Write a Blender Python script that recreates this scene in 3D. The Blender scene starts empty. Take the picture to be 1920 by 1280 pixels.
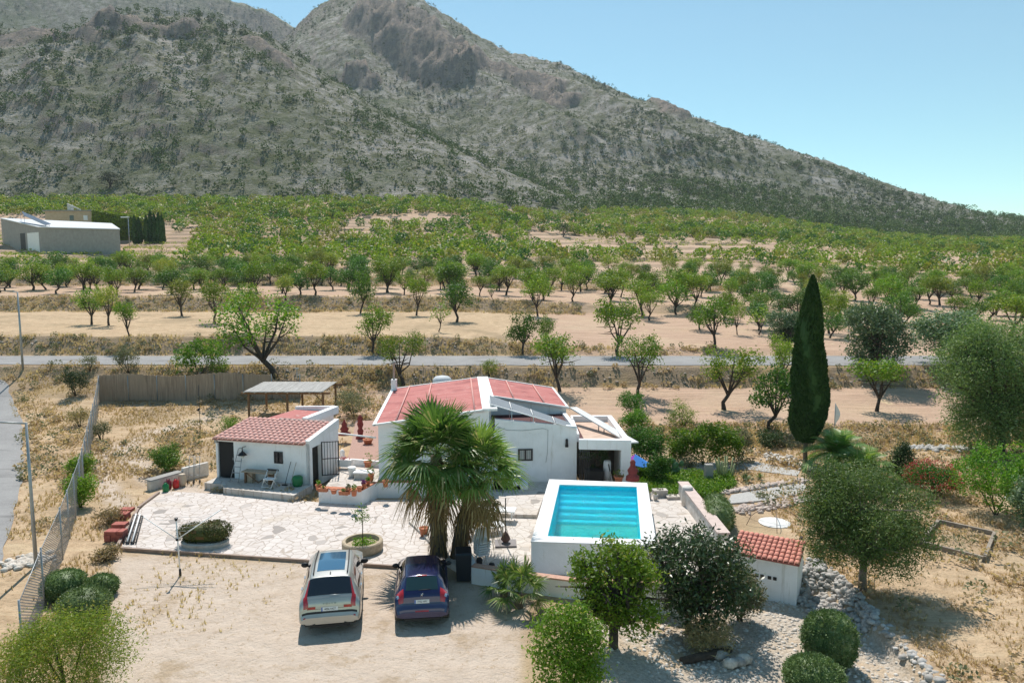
import bpy, math, random
import numpy as np
from math import radians as R, sin, cos, tan, pi
# ---------------------------------------------------------------- camera, sky, sun, exposure
SC = bpy.context.scene
COL = SC.collection
F_PX, CAM_H, PITCH = 1350.0, 11.2, math.atan(140/1350.0)
cam_d = bpy.data.cameras.new("camera"); cam = bpy.data.objects.new("camera", cam_d); COL.objects.link(cam)
cam_d.sensor_width = 36; cam_d.lens = F_PX/1920*36; cam_d.clip_start = .1; cam_d.clip_end = 8000
cam.location = (0, 0, CAM_H); cam.rotation_euler = (pi/2-PITCH, 0, 0); SC.camera = cam
SUN_EL, SUN_AZ = R(57), R(-11)          # azimuth from +Y, towards +X
world = bpy.data.worlds.new("World"); SC.world = world; world.use_nodes = True
wn = world.node_tree; wb = wn.nodes["Background"]
sky = wn.nodes.new("ShaderNodeTexSky"); sky.sky_type = 'NISHITA'; sky.sun_disc = False
sky.sun_elevation = SUN_EL; sky.sun_rotation = SUN_AZ; sky.altitude = 300
sky.air_density = 1.0; sky.dust_density = .05; sky.ozone_density = 1.8
wm = wn.nodes.new("ShaderNodeMix"); wm.data_type = 'RGBA'; wm.blend_type = 'MULTIPLY'; wm.inputs[0].default_value = 1
wm.inputs[7].default_value = (.58, .715, .61, 1)
wn.links.new(sky.outputs[0], wm.inputs[6]); wn.links.new(wm.outputs[2], wb.inputs[0]); wb.inputs[1].default_value = .14
sd = bpy.data.lights.new("sun", 'SUN'); sd.energy = 3.5; sd.angle = R(.53); sd.color = (1, .935, .865)
so = bpy.data.objects.new("sun", sd); COL.objects.link(so); so.location = (0, 0, 60)
so.rotation_euler = (-(pi/2-SUN_EL), 0, -SUN_AZ)
SC.view_settings.view_transform = 'Standard'; SC.view_settings.look = 'None'
SC.view_settings.exposure = .66; SC.view_settings.gamma = 1
SC.cycles.max_bounces = 8; SC.cycles.diffuse_bounces = 5; SC.cycles.transparent_max_bounces = 16
SC.cycles.volume_bounces = 0; SC.cycles.transmission_bounces = 4
SC.cycles.use_denoising = True
rng = np.random.default_rng(7); random.seed(7)

def ray(px, py):
    u = (px-960)/F_PX; v = (py-640)/F_PX
    return np.array([u, cos(PITCH)-v*sin(PITCH), -sin(PITCH)-v*cos(PITCH)])
def G(px, py, z=0.0):                    # point of the horizontal plane z seen at a pixel
    r = ray(px, py); t = (z-CAM_H)/r[2]; return np.array([r[0]*t, r[1]*t, z])
def D(px, py, d):                        # point at distance d (world y) seen at a pixel
    r = ray(px, py); t = d/r[1]; return np.array([r[0]*t, d, CAM_H+r[2]*t])
def zrow(py, d):
    r = ray(960, py); return CAM_H+r[2]*d/r[1]
# ---------------------------------------------------------------- noise
def _h(ix, iy, s):
    n = (ix.astype(np.int64)*374761393 + iy.astype(np.int64)*668265263 + s*1442695041) & 0xffffffff
    n = ((n ^ (n >> 13))*1274126177) & 0xffffffff
    return ((n ^ (n >> 16)) & 0xffff)/65535.0
def vnoise(x, y, s=0):
    xi = np.floor(x); yi = np.floor(y); fx = x-xi; fy = y-yi
    fx = fx*fx*(3-2*fx); fy = fy*fy*(3-2*fy)
    a = _h(xi, yi, s); b = _h(xi+1, yi, s); c = _h(xi, yi+1, s); d = _h(xi+1, yi+1, s)
    return (a*(1-fx)+b*fx)*(1-fy)+(c*(1-fx)+d*fx)*fy
def fbm(x, y, s=0, o=4):
    v = 0; a = .5; t = 0
    for k in range(o):
        v = v+a*vnoise(x*2**k+17.3*k, y*2**k-9.1*k, s+k); t += a; a *= .5
    return v/t
def sst(a, b, x):
    t = np.clip((x-a)/(b-a), 0, 1); return t*t*(3-2*t)
# ---------------------------------------------------------------- objects
WL = {}
def props(o, label=None, cat=None, group=None, kind=None):
    if label: o["label"] = label
    if cat: o["category"] = cat
    if group: o["group"] = group
    if kind: o["kind"] = kind
    return o
def thing(name, label, cat, loc, rz=0, group=None):
    o = bpy.data.objects.new(name, None); COL.objects.link(o); o.empty_display_size = .2
    o.location = loc; o.rotation_euler = (0, 0, rz); WL[o.name] = (np.array(loc, float), rz)
    return props(o, label, cat, group)
def link_mesh(me, name, mat, parent=None):
    o = bpy.data.objects.new(name, me); COL.objects.link(o)
    if mat and not me.materials: me.materials.append(mat)
    if parent:
        o.parent = parent; WL[o.name] = WL[parent.name]
    else: WL[o.name] = (np.zeros(3), 0)
    return o
def np_mesh(name, V, Fc, smooth=False):
    """V (n,3); Fc (m,k) equal-size faces"""
    V = np.asarray(V, np.float32); Fc = np.asarray(Fc, np.int32); k = Fc.shape[1]
    me = bpy.data.meshes.new(name)
    me.vertices.add(len(V)); me.vertices.foreach_set("co", V.ravel())
    me.loops.add(Fc.size); me.loops.foreach_set("vertex_index", Fc.ravel())
    me.polygons.add(len(Fc)); me.polygons.foreach_set("loop_start", np.arange(0, Fc.size, k, dtype=np.int32))
    try: me.polygons.foreach_set("loop_total", np.full(len(Fc), k, np.int32))
    except Exception: pass
    if smooth: me.polygons.foreach_set("use_smooth", np.ones(len(Fc), bool))
    me.update(calc_edges=True); return me
class MB:
    """collects shapes in world coordinates (or local when the root is at the origin of its own frame)"""
    def __init__(s): s.v = []; s.f = []; s.sm = []
    def add(s, vs, fs, smooth=False):
        n = len(s.v); s.v += [tuple(map(float, p)) for p in vs]; s.f += [tuple(i+n for i in f) for f in fs]; s.sm += [smooth]*len(fs); return s
    def box(s, c, d, rz=0, top=None):
        """c centre of base, d (x,y,z); top = scale of the top face"""
        hx, hy, t = d[0]/2, d[1]/2, (top or 1)
        P = [(-hx, -hy, 0), (hx, -hy, 0), (hx, hy, 0), (-hx, hy, 0), (-hx*t, -hy*t, d[2]), (hx*t, -hy*t, d[2]), (hx*t, hy*t, d[2]), (-hx*t, hy*t, d[2])]
        cr, sr = cos(rz), sin(rz)
        return s.add([(c[0]+x*cr-y*sr, c[1]+x*sr+y*cr, c[2]+z) for x, y, z in P], [(0, 3, 2, 1), (4, 5, 6, 7), (0, 1, 5, 4), (1, 2, 6, 5), (2, 3, 7, 6), (3, 0, 4, 7)])
    def prism(s, poly, z0, z1):
        """poly: xy list counter-clockwise; z0/z1 number or list"""
        n = len(poly); z0 = [z0]*n if np.isscalar(z0) else z0; z1 = [z1]*n if np.isscalar(z1) else z1
        P = [(p[0], p[1], z0[i]) for i, p in enumerate(poly)]+[(p[0], p[1], z1[i]) for i, p in enumerate(poly)]
        return s.add(P, [tuple(range(n-1, -1, -1)), tuple(range(n, 2*n))]+[(i, (i+1) % n, n+(i+1) % n, n+i) for i in range(n)])
    def hexa(s, P): return s.add(P, [(0, 3, 2, 1), (4, 5, 6, 7), (0, 1, 5, 4), (1, 2, 6, 5), (2, 3, 7, 6), (3, 0, 4, 7)])
    def slab(s, q, th):
        """quad q with thickness th downwards along z"""
        return s.hexa([(p[0], p[1], p[2]-th) for p in q]+[tuple(p) for p in q])
    def tube(s, pts, r, n=8, cap=True, smooth=True):
        pts = [np.array(p, float) for p in pts]; r = [r]*len(pts) if np.isscalar(r) else r
        V = []; up = None
        for i, p in enumerate(pts):
            t = pts[min(i+1, len(pts)-1)]-pts[max(i-1, 0)]; t = t/(np.linalg.norm(t)+1e-9)
            if up is None: up = np.array([0, 0, 1.]) if abs(t[2]) < .9 else np.array([1., 0, 0])
            a = np.cross(up, t); a /= np.linalg.norm(a)+1e-9; b = np.cross(t, a); up = b
            for k in range(n):
                w = 2*pi*k/n; V.append(p+r[i]*(a*cos(w)+b*sin(w)))
        Fs = [(i*n+k, i*n+(k+1) % n, (i+1)*n+(k+1) % n, (i+1)*n+k) for i in range(len(pts)-1) for k in range(n)]
        s.add(V, Fs, smooth)
        if cap: m = len(s.v)-len(V); s.f += [tuple(m+k for k in range(n-1, -1, -1)), tuple(m+(len(pts)-1)*n+k for k in range(n))]; s.sm += [False, False]
        return s
    def lathe(s, c, prof, n=20, smooth=True, rz=0, sq=None):
        V = []
        for (r, z) in prof:
            for k in range(n):
                w = 2*pi*k/n+rz; V.append((c[0]+r*cos(w), c[1]+r*sin(w)*(sq or 1), c[2]+z))
        m = len(prof); Fs = [(i*n+k, i*n+(k+1) % n, (i+1)*n+(k+1) % n, (i+1)*n+k) for i in range(m-1) for k in range(n)]
        s.add(V, Fs, smooth)
        b = len(s.v)-len(V)
        if prof[0][0] > 1e-4: s.f.append(tuple(b+k for k in range(n-1, -1, -1))); s.sm.append(False)
        if prof[-1][0] > 1e-4: s.f.append(tuple(b+(m-1)*n+k for k in range(n))); s.sm.append(False)
        return s
    def ball(s, c, r, n=12, m=8, rough=0, seed=0):
        rr = np.random.default_rng(seed); V = []; r = (r, r, r) if np.isscalar(r) else r
        for i in range(m+1):
            a = pi*i/m
            for k in range(n):
                w = 2*pi*k/n; q = 1+rough*(rr.random()-.5)*(1 if 0 < i < m else 0)
                V.append((c[0]+r[0]*sin(a)*cos(w)*q, c[1]+r[1]*sin(a)*sin(w)*q, c[2]+r[2]*cos(a)*q))
        return s.add(V, [(i*n+k, (i+1)*n+k, (i+1)*n+(k+1) % n, i*n+(k+1) % n) for i in range(m) for k in range(n)], True)
    def build(s, name, mat, parent=None, local=False, bevel=0):
        V = np.array(s.v)
        if parent is not None and not local:
            o, rz = WL[parent.name]; V = V-o
            if rz: c, q = cos(-rz), sin(-rz); V = np.stack([V[:, 0]*c-V[:, 1]*q, V[:, 0]*q+V[:, 1]*c, V[:, 2]], 1)
        me = bpy.data.meshes.new(name); me.from_pydata([tuple(p) for p in V], [], s.f); me.update()
        me.polygons.foreach_set("use_smooth", np.array(s.sm, bool))
        ob = link_mesh(me, name, mat, parent)
        if bevel:
            b = ob.modifiers.new("bevel", 'BEVEL'); b.width = bevel; b.segments = 2; b.limit_method = 'ANGLE'
        return ob
# ---------------------------------------------------------------- materials
def nt(name):
    m = bpy.data.materials.new(name); m.use_nodes = True; t = m.node_tree; t.nodes.clear()
    o = t.nodes.new("ShaderNodeOutputMaterial"); return m, t, o
def nd(t, typ, ins=None, **kw):
    n = t.nodes.new(typ)
    for k, v in kw.items(): setattr(n, k, v)
    for k, v in (ins or {}).items():
        if isinstance(v, bpy.types.NodeSocket): t.links.new(v, n.inputs[k])
        else:
            if isinstance(v, tuple) and len(v) == 3 and n.inputs[k].type == 'RGBA': v = (*v, 1)
            n.inputs[k].default_value = v
    return n
def mixc(t, f, a, b, mode='MIX'):
    n = t.nodes.new("ShaderNodeMix"); n.data_type = 'RGBA'; n.blend_type = mode
    for i, v in ((0, f), (6, a), (7, b)):
        if isinstance(v, bpy.types.NodeSocket): t.links.new(v, n.inputs[i])
        else: n.inputs[i].default_value = (*v, 1) if isinstance(v, tuple) and len(v) == 3 else v
    return n.outputs[2]
def math_(t, op, a, b=0.0, c=None, clamp=False):
    n = t.nodes.new("ShaderNodeMath"); n.operation = op; n.use_clamp = clamp
    for i, v in enumerate((a, b) if c is None else (a, b, c)):
        if isinstance(v, bpy.types.NodeSocket): t.links.new(v, n.inputs[i])
        else: n.inputs[i].default_value = v
    return n.outputs[0]
def ramp(t, f, stops, interp='LINEAR'):
    n = t.nodes.new("ShaderNodeValToRGB"); t.links.new(f, n.inputs[0]); r = n.color_ramp; r.interpolation = interp
    while len(r.elements) < len(stops): r.elements.new(.5)
    for e, (p, c) in zip(r.elements, stops): e.position = p; e.color = (*c, 1) if len(c) == 3 else c
    return n.outputs[0]
def noise(t, vec, scale, detail=4, rough=.55, fac=True):
    n = nd(t, "ShaderNodeTexNoise", {'Scale': scale, 'Detail': detail, 'Roughness': rough})
    if vec is not None: t.links.new(vec, n.inputs['Vector'])
    return n.outputs[0] if fac else n.outputs[1]
def gray(v): return (v, v, v)
def con(t, f, a, b):   # contrast a float noise
    n = nd(t, "ShaderNodeMapRange", {0: f, 1: a, 2: b}); n.clamp = True; return n.outputs[0]
def coords(t, obj=True):
    if obj: return nd(t, "ShaderNodeTexCoord").outputs['Object']
    return nd(t, "ShaderNodeNewGeometry").outputs['Position']
def pm(name, c1, c2=None, scale=4.0, rough=.7, bump=0.0, bscale=None, metal=0.0, coat=0.0, spec=.5, obj=False, lo=.35, hi=.65, alpha=None):
    m, t, o = nt(name); co = coords(t, obj)
    b = nd(t, "ShaderNodeBsdfPrincipled", {'Roughness': rough, 'Metallic': metal, 'Coat Weight': coat, 'Specular IOR Level': spec})
    if c2 is not None:
        f = con(t, noise(t, co, scale, 6, .6), lo, hi); t.links.new(mixc(t, f, c1, c2), b.inputs['Base Color'])
    else: b.inputs['Base Color'].default_value = (*c1, 1)
    if bump:
        bn = nd(t, "ShaderNodeBump", {'Height': noise(t, co, bscale or scale*6, 5, .6), 'Strength': bump, 'Distance': .02}); t.links.new(bn.outputs[0], b.inputs['Normal'])
    t.links.new(b.outputs[0], o.inputs[0]); return m
def leafmat(name, c1, c2, c3=None, trans=.4, rough=.5, big=.35, spec=.3):
    """foliage: colour varies per leaf, in drifts and per plant; light passes through the leaves"""
    m, t, o = nt(name)
    g = nd(t, "ShaderNodeNewGeometry"); oi = nd(t, "ShaderNodeObjectInfo")
    rnd = g.outputs['Random Per Island']
    n1 = con(t, noise(t, g.outputs['Position'], big, 3, .6), .3, .7)
    f = math_(t, 'ADD', math_(t, 'MULTIPLY', rnd, .55), math_(t, 'MULTIPLY', n1, .45))
    c = mixc(t, f, c1, c2)
    if c3: c = mixc(t, math_(t, 'GREATER_THAN', math_(t, 'FRACT', math_(t, 'MULTIPLY', rnd, 17.31)), .9), c, c3)
    v = math_(t, 'ADD', math_(t, 'MULTIPLY', oi.outputs['Random'], .5), .75)
    hsv = nd(t, "ShaderNodeHueSaturation", {'Value': v, 'Color': c, 'Hue': math_(t, 'ADD', .485, math_(t, 'MULTIPLY', math_(t, 'FRACT', math_(t, 'MULTIPLY', oi.outputs['Random'], 7.7)), .03))})
    c = hsv.outputs[0]
    d = nd(t, "ShaderNodeBsdfPrincipled", {'Base Color': c, 'Roughness': rough, 'Specular IOR Level': spec})
    tr = nd(t, "ShaderNodeBsdfTranslucent", {'Color': mixc(t, 1.0, c, (1.0, 1.0, .55), 'MULTIPLY')})
    tv = mixc(t, 0.0, c, c)
    mx = nd(t, "ShaderNodeMixShader", {0: trans, 1: d.outputs[0], 2: tr.outputs[0]})
    t.links.new(mx.outputs[0], o.inputs[0]); return m
# ================================================================ terrain
def tab(T, d): a = np.array(T, float); return np.interp(d, a[:, 0], a[:, 1])
NL = [(-60, 0), (31, 0), (38, .1), (46, .25), (50, .3), (53, .55), (56, .9), (60, 2.0), (61.0, 2.77), (68.5, 2.8)]
NR = [(-60, 0), (36, 0), (43, 0), (44.5, 0), (47.5, .4), (54, .6), (59.5, 1.2), (61.2, 2.7), (68.5, 2.8)]
TL = [(68.1, 2.8), (70.4, 4.4), (100, 5.0), (103.5, 6.9), (135, 7.6), (139, 9.2), (165, 9.9), (169, 11.2), (225, 18), (290, 28.5), (350, 41), (500, 60), (2000, 110)]
TM = [(68.1, 2.8), (70.2, 3.3), (100, 4.6), (104, 5.8), (135, 6.8), (139, 8), (165, 9), (225, 14.5), (300, 24), (380, 35), (450, 44.5), (600, 60), (2000, 120)]
TR_ = [(68.1, 2.8), (75, 2.95), (100, 4.2), (135, 6.2), (165, 8.2), (225, 12.5), (290, 16.5), (450, 26), (600, 33), (800, 42), (2000, 70)]
ROAD_Y0, ROAD_Y1 = 62.2, 66.2
def base_z(x, y):
    x = np.asarray(x, float); y = np.asarray(y, float)
    wob = 1.2*(fbm(x*.03+5, y*0+3, 11, 3)-.5)
    yw = np.where(y > 68.1, y+wob*3.0*sst(68.1, 80, y), y)
    a = sst(-18, -6, x); near = tab(NL, y)*(1-a)+tab(NR, y)*a
    u = x/np.maximum(y, 20.)
    m1 = sst(-.12, .12, u); m2 = sst(.2, .62, u)
    far = (tab(TL, yw)*(1-m1)+tab(TM, yw)*m1)*(1-m2)+tab(TR_, yw)*m2
    # step the far slope into terraces
    A = 1.9; k = far/A+2.4*fbm(x*.012, y*.006, 21, 3); fr = k-np.floor(k)
    st = A*(.45*fr+.55*sst(.7, 1.0, fr)-fr)
    w = sst(170, 190, y)*(1-m1)+sst(80, 95, y)*m2*.6*m1+sst(165, 180, y)*m1*(1-m2)
    far = far+st*np.clip(w, 0, 1)
    z = np.where(y < 68.1, near, far)
    return z
def polydist(x, y, P):
    """P: list of (x,y,h,W). nearest point on the polyline: distance, h, W"""
    best = np.full(x.shape, 1e9); H = np.zeros(x.shape); W = np.ones(x.shape)
    for a, b in zip(P[:-1], P[1:]):
        dx, dy = b[0]-a[0], b[1]-a[1]; L = dx*dx+dy*dy+1e-9
        t = np.clip(((x-a[0])*dx+(y-a[1])*dy)/L, 0, 1)
        d = np.hypot(x-a[0]-t*dx, y-a[1]-t*dy)
        k = d < best; best = np.where(k, d, best)
        H = np.where(k, a[2]+t*(b[2]-a[2]), H); W = np.where(k, a[3]+t*(b[3]-a[3]), W)
    return best, H, W
def crest(L):
    out = []
    for px, py, d, W in L: p = D(px, py, d); out.append((p[0], p[1], p[2], W))
    return out
RB = crest([(590, 14, 1250, 560), (650, -18, 1200, 680), (720, -40, 1150, 700), (790, -4, 1130, 690), (850, 36, 1110, 690), (900, 70, 1090, 670), (960, 98, 1070, 640), (1050, 118, 1040, 610), (1130, 158, 1010, 570), (1250, 206, 980, 520), (1320, 222, 960, 490), (1400, 253, 930, 430), (1500, 284, 900, 360), (1600, 320, 870, 270), (1700, 362, 850, 190), (1780, 402, 830, 120), (1840, 430, 820, 70), (1900, 442, 815, 40)])
RC = crest([(-500, 0, 640, 300), (-150, 20, 640, 290), (0, 52, 620, 270), (110, 72, 600, 250), (180, 60, 610, 250), (260, 22, 630, 260), (380, 30, 640, 265), (480, 58, 630, 250), (530, 110, 600, 225), (620, 190, 560, 190), (700, 243, 530, 160), (800, 303, 490, 120), (880, 352, 450, 80), (930, 385, 425, 40)])
RA = crest([(-600, -160, 1400, 700), (0, -90, 1400, 700), (250, -50, 1400, 650), (400, -12, 1420, 600), (510, 22, 1450, 500), (570, 62, 1450, 400), (640, 120, 1450, 300)])
RE = crest([(1800, 408, 1500, 300), (1900, 415, 1500, 300), (2050, 432, 1500, 250), (2300, 440, 1500, 250)])
def mountain_h(x, y, bz):
    out = np.zeros(x.shape); 
    wx = x+70*(fbm(x*.006, y*.006, 31, 3)-.5); wy = y+70*(fbm(x*.006+9, y*.006+4, 33, 3)-.5)
    for P, p in ((RB, 1.85), (RC, 1.1), (RA, 1.4), (RE, 1.5)):
        q = np.clip((y-250)/150, 0, 1); keep = .25
        h = np.zeros(x.shape); px_, py_ = x+(wx-x)*keep, y+(wy-y)*keep
        for i in range(len(P)-1):
            d, H, W = polydist(px_, py_, P[i:i+2]); q = np.maximum(H-bz, 0)*np.clip(1-d/W, 0, 1)**p
            h = np.maximum(h, q)
        out = np.maximum(out, h)+.12*np.minimum(out, h)*0
    return out
SPUR = [[(735, 55, 1050), (775, 75, 1020), (830, 120, 960), (880, 165, 900), (930, 205, 850), (1000, 255, 780), (1080, 320, 700)],
        [(975, 135, 990), (1010, 160, 950), (1080, 200, 880), (1180, 260, 800), (1250, 330, 720)],
        [(1225, 235, 910), (1270, 260, 870), (1350, 300, 800), (1400, 350, 720)],
        [(610, 70, 1080), (640, 110, 970), (700, 180, 860), (760, 240, 760)],
        [(1425, 290, 860), (1465, 330, 800), (1540, 370, 740)],
        [(520, 110, 600), (560, 200, 520), (600, 270, 460), (640, 330, 420)],
        [(240, 40, 620), (260, 130, 530), (300, 200, 470), (330, 260, 430)],
        [(60, 60, 610), (90, 150, 520), (120, 230, 450)],
        [(400, 40, 630), (430, 130, 540), (460, 220, 470), (480, 290, 420)]]
SP = [[(*D(a, b, c)[:2], 1, 1) for a, b, c in s] for s in SPUR]
SPA = [(34, 75), (30, 70), (24, 70), (16, 60), (16, 60), (9, 34), (9, 34), (8, 30), (8, 34)]
CRAGS = [([(-10, 78, 590), (35, 70, 590), (70, 80, 585)], 18, 7), ([(125, 90, 575), (160, 70, 580), (190, 88, 570)], 17, 7), ([(205, 70, 585), (250, 50, 590), (290, 45, 595), (340, 60, 600)], 19, 8), ([(470, 75, 600), (520, 120, 575)], 12, 5),
         ([(700, 60, 1040), (745, 85, 1010), (800, 122, 950), (855, 156, 905)], 44, 17), ([(880, 130, 960), (930, 150, 930), (980, 175, 910), (1020, 195, 900)], 34, 12), ([(668, 150, 880), (690, 158, 870)], 14, 12), ([(1040, 205, 860), (1080, 225, 850)], 20, 7), ([(1230, 215, 940), (1260, 262, 860)], 18, 7), ([(560, 60, 640), (640, 70, 1120)], 1, 0)]
CRL = [([(*D(a, b, c)[:2], 1, 1) for a, b, c in s], w, am) for s, w, am in CRAGS]
def crag(x, y, h):
    out = np.zeros(x.shape); rock = np.zeros(x.shape); jx = x+30*(fbm(x*.025, y*.025, 85, 4)-.5); jy = y+40*(fbm(x*.025, y*.025, 87, 4)-.5)
    for s, w, am in CRL:
        d, _, _ = polydist(jx, jy, s); q = np.clip(1-d/w, 0, 1); out = out+am*sst(0, .55, q)*(.3+1.3*(1-np.abs(2*fbm(x*.035, y*.03, 89, 5)-1))**2); rock = np.maximum(rock, sst(0, .3, q))
    return out, rock
def terrain(x, y):
    x = np.asarray(x, float); y = np.asarray(y, float)
    bz = base_z(x, y); mh = np.zeros(x.shape)
    far = y > 250
    if far.any():
        xf, yf, bf = x[far], y[far], bz[far]
        h = mountain_h(xf, yf, bf)
        k = sst(0, 30, h)*np.clip(1.2-h/900, .2, 1)
        cd, _, _ = polydist(xf, yf, RB); cf = .25+.75*sst(10, 170, cd); cd2, _, _ = polydist(xf, yf, RC); cf = cf*(.4+.6*sst(5, 80, cd2))
        for s, (amp, w) in zip(SP, SPA):
            d, _, _ = polydist(xf+w*.5*(fbm(xf*.02, yf*.02, 5, 3)-.5), yf, s); h = h+cf*k*amp*np.clip(1-d/w, 0, 1)**1.2*sst(8, 60, h)
        r1 = 1-np.abs(2*fbm(xf*.009, yf*.006, 41, 4)-1)        # ridged, gullies
        r2 = 1-np.abs(2*fbm(xf*.03, yf*.022, 47, 4)-1)
        amp = sst(4, 90, h)
        h = h+cf*amp*((r1-.8)*20*sst(0, 70, np.minimum(h, 999))+(r2-.8)*5)*sst(8, 260, h)**.5*np.clip(1.35-h/330, .25, 1)+sst(1, 20, h)*(fbm(xf*.12, yf*.12, 51, 4)-.5)*6
        h = h+crag(xf, yf, h)[0]*(.4+.6*cf)
        # rocky crags
        cr = fbm(xf*.012+3, yf*.012, 61, 3); rk = 0*cr
        h = h+rk*(fbm(xf*.05, yf*.05, 63, 4))*6
        mh[far] = np.maximum(h, 0)
    z = bz+mh
    # garden gravel below the pool wall, grass field at the right
    low = sst(2.5, 6, x)*(1-sst(11.2, 11.75, x))*(1-sst(25.6, 26.6, y-.12*(x-3)*-1-0))
    z = z-.55*low
    z = z+np.where((y > 12) & (y < 62), .12*(fbm(x*.35, y*.35, 71, 3)-.5)*sst(.5, 3, np.abs(x+3)*0+np.where((x > -13) & (x < 6) & (y < 36), 0, 3)), 0)
    z = z+np.where(y > 68, .35*(fbm(x*.25, y*.25, 73, 3)-.5)*sst(68.2, 71, y), 0)
    mound = np.exp(-(((x+18)/2.6)**2+((y-43)/2.2)**2)); z = z+.6*mound
    return z, mh
def tz(x, y):
    z, _ = terrain(np.array([float(x)]), np.array([float(y)])); return float(z[0])
def at(px, py):
    """where the sight line of a pixel first meets the ground"""
    r = ray(px, py); ys = np.concatenate([np.arange(12, 80, .1), np.arange(80, 400, .5), np.arange(400, 1500, 2)])
    xs = r[0]*ys/r[1]; zs = CAM_H+r[2]*ys/r[1]; g, _ = terrain(xs, ys)
    k = np.nonzero(g >= zs)[0]; i = k[0] if len(k) else len(ys)-1
    return np.array([xs[i], ys[i], g[i]])
# sheets
def ground_mesh():
    ys = [-30.]
    while ys[-1] < 1900:
        y = ys[-1]; 
        st = .35 if 10 < y < 60 else (.3 if 60 <= y < 75 else max(.35, (y-40)*.0075) if y >= 75 else 1.5)
        ys.append(y+st)
    ys = np.array(ys); nx = 720; s = np.linspace(-1, 1, nx)
    X = s[None, :]*(.92*np.maximum(ys, 15)[:, None]+26); Y = np.repeat(ys[:, None], nx, 1)
    Z, MH = terrain(X.ravel(), Y.ravel()); n = len(ys)
    V = np.stack([X.ravel(), Y.ravel(), Z], 1)
    idx = np.arange(n*nx).reshape(n, nx)
    Fc = np.stack([idx[:-1, :-1], idx[:-1, 1:], idx[1:, 1:], idx[1:, :-1]], -1).reshape(-1, 4)
    return V, Fc, MH, X, Y, Z.reshape(n, nx), n, nx
def in_poly(x, y, P):
    c = np.zeros(np.shape(x), bool); n = len(P)
    for i in range(n):
        x1, y1 = P[i][0], P[i][1]; x2, y2 = P[(i+1) % n][0], P[(i+1) % n][1]
        k = ((y1 > y) != (y2 > y)) & (x < (x2-x1)*(y-y1)/(y2-y1+1e-12)+x1); c ^= k
    return c
V, Fc, MH, X, Y, Zg, gn, gx = ground_mesh()
xv, yv = X.ravel(), Y.ravel()
gyz = np.gradient(Zg, axis=0)/np.gradient(Y, axis=0); slope = np.abs(gyz).ravel()
a_mt = sst(.5, 5, MH); a_rock = crag(xv, yv, 0)[1]*(MH > 20)
a_bank = np.clip(sst(.14, .4, slope)*(yv > 58)*(yv < 300), 0, 1)*(1-a_mt)
a_bank = np.maximum(a_bank, sst(.1, .3, slope)*(yv > 43.5)*(yv < 62)*.8)
# tilled / straw / yard weights (real soil differences)
jit = 3*(fbm(xv*.2, yv*.2, 81, 3)-.5)
uu = xv/np.maximum(yv, 10)
till = ((yv > 47.5+jit*.5) & (yv < 60.5+jit*.2) & (xv > -13+jit)) | ((yv > 67.8) & (uu > .02+.02*jit)) | (yv > 100)
straw = ((yv > 67.8) & (uu <= .02+.02*jit) & (yv <= 101)) | ((yv < 62) & (xv < -9+jit) & (yv > 36+jit)) | ((xv > 11.3) & (yv < 47.5)) | ((xv < -12+jit*.4) & (yv < 36))
YARD = [G(215, 1040)[:2], G(800, 1060)[:2], G(880, 1090)[:2], G(990, 1120)[:2], G(985, 1300)[:2], (2.5, 5), (-12, 5), G(190, 1300)[:2], G(205, 1130)[:2]]
yard = in_poly(xv+jit*.3, yv+jit*.3, YARD)
gravel = (xv > 2.3) & (xv < 11.6) & (yv < 25.8) & ~yard
def soft(a, n=2):
    a = a.astype(float).reshape(gn, gx)
    for _ in range(n):
        a = (np.roll(a, 1, 0)+np.roll(a, -1, 0)+a*2)/4; a = (np.roll(a, 1, 1)+np.roll(a, -1, 1)+a*2)/4
    return a.ravel()
path = np.zeros(len(xv), bool)
for pl, w in (([G(395, 930), G(300, 905), G(215, 850), G(300, 815), G(390, 795)], .7), ([G(240, 960), G(180, 880), G(200, 840)], .5)):
    d_, _, _ = polydist(xv+jit*.15, yv+jit*.15, [(p[0], p[1], 0, 1) for p in pl]); path |= d_ < w
yard = yard | path
a_till = soft(till & ~yard); a_straw = soft(straw & ~yard & ~till, 3); a_yard = soft(yard, 2); a_grav = soft(gravel, 2)
def sheet(name, sel):
    Fs = Fc[sel]; used, inv = np.unique(Fs.ravel(), return_inverse=True)
    me = np_mesh(name, V[used], inv.reshape(-1, 4), True)
    for nm, A in (("bank", a_bank), ("till", a_till), ("straw", a_straw), ("yard", a_yard), ("gravel", a_grav), ("mt", a_mt), ("rock", a_rock)):
        at_ = me.attributes.new(nm, 'FLOAT', 'POINT'); at_.data.foreach_set("value", A[used].astype(np.float32))
    return me
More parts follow.
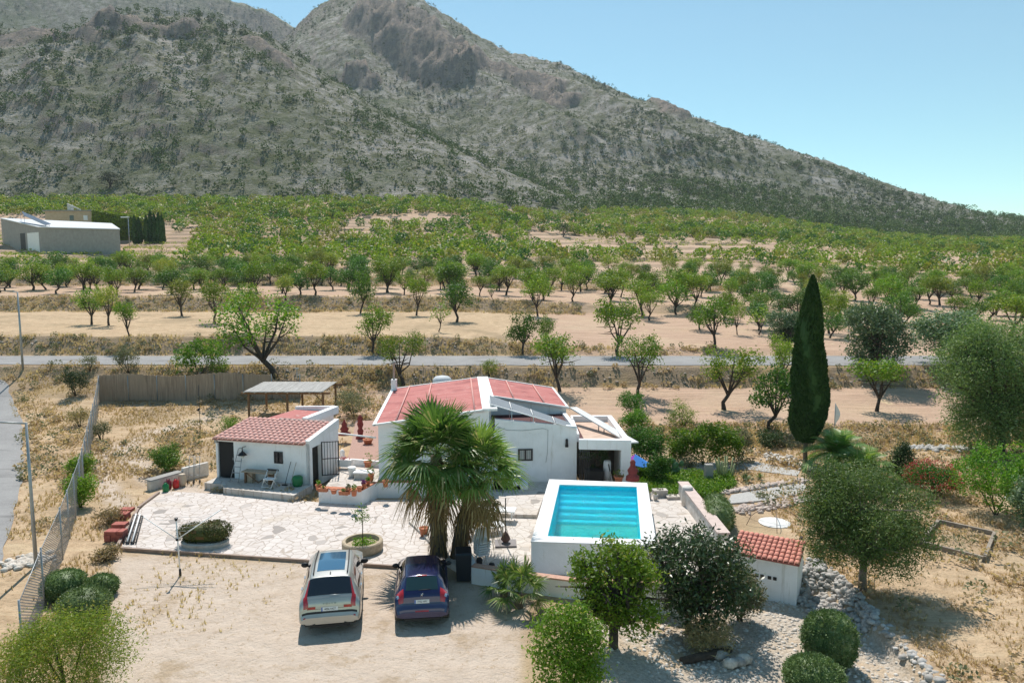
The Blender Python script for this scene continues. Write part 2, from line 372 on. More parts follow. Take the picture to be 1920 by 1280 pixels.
# ---- ground material
def ground_mat():
    m, t, o = nt("ground_soil"); P = coords(t, False)
    def A(n): return nd(t, "ShaderNodeAttribute", attribute_name=n).outputs['Fac']
    big = noise(t, P, .25, 5, .6); mid = noise(t, P, 1.3, 6, .65); fine = noise(t, P, 9, 5, .7)
    wv = nd(t, "ShaderNodeMapping", {'Vector': P, 'Scale': (.12, 1.6, 1)}).outputs[0]
    rows = noise(t, wv, 1.5, 4, .6)
    # dry earth (default)
    c = mixc(t, con(t, mid, .3, .7), (.46, .34, .22), (.30, .215, .135))
    c = mixc(t, con(t, big, .42, .62), c, (.50, .38, .235))
    # straw field
    s = mixc(t, con(t, mid, .35, .65), (.62, .46, .30), (.43, .31, .195)); s = mixc(t, con(t, fine, .5, .75), s, (.30, .21, .12)); s = mixc(t, con(t, rows, .5, .75), s, (.62, .49, .32))
    s = mixc(t, con(t, noise(t, P, .16, 4), .52, .7), s, (.36, .27, .17))
    c = mixc(t, A("straw"), c, s)
    # tilled pinkish soil
    tl = mixc(t, con(t, rows, .35, .65), (.57, .40, .29), (.42, .285, .20)); tl = mixc(t, con(t, noise(t, P, .12, 4), .45, .68), tl, (.56, .42, .29))
    tl = mixc(t, con(t, fine, .55, .8), tl, (.60, .48, .36)); tl = mixc(t, con(t, noise(t, P, .35, 5, .7), .6, .72), tl, (.62, .49, .30))
    c = mixc(t, A("till"), c, tl)
    # yard of compacted pale earth
    y = mixc(t, con(t, mid, .3, .7), (.62, .52, .425), (.54, .44, .35)); y = mixc(t, con(t, noise(t, P, .45, 6, .75), .54, .64), y, (.45, .35, .25))
    y = mixc(t, con(t, fine, .6, .78), y, (.43, .33, .24)); y = mixc(t, con(t, noise(t, P, 3.2, 5, .8), .55, .66), y, (.44, .34, .24))
    c = mixc(t, A("yard"), c, y)
    g = mixc(t, con(t, fine, .35, .65), (.66, .59, .50), (.38, .32, .25)); g = mixc(t, con(t, noise(t, P, .5, 5, .7), .45, .6), g, (.55, .42, .28))
    c = mixc(t, A("gravel"), c, g)
    # stony, weedy banks
    b = mixc(t, con(t, fine, .35, .6), (.42, .31, .205), (.23, .175, .12)); b = mixc(t, con(t, noise(t, P, 4, 4), .6, .72), b, (.34, .31, .28))
    b = mixc(t, con(t, big, .5, .66), b, (.42, .30, .16))
    c = mixc(t, A("bank"), c, b)
    bs = nd(t, "ShaderNodeBsdfPrincipled", {'Base Color': c, 'Roughness': .95, 'Specular IOR Level': .1})
    hh = math_(t, 'ADD', math_(t, 'MULTIPLY', mid, 1.2), math_(t, 'ADD', math_(t, 'MULTIPLY', fine, .5), math_(t, 'MULTIPLY', rows, math_(t, 'MULTIPLY', A('till'), 1.3))))
    bn = nd(t, "ShaderNodeBump", {'Height': hh, 'Strength': .8, 'Distance': .18}); t.links.new(bn.outputs[0], bs.inputs['Normal'])
    t.links.new(bs.outputs[0], o.inputs[0]); return m
def mountain_mat():
    m, t, o = nt("mountain_scrub"); P = coords(t, False)
    nz = nd(t, "ShaderNodeSeparateXYZ", {0: nd(t, "ShaderNodeNewGeometry").outputs['Normal']}).outputs[2]
    a = noise(t, P, .02, 5, .6); b = noise(t, P, .09, 6, .7); c_ = noise(t, P, .6, 5, .7)
    rock = mixc(t, con(t, b, .35, .65), (.57, .53, .485), (.39, .365, .33))
    rock = mixc(t, con(t, c_, .55, .75), rock, (.72, .66, .58))
    scr = mixc(t, con(t, c_, .4, .62), (.085, .115, .04), (.24, .235, .125))
    f = con(t, math_(t, 'ADD', math_(t, 'MULTIPLY', b, .6), math_(t, 'MULTIPLY', c_, .5)),   .50, .62)
    c = mixc(t, f, rock, scr)
    c = mixc(t, con(t, a, .5, .68), c, mixc(t, con(t, c_, .45, .6), (.105, .14, .055), (.36, .345, .28)))
    low = con(t, noise(t, P, .006, 4, .6), .45, .6); c = mixc(t, math_(t, 'MULTIPLY', low, .45), c, (.12, .15, .06))
    rk = nd(t, 'ShaderNodeAttribute', attribute_name='rock').outputs['Fac']; cl = math_(t, 'MAXIMUM', con(t, nz, .76, .62), math_(t, 'MULTIPLY', rk, con(t, c_, .7, .55))); pink = mixc(t, con(t, b, .4, .6), (.46, .36, .29), (.27, .245, .23)); pink = mixc(t, con(t, c_, .55, .66), pink, (.13, .14, .08)); pink = mixc(t, con(t, noise(t, nd(t, 'ShaderNodeMapping', {'Vector': P, 'Scale': (1, .4, .15)}).outputs[0], .25, 5, .7), .5, .6), pink, (.24, .21, .19))
    c = mixc(t, cl, c, pink)
    bs = nd(t, "ShaderNodeBsdfPrincipled", {'Base Color': c, 'Roughness': .95, 'Specular IOR Level': .1})
    bn = nd(t, "ShaderNodeBump", {'Height': math_(t, 'ADD', math_(t, 'MULTIPLY', b, 2.0), c_), 'Strength': 1.0, 'Distance': 4.0}); t.links.new(bn.outputs[0], bs.inputs['Normal'])
    t.links.new(bs.outputs[0], o.inputs[0]); return m
fm = MH[Fc].mean(1) > 1.0
M_GROUND = ground_mat()
props(link_mesh(sheet("ground", ~fm), "ground", M_GROUND), kind='structure')
props(link_mesh(sheet("mountain", fm), "mountain", mountain_mat()), kind='structure')
# ---- roads
def asphalt(name, c1, c2):
    m, t, o = nt(name); P = coords(t, False)
    mp = nd(t, "ShaderNodeMapping", {'Vector': P, 'Scale': (.15, 1, 1)}).outputs[0]
    c = mixc(t, con(t, noise(t, P, .5, 5), .35, .65), c1, c2)
    c = mixc(t, con(t, noise(t, P, 14, 3), .5, .8), c, tuple(v*1.25 for v in c1))
    c = mixc(t, con(t, noise(t, mp, 1.1, 4), .58, .7), c, tuple(v*.72 for v in c2))
    b = nd(t, "ShaderNodeBsdfPrincipled", {'Base Color': c, 'Roughness': .85, 'Specular IOR Level': .3}); t.links.new(b.outputs[0], o.inputs[0]); return m
M_ASPH = asphalt("old_asphalt", (.30, .295, .285), (.235, .23, .225))
def strip(name, cl, w, mat, lift=.04, n=240):
    cl = np.array(cl, float); seg = np.r_[0, np.cumsum(np.hypot(*np.diff(cl[:, :2], axis=0).T))]; s = np.linspace(0, seg[-1], n)
    x = np.interp(s, seg, cl[:, 0]); y = np.interp(s, seg, cl[:, 1]); dx, dy = np.gradient(x), np.gradient(y); L = np.hypot(dx, dy)
    nx_, ny_ = -dy/L, dx/L; rows = []
    for k, q in enumerate(np.linspace(-1, 1, 7)):
        j = (.18*(vnoise(s*.8, s*0, 3+k)-.5)) if k in (0, 6) else 0
        xx = x+nx_*(q*w/2+j); yy = y+ny_*(q*w/2+j); z, _ = terrain(xx, yy); rows.append(np.stack([xx, yy, z+lift], 1))
    Vv = np.concatenate(rows); i = np.arange(7*n).reshape(7, n)
    return props(link_mesh(np_mesh(name, Vv, np.stack([i[:-1, :-1], i[:-1, 1:], i[1:, 1:], i[1:, :-1]], -1).reshape(-1, 4), True), name, mat), kind='structure')
strip("road", [(-90, 64.5), (-40, 64.5), (0, 64.5), (40, 64.6), (100, 64.7)], 5.9, M_ASPH, .05)
pr = [at(-200, 1180), at(-102, 1000), at(-55, 900), at(-34, 800), at(-50, 740)]
strip("side_road", [(p[0], p[1]) for p in pr]+[(-50, 63)], 4.6, M_ASPH, .05)
# ================================================================ vegetation
def basis(rg, n, up=0.0):
    """random frames; up > 0 makes the cards face more upward"""
    a = rg.normal(size=(n, 3)); a[:, 2] += up*np.sign(a[:, 2]+.01) if up else 0
    a /= np.linalg.norm(a, axis=1)[:, None]
    b = rg.normal(size=(n, 3)); b -= (b*a).sum(1)[:, None]*a; b /= np.linalg.norm(b, axis=1)[:, None]
    return a, b, np.cross(a, b)
def leaf_cards(P, size, rg, asp=.55, up=0.0, jit=.35, dirs=None):
    n = len(P); N_, U, W_ = basis(rg, n, up)
    if dirs is not None:
        U = dirs+rg.normal(size=(n, 3))*.35; U /= np.linalg.norm(U, axis=1)[:, None]; W_ = np.cross(N_, U); W_ /= np.linalg.norm(W_, axis=1)[:, None]+1e-9
    s = size*(1+jit*rg.uniform(-1, 1, n))[:, None]
    V = np.stack([P-U*s*.5, P+W_*s*asp*.5, P+U*s*.5, P-W_*s*asp*.5], 1).reshape(-1, 3)
    return V
def cards_mesh(name, V): return np_mesh(name, V, np.arange(len(V)).reshape(-1, 4))
def clumpy(blobs, nclump, per, sig, rg, inner=.45, hang=0.0):
    """points gathered in clumps through the outer part of ellipsoid blobs (cx,cy,cz,rx,ry,rz)"""
    B = np.array(blobs, float); w = (B[:, 3]*B[:, 4]*B[:, 5])**(2/3.); w /= w.sum()
    k = rg.choice(len(B), nclump, p=w); d = rg.normal(size=(nclump, 3)); d /= np.linalg.norm(d, axis=1)[:, None]
    r = inner+(1.02-inner)*rg.random(nclump)**.55
    C_ = B[k, :3]+d*B[k, 3:6]*r[:, None]
    P = np.repeat(C_, per, 0); q = rg.normal(size=P.shape)*sig; q[:, 2] *= .75
    P = P+q; P[:, 2] -= np.abs(rg.normal(size=len(P)))*hang
    return P, np.repeat(d, per, 0)
def satellites(blobs, k, rg):
    out = list(blobs)
    for _ in range(k):
        b = blobs[rg.integers(len(blobs))]; d = rg.normal(size=3); d[2] = abs(d[2])*.8; d /= np.linalg.norm(d); q = rg.uniform(.22, .4)
        out.append((b[0]+d[0]*b[3]*1.02, b[1]+d[1]*b[4]*1.02, b[2]+d[2]*b[5]*1.02, b[3]*q, b[4]*q, b[5]*q*1.2))
    return out
def limb_tree(mb, base, h, spread, tips, r0, rg, wob=.12, lean=(0, 0), n=6, fork=None):
    """tapered trunk that forks towards the given tips (local coordinates)"""
    base = np.array(base, float); fork = h if fork is None else fork
    f = base+np.array([lean[0], lean[1], fork]); k1 = base+np.array([lean[0]*.3+rg.normal()*wob*.5, lean[1]*.3+rg.normal()*wob*.5, fork*.5])
    mb.tube([base+(0, 0, -.15), base+(0, 0, .08), k1, f], [r0*1.45, r0*1.12, r0*.9, r0*.85], n)
    for tp in tips:
        tp = np.array(tp, float); mid = f*.5+tp*.5+rg.normal(size=3)*wob*np.linalg.norm(tp-f)*.6; mid[2] -= .04*np.linalg.norm(tp-f)
        mb.tube([f-(0, 0, .06), f*.75+mid*.25, mid, tp], [r0*.62, r0*.55, r0*.38, r0*.14], n-1)
        for q in range(2):
            s_ = mid+rg.normal(size=3)*.25*np.linalg.norm(tp-f)*np.array([1, 1, .5]); s_[2] = max(s_[2], mid[2])+.15
            mb.tube([mid*.9+tp*.1, (mid+s_)/2+rg.normal(size=3)*.04, s_], [r0*.3, r0*.2, r0*.08], 4)
M_ALM = [leafmat("almond_leaves", (.085, .185, .012), (.22, .345, .032), (.34, .36, .08), .40),
         leafmat("dark_almond_leaves", (.04, .125, .014), (.11, .235, .030), (.18, .28, .05), .34),
         leafmat("yellowish_leaves", (.17, .23, .035), (.29, .33, .06), (.40, .36, .10), .42)]
M_BARK = pm("dark_bark", (.085, .065, .05), (.045, .035, .028), 6, .95, .6)
M_BARK2 = pm("grey_bark", (.26, .21, .17), (.15, .12, .10), 7, .95, .6)
M_OLIVE = leafmat("olive_leaves", (.085, .145, .07), (.19, .27, .14), (.28, .34, .22), .28, .45)
M_PEPPER = leafmat("feathery_leaves", (.075, .15, .035), (.18, .28, .08), (.27, .34, .14), .32)
M_BRIGHT = leafmat("bright_leaves", (.075, .20, .015), (.19, .36, .03), (.33, .42, .08), .42)
M_LIME = leafmat("lime_leaves", (.14, .23, .03), (.28, .37, .055), (.40, .36, .08), .45)
M_DARK = leafmat("dark_glossy_leaves", (.035, .08, .02), (.09, .155, .04), (.20, .23, .12), .16, .38, spec=.6)
M_PINE = leafmat("pine_needles", (.028, .062, .02), (.07, .115, .035), None, .15, .7)
M_PINE2 = leafmat("fresh_pine_needles", (.04, .09, .022), (.105, .17, .04), None, .18, .7)
M_SCRUB = leafmat("olive_scrub", (.07, .10, .03), (.16, .18, .07), (.27, .26, .14), .2, .8)
M_CYP = leafmat("cypress_leaves", (.025, .07, .015), (.07, .135, .03), None, .12, .7, 1.2)
M_BOX = leafmat("clipped_leaves", (.075, .135, .04), (.16, .23, .085), (.24, .30, .15), .2, .5, 2)
M_DRY = leafmat("dry_scrub", (.27, .21, .11), (.40, .32, .18), (.20, .20, .09), .3, .8)
M_GREYB = leafmat("grey_green_scrub", (.15, .17, .09), (.27, .27, .15), (.36, .32, .20), .25, .7)
# ---- orchard trees: prototypes with a trunk and a crown, copied with their parts
def proto_tree(seed, H=5.0, W=2.3, mat=None, nclump=150, per=16, leaf=.2, sig=.25, fork=.22, flat=1.0, nb=6, bark=None, r0=.15, lean=.25, vase=False, low=.44):
    rg = np.random.default_rng(seed); blobs = []; tips = []
    ln = (rg.normal()*lean, rg.normal()*lean*.5)
    for i in range(nb):
        w = 2*pi*i/nb+rg.normal()*.35; rr = W*rg.uniform(.42, .68)*(1.15 if vase else 1); z = H*(rg.uniform(low, .78) if not vase else rg.uniform(.6, .86))
        b = W*rg.uniform(.34, .52)*(.8 if vase else 1)*(1.25 if low < .4 else 1); blobs.append((cos(w)*rr+ln[0], sin(w)*rr+ln[1], z, b, b, b*flat*(1.35 if vase else .9)))
        tips.append((cos(w)*rr*.95+ln[0], sin(w)*rr*.95+ln[1], z+b*.2))
    if not vase:
        blobs.append((ln[0], ln[1], H*.78, W*.5, W*.5, W*.42*flat)); tips.append((ln[0], ln[1], H*.85))
    blobs = satellites(blobs, 9, rg); P, dr = clumpy(blobs, nclump, per, sig, rg)
    P = P[P[:, 2] > H*fork*.95]
    crown = cards_mesh("crown", leaf_cards(P, leaf, rg, .6, .3)); crown.materials.append(mat)
    mb = MB(); limb_tree(mb, (0, 0, 0), H*fork, W, tips, r0, rg, lean=ln, fork=H*fork)
    tm = bpy.data.meshes.new("trunk"); tm.from_pydata(mb.v, [], mb.f); tm.polygons.foreach_set("use_smooth", np.ones(len(mb.f), bool)); tm.materials.append(bark or M_BARK)
    return crown, tm
PR = {'alm': [proto_tree(100+i, 5, 2.15, M_ALM[0], vase=(i % 3 == 1)) for i in range(6)],
      'drk': [proto_tree(200+i, 4.4, 2.3, M_ALM[1], nclump=170, per=16, flat=.8) for i in range(4)],
      'yel': [proto_tree(300+i, 5, 2.0, M_ALM[2], nclump=130, vase=(i == 1)) for i in range(3)],
      'spr': [proto_tree(400+i, 4.8, 2.2, M_ALM[0], nclump=130, per=22, leaf=.17, vase=True, nb=6, lean=.5, r0=.17) for i in range(4)],
      'sap': [proto_tree(500+i, 3, .95, M_ALM[0], nclump=34, per=10, leaf=.17, sig=.18, r0=.06) for i in range(2)],
      'oli': [proto_tree(600+i, 4.6, 2.2, M_OLIVE, nclump=520, per=24, leaf=.17, sig=.24, fork=.1, nb=9, r0=.22, bark=M_BARK, low=.26) for i in range(3)],
      'pin': [proto_tree(700+i, 6, 2.0, M_PINE, nclump=120, per=16, leaf=.22, sig=.3, fork=.15, nb=7, flat=1.3) for i in range(3)]}
def plant_tree(kind, loc, h, label, group=None, w=1.0, rz=None, i=None, name='almond_tree', cat='tree'):
    L = PR[kind]; i = random.randrange(len(L)) if i is None else i; cm, tm = L[i % len(L)]
    H0 = {'alm': 5, 'drk': 4.4, 'yel': 5, 'spr': 4.8, 'sap': 3, 'oli': 4.6, 'pin': 6}[kind]; s = h/H0
    rz = random.uniform(0, 2*pi) if rz is None else rz
    t = thing(name, label, cat, loc, rz, group); ra = random.uniform(.86, 1.16); t.scale = (s*w*ra, s*w/ra, s*random.uniform(.93, 1.07))
    for me, nm in ((tm, 'trunk'), (cm, 'crown')):
        o = bpy.data.objects.new(nm, me); COL.objects.link(o); o.parent = t
    return t
# named trees: (kind, base pixel, height px, width factor, label)
T1 = [
 ('spr', 517, 706, 150, 1.15, "tall wide-forked almond tree leaning by the road above the reed fence", 0),
 ('spr', 756, 722, 98, .95, "small forked almond tree left of the white chimney pipe", 1),
 ('alm', 1049, 733, 118, .95, "dark-leaved almond tree just behind the red roof's right half", 0),
 ('spr', 1196, 743, 128, .85, "upright almond tree with a V of limbs behind the porch", 2),
 ('spr', 1357, 768, 130, .85, "bare-limbed almond tree with two leaf clusters left of the cypress", 3),
 ('drk', 1441, 806, 118, .85, "stubby dark green almond tree close beside the tall cypress", 1),
 ('spr', 1470, 720, 85, .8, "yellowish almond tree half hidden behind the tall cypress", 0),
 ('alm', 1644, 771, 112, 1.0, "lone almond tree on the tilled field right of the cypress", 2),
 ('alm', 698, 663, 98, .9, "almond tree at the far road edge behind the left red roof", 3),
 ('yel', 341, 593, 72, 1.0, "spreading yellow-green almond tree on the first straw terrace", 0),
 ('alm', 403, 607, 80, .9, "slim Y-trunk almond tree second on the first straw terrace", 4),
 ('alm', 462, 623, 90, .9, "almond tree with a leaning trunk on the first straw terrace", 1),
 ('alm', 172, 609, 76, .9, "almond tree at the left end of the first straw terrace", 5),
 ('yel', 204, 611, 74, .9, "olive-green almond tree overlapping its left neighbour on the first terrace", 1),
 ('alm', 243, 634, 72, .72, "light green young almond tree on the terrace edge above the road", 0),
 ('yel', 536, 566, 52, .9, "round light green almond tree in front of the dark terrace wall", 2),
 ('drk', 676, 588, 84, .65, "dense dark almond tree with ivy-like base on the straw terrace", 2),
 ('alm', 781, 592, 74, .8, "light green goblet almond tree in the middle of the straw terrace", 2),
 ('drk', 857, 604, 84, .85, "dark round almond tree in the middle of the straw terrace", 3),
 ('sap', 823, 622, 62, .8, "thin grey sapling between two almond trees on the terrace edge", 0),
 ('sap', 925, 568, 36, 1.0, "small sapling right of the dark round almond tree", 1),
 ('alm', 1008, 593, 74, .85, "almond tree with straight dark trunk on the pinkish terrace", 1),
 ('alm', 1158, 668, 108, .9, "broad almond tree across the road behind the V-limbed one", 4),
 ('alm', 1340, 652, 100, .95, "full almond tree across the road left of the cypress top", 5),
 ('drk', 980, 664, 80, .75, "dense bushy almond tree at the far road edge in mid field", 0),
 ('alm', 1020, 655, 65, .7, "bright almond sapling leaning against the bushy almond tree", 3),
 ('sap', 1423, 628, 62, 1.1, "young almond tree left of the round olive behind the cypress", 0),
 ('alm', 1382, 628, 58, .75, "slender young almond tree behind the full roadside one", 1),
]
for k, px, py, hp, w, lab, i in T1:
    p = at(px, py); h = hp/(F_PX/p[1]); plant_tree(k, p, h, lab, None, w, random.uniform(-.4, .4), i)
for k, px, py, hp, w, lab in [('oli', 1478, 652, 74, 1.0, "round grey-green olive tree partly behind the cypress"),
                              ('oli', 1641, 696, 122, .92, "tall double-crowned olive tree standing at the far road"),
                              ('oli', 1800, 690, 110, 1.25, "wide grey olive tree by the road at the right edge")]:
    p = at(px, py); plant_tree(k, p, hp/(F_PX/p[1]), lab, None, w, 1.0, 0 if px < 1700 else 1, 'olive_tree')
# rows of orchard trees up to the limit of 300, the rest as one mass
rg = np.random.default_rng(11)
taken = [at(k[1], k[2])[:2] for k in T1]
def rowpts():
    out = []; y = 72.; row = 0
    while y < 345:
        sp = 6.2 if y < 130 else 5.6
        x = -.80*y+rg.uniform(0, sp); row += 1
        while x < .82*y+8:
            xx, yy = x+rg.normal()*1.3, y+rg.normal()*1.9
            x += sp*rg.uniform(.75, 1.3)
            u = xx/yy
            if yy < 106 and u < .12: continue
            if yy < 90 and u < .26: continue
            if yy < 78 and u < .75: continue
            if rg.random() < (.16 if yy < 170 else .05): continue
            if (-.76 < u < -.44) and 170 < yy < 262: continue
            if min(math.hypot(xx-t[0], yy-t[1]) for t in taken) < 3.8: continue
            out.append((xx, yy, row, abs(u) < .735))
        y += 6.4 if y < 200 else 6.6
    return out
RP = rowpts(); xy = np.array([r_[:2] for r_ in RP]); zz, mh = terrain(xy[:, 0], xy[:, 1]); ok = mh < 2.5; RP = [r_ for r_, k in zip(RP, ok) if k]; xy, zz = xy[ok], zz[ok]
NIND = 268
order = sorted(range(len(RP)), key=lambda j: (not RP[j][3], RP[j][2], xy[j, 0]/xy[j, 1]))
def ordn(n): return ["", "first", "second", "third", "fourth", "fifth", "sixth", "seventh", "eighth", "ninth", "tenth", "eleventh", "twelfth"][n] if n <= 12 else f"{n}"+("th" if 10 < n % 100 < 20 else {1: "st", 2: "nd", 3: "rd"}.get(n % 10, "th"))
cnt = {}
for j in order[:NIND]:
    x, y = xy[j]; r = rg.random(); u = x/y; row = RP[j][2]; cnt[row] = cnt.get(row, 0)+1
    if y > 120 and u < .45: k = 'drk' if (y < 175 and r < .6) else ('alm' if r < .8 else 'yel')
    elif u >= .25: k = 'alm' if r < .5 else ('drk' if r < .9 else 'yel')
    else: k = 'alm' if r < .7 else 'drk'
    h = rg.uniform(3.7, 5.3)*(.9 if k == 'drk' else 1)*(.8 if rg.random() < .12 else 1)
    side = ("yellowish" if k == 'yel' else "dark green" if k == 'drk' else "light green")
    plant_tree(k, (x, y, zz[j]-.05), h, f"{side} almond tree, {ordn(cnt[row])} from the left in the {ordn(row)} orchard row beyond the road", "almond trees in rows on the orchard terraces", rg.uniform(.95, 1.2))
def mass(name, P, H, Wd, ncl, leaf, mat, label, cat, seed, squash=.85, lift=.55, trunk=False):
    rg = np.random.default_rng(seed); n = len(P)
    d = rg.normal(size=(n, ncl, 3)); d /= np.linalg.norm(d, axis=2)[..., None]; r = rg.uniform(.5, 1, (n, ncl, 1))**.6
    C_ = d*r*np.stack([Wd, Wd, H*squash*.5], 1)[:, None, :]; C_[..., 2] += (H*lift)[:, None]
    C_ += P[:, None, :]; C_ = C_.reshape(-1, 3)
    V_ = leaf_cards(C_, 1.0, rg, .7, .3, 0.0); S = np.repeat(leaf, ncl)*rg.uniform(.6, 1.3, n*ncl)
    V_ = (V_.reshape(-1, 4, 3)-C_[:, None])*S[:, None, None]+C_[:, None]
    o = link_mesh(cards_mesh(name, V_.reshape(-1, 3)), name, mat); return props(o, label, cat, kind='stuff')
# far orchard
far_xy = [tuple(xy[j]) for j in order[NIND:]]
y = 300.
while y < 640:
    x = -.8*y
    while x < .82*y:
        far_xy.append((x+rg.normal()*1.8, y+rg.normal()*1.8)); x += 5.6*rg.uniform(.8, 1.25)
    y += 6.8
fx = np.array(far_xy); fz, fmh = terrain(fx[:, 0], fx[:, 1]); ok = (fmh < .6)&(np.where(fx[:, 0]/fx[:, 1] > .02, (fbm(fx[:, 0]*.006, fx[:, 1]*.055, 77, 3) > .40)&(fbm(fx[:, 0]*.03, fx[:, 1]*.03, 79, 2) > .3), fbm(fx[:, 0]*.02, fx[:, 1]*.03, 77, 3) > .3)); fx, fz = fx[ok], fz[ok]
pick = rg.random(len(fx))
for nm, lo, hi, mt, lb in (("orchard_trees", 0, .55, M_ALM[0], "light green rows of far orchard trees below the mountain foot"), ("orchard_trees", .55, .78, M_ALM[2], "yellowish trees mixed into the far orchard rows"), ("orchard_trees", .78, 1.01, M_ALM[1], "darker trees mixed into the far orchard rows")):
    k = (pick >= lo)&(pick < hi); n = k.sum()
    mass(nm, np.c_[fx[k], fz[k]], rg.uniform(3.2, 5.2, n), rg.uniform(2.0, 3.0, n), 150, np.full(n, .75), mt, lb, "orchard", 31+int(lo*10))
# pines and scrub on the mountain
def scat(n, seed, cond):
    rg = np.random.default_rng(seed); y = 330+1150*rg.random(n)**.9; x = (rg.random(n)*1.7-.88)*y
    z, h = terrain(x, y); k = cond(x, y, h, rg)&(rg.random(n) > crag(x, y, h)[1]*.75); return np.c_[x, y, z][k]
def dens(x, y, s, sc=.006): return fbm(x*sc, y*sc*1.0, s, 4)
foot = lambda x, y, h: (h > .5)&(h < 16)
gn_ = lambda x, y: dens(x, y, 91, .008)
lowleft = lambda x, y, h: np.where((h < 120)&(x/y < .1), .22, 1.0)
PB = scat(30000, 1, lambda x, y, h, rg: (h > 1)&(rg.random(len(x)) < np.clip((gn_(x, y)-.44)*5, .03, 1)*.8*lowleft(x, y, h)))
n = len(PB); mass("pine_scrub", PB, rg.uniform(2.2, 5.0, n), rg.uniform(1.2, 2.6, n), 22, np.full(n, 1.3), M_PINE, "dark pine scrub scattered over the mountain slopes", "scrub", 5)
PB = scat(62000, 2, lambda x, y, h, rg: (h > .3)&(rg.random(len(x)) < .25+.75*np.clip((dens(x, y, 93, .012)-.45)*6, 0, 1)))
n = len(PB); mass("low_scrub", PB, rg.uniform(.8, 1.7, n), rg.uniform(.7, 1.7, n), 6, np.full(n, 1.15), M_SCRUB, "olive-green low bushes covering the stony slopes", "scrub", 6)
PB = scat(22000, 9, lambda x, y, h, rg: (h > .5)&(h < 190)&(y < 760)&(rg.random(len(x)) < np.where(fbm(x*.01, y*.01, 95, 3) > .52, .5, .14)))
n = len(PB); mass("lone_pines", PB, rg.uniform(4.5, 8.0, n), rg.uniform(2.2, 3.8, n), 70, np.full(n, 1.15), M_PINE2, "separate round pines dotted over the lower slopes", "pines", 9)
PB = scat(14000, 3, lambda x, y, h, rg: (h > .3)&(h < 22)&(x/y > .0)&(rg.random(len(x)) < np.clip((x/y)*4+.1, .1, 1)))
PB = PB[:2200]; n = len(PB); mass("pine_wood", PB, rg.uniform(4.5, 7.5, n), rg.uniform(2.0, 3.3, n), 60, np.full(n, 1.0), M_PINE2, "band of pines along the mountain foot", "wood", 7)
fy = rg.uniform(170, 560, 26000); fx_ = rg.uniform(-.8, .8, 26000)*fy; k = (fbm(fx_*.006, fy*.055, 77, 3) > .46)&(fbm(fx_*.03, fy*.03, 55, 3) > .45); fx_, fy = fx_[k], fy[k]; fz_, fh_ = terrain(fx_, fy); k = fh_ < 4; PB = np.c_[fx_, fy, fz_][k]
n = len(PB); mass("orchard_undergrowth", PB, rg.uniform(.4, 1.1, n), rg.uniform(.6, 1.5, n), 12, np.full(n, .42), M_ALM[2], "green weeds and suckers between the far orchard trees", "undergrowth", 8)
# ================================================================ buildings and hard landscape
def whitewash():
    m, t, o = nt("whitewash"); P = coords(t, False)
    st = noise(t, nd(t, "ShaderNodeMapping", {'Vector': P, 'Scale': (3.2, 3.2, .28)}).outputs[0], 1.3, 5, .7)
    c = mixc(t, con(t, noise(t, P, 1.6, 5), .4, .75), (.88, .88, .88), (.79, .79, .78)); c = mixc(t, con(t, st, .58, .72), c, (.66, .64, .60)); c = mixc(t, con(t, noise(t, P, .8, 6, .7), .62, .68), c, (.70, .68, .64))
    b = nd(t, "ShaderNodeBsdfPrincipled", {'Base Color': c, 'Roughness': .88}); bn = nd(t, "ShaderNodeBump", {'Height': noise(t, P, 9, 5, .6), 'Strength': .35, 'Distance': .03}); t.links.new(bn.outputs[0], b.inputs['Normal'])
    t.links.new(b.outputs[0], o.inputs[0]); return m
M_WHITE = whitewash()
M_WHITE2 = pm("white_paint", (.84, .84, .83), (.76, .76, .74), 2.2, .6, .1, 30)
M_DIRTYW = pm("stained_white", (.70, .68, .64), (.50, .46, .41), 2.5, .85, .3, 25)
M_REDROOF = None
def redroof():
    m, t, o = nt("faded_red_roof"); P = coords(t)
    mp = nd(t, "ShaderNodeMapping", {'Vector': P, 'Scale': (.35, 6, 1)}).outputs[0]
    c = mixc(t, con(t, noise(t, mp, 1.2, 5), .35, .65), (.41, .11, .095), (.50, .185, .165))
    c = mixc(t, con(t, noise(t, P, .8, 5), .5, .72), c, (.29, .07, .065)); c = mixc(t, con(t, noise(t, P, 3, 5), .60, .74), c, (.52, .31, .27))
    w = nd(t, "ShaderNodeTexWave", {'Vector': P, 'Scale': 1.6, 'Distortion': .3}, bands_direction='Y')
    b = nd(t, "ShaderNodeBsdfPrincipled", {'Base Color': c, 'Roughness': .8})
    bn = nd(t, "ShaderNodeBump", {'Height': w.outputs[1], 'Strength': .5, 'Distance': .03}); t.links.new(bn.outputs[0], b.inputs['Normal'])
    t.links.new(b.outputs[0], o.inputs[0]); return m
M_REDROOF = redroof()
M_SHADED_MAROON = pm("shaded_maroon_paint", (.09, .015, .016), (.06, .01, .01), 3, .8)  # maroon darkened in colour to paint the recess shade under the solar panels
M_TILE = pm("clay_tile", (.95, .57, .49), (.80, .42, .34), 5, .85, .2, lo=.3, hi=.7)
M_TILER = pm("red_tile", (.80, .34, .25), (.66, .25, .18), 4, .8, .2)
M_TERRA = pm("terracotta", (.55, .20, .10), (.42, .14, .07), 8, .8)
M_BLACK = pm("black_metal", (.012, .012, .014), None, 4, .5)
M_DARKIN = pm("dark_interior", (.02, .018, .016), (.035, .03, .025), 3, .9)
M_WOOD = pm("weathered_wood", (.27, .15, .075), (.17, .09, .045), 9, .8, .3)
M_WOODP = pm("pale_board", (.45, .36, .26), (.33, .26, .19), 7, .8)
M_REED = None
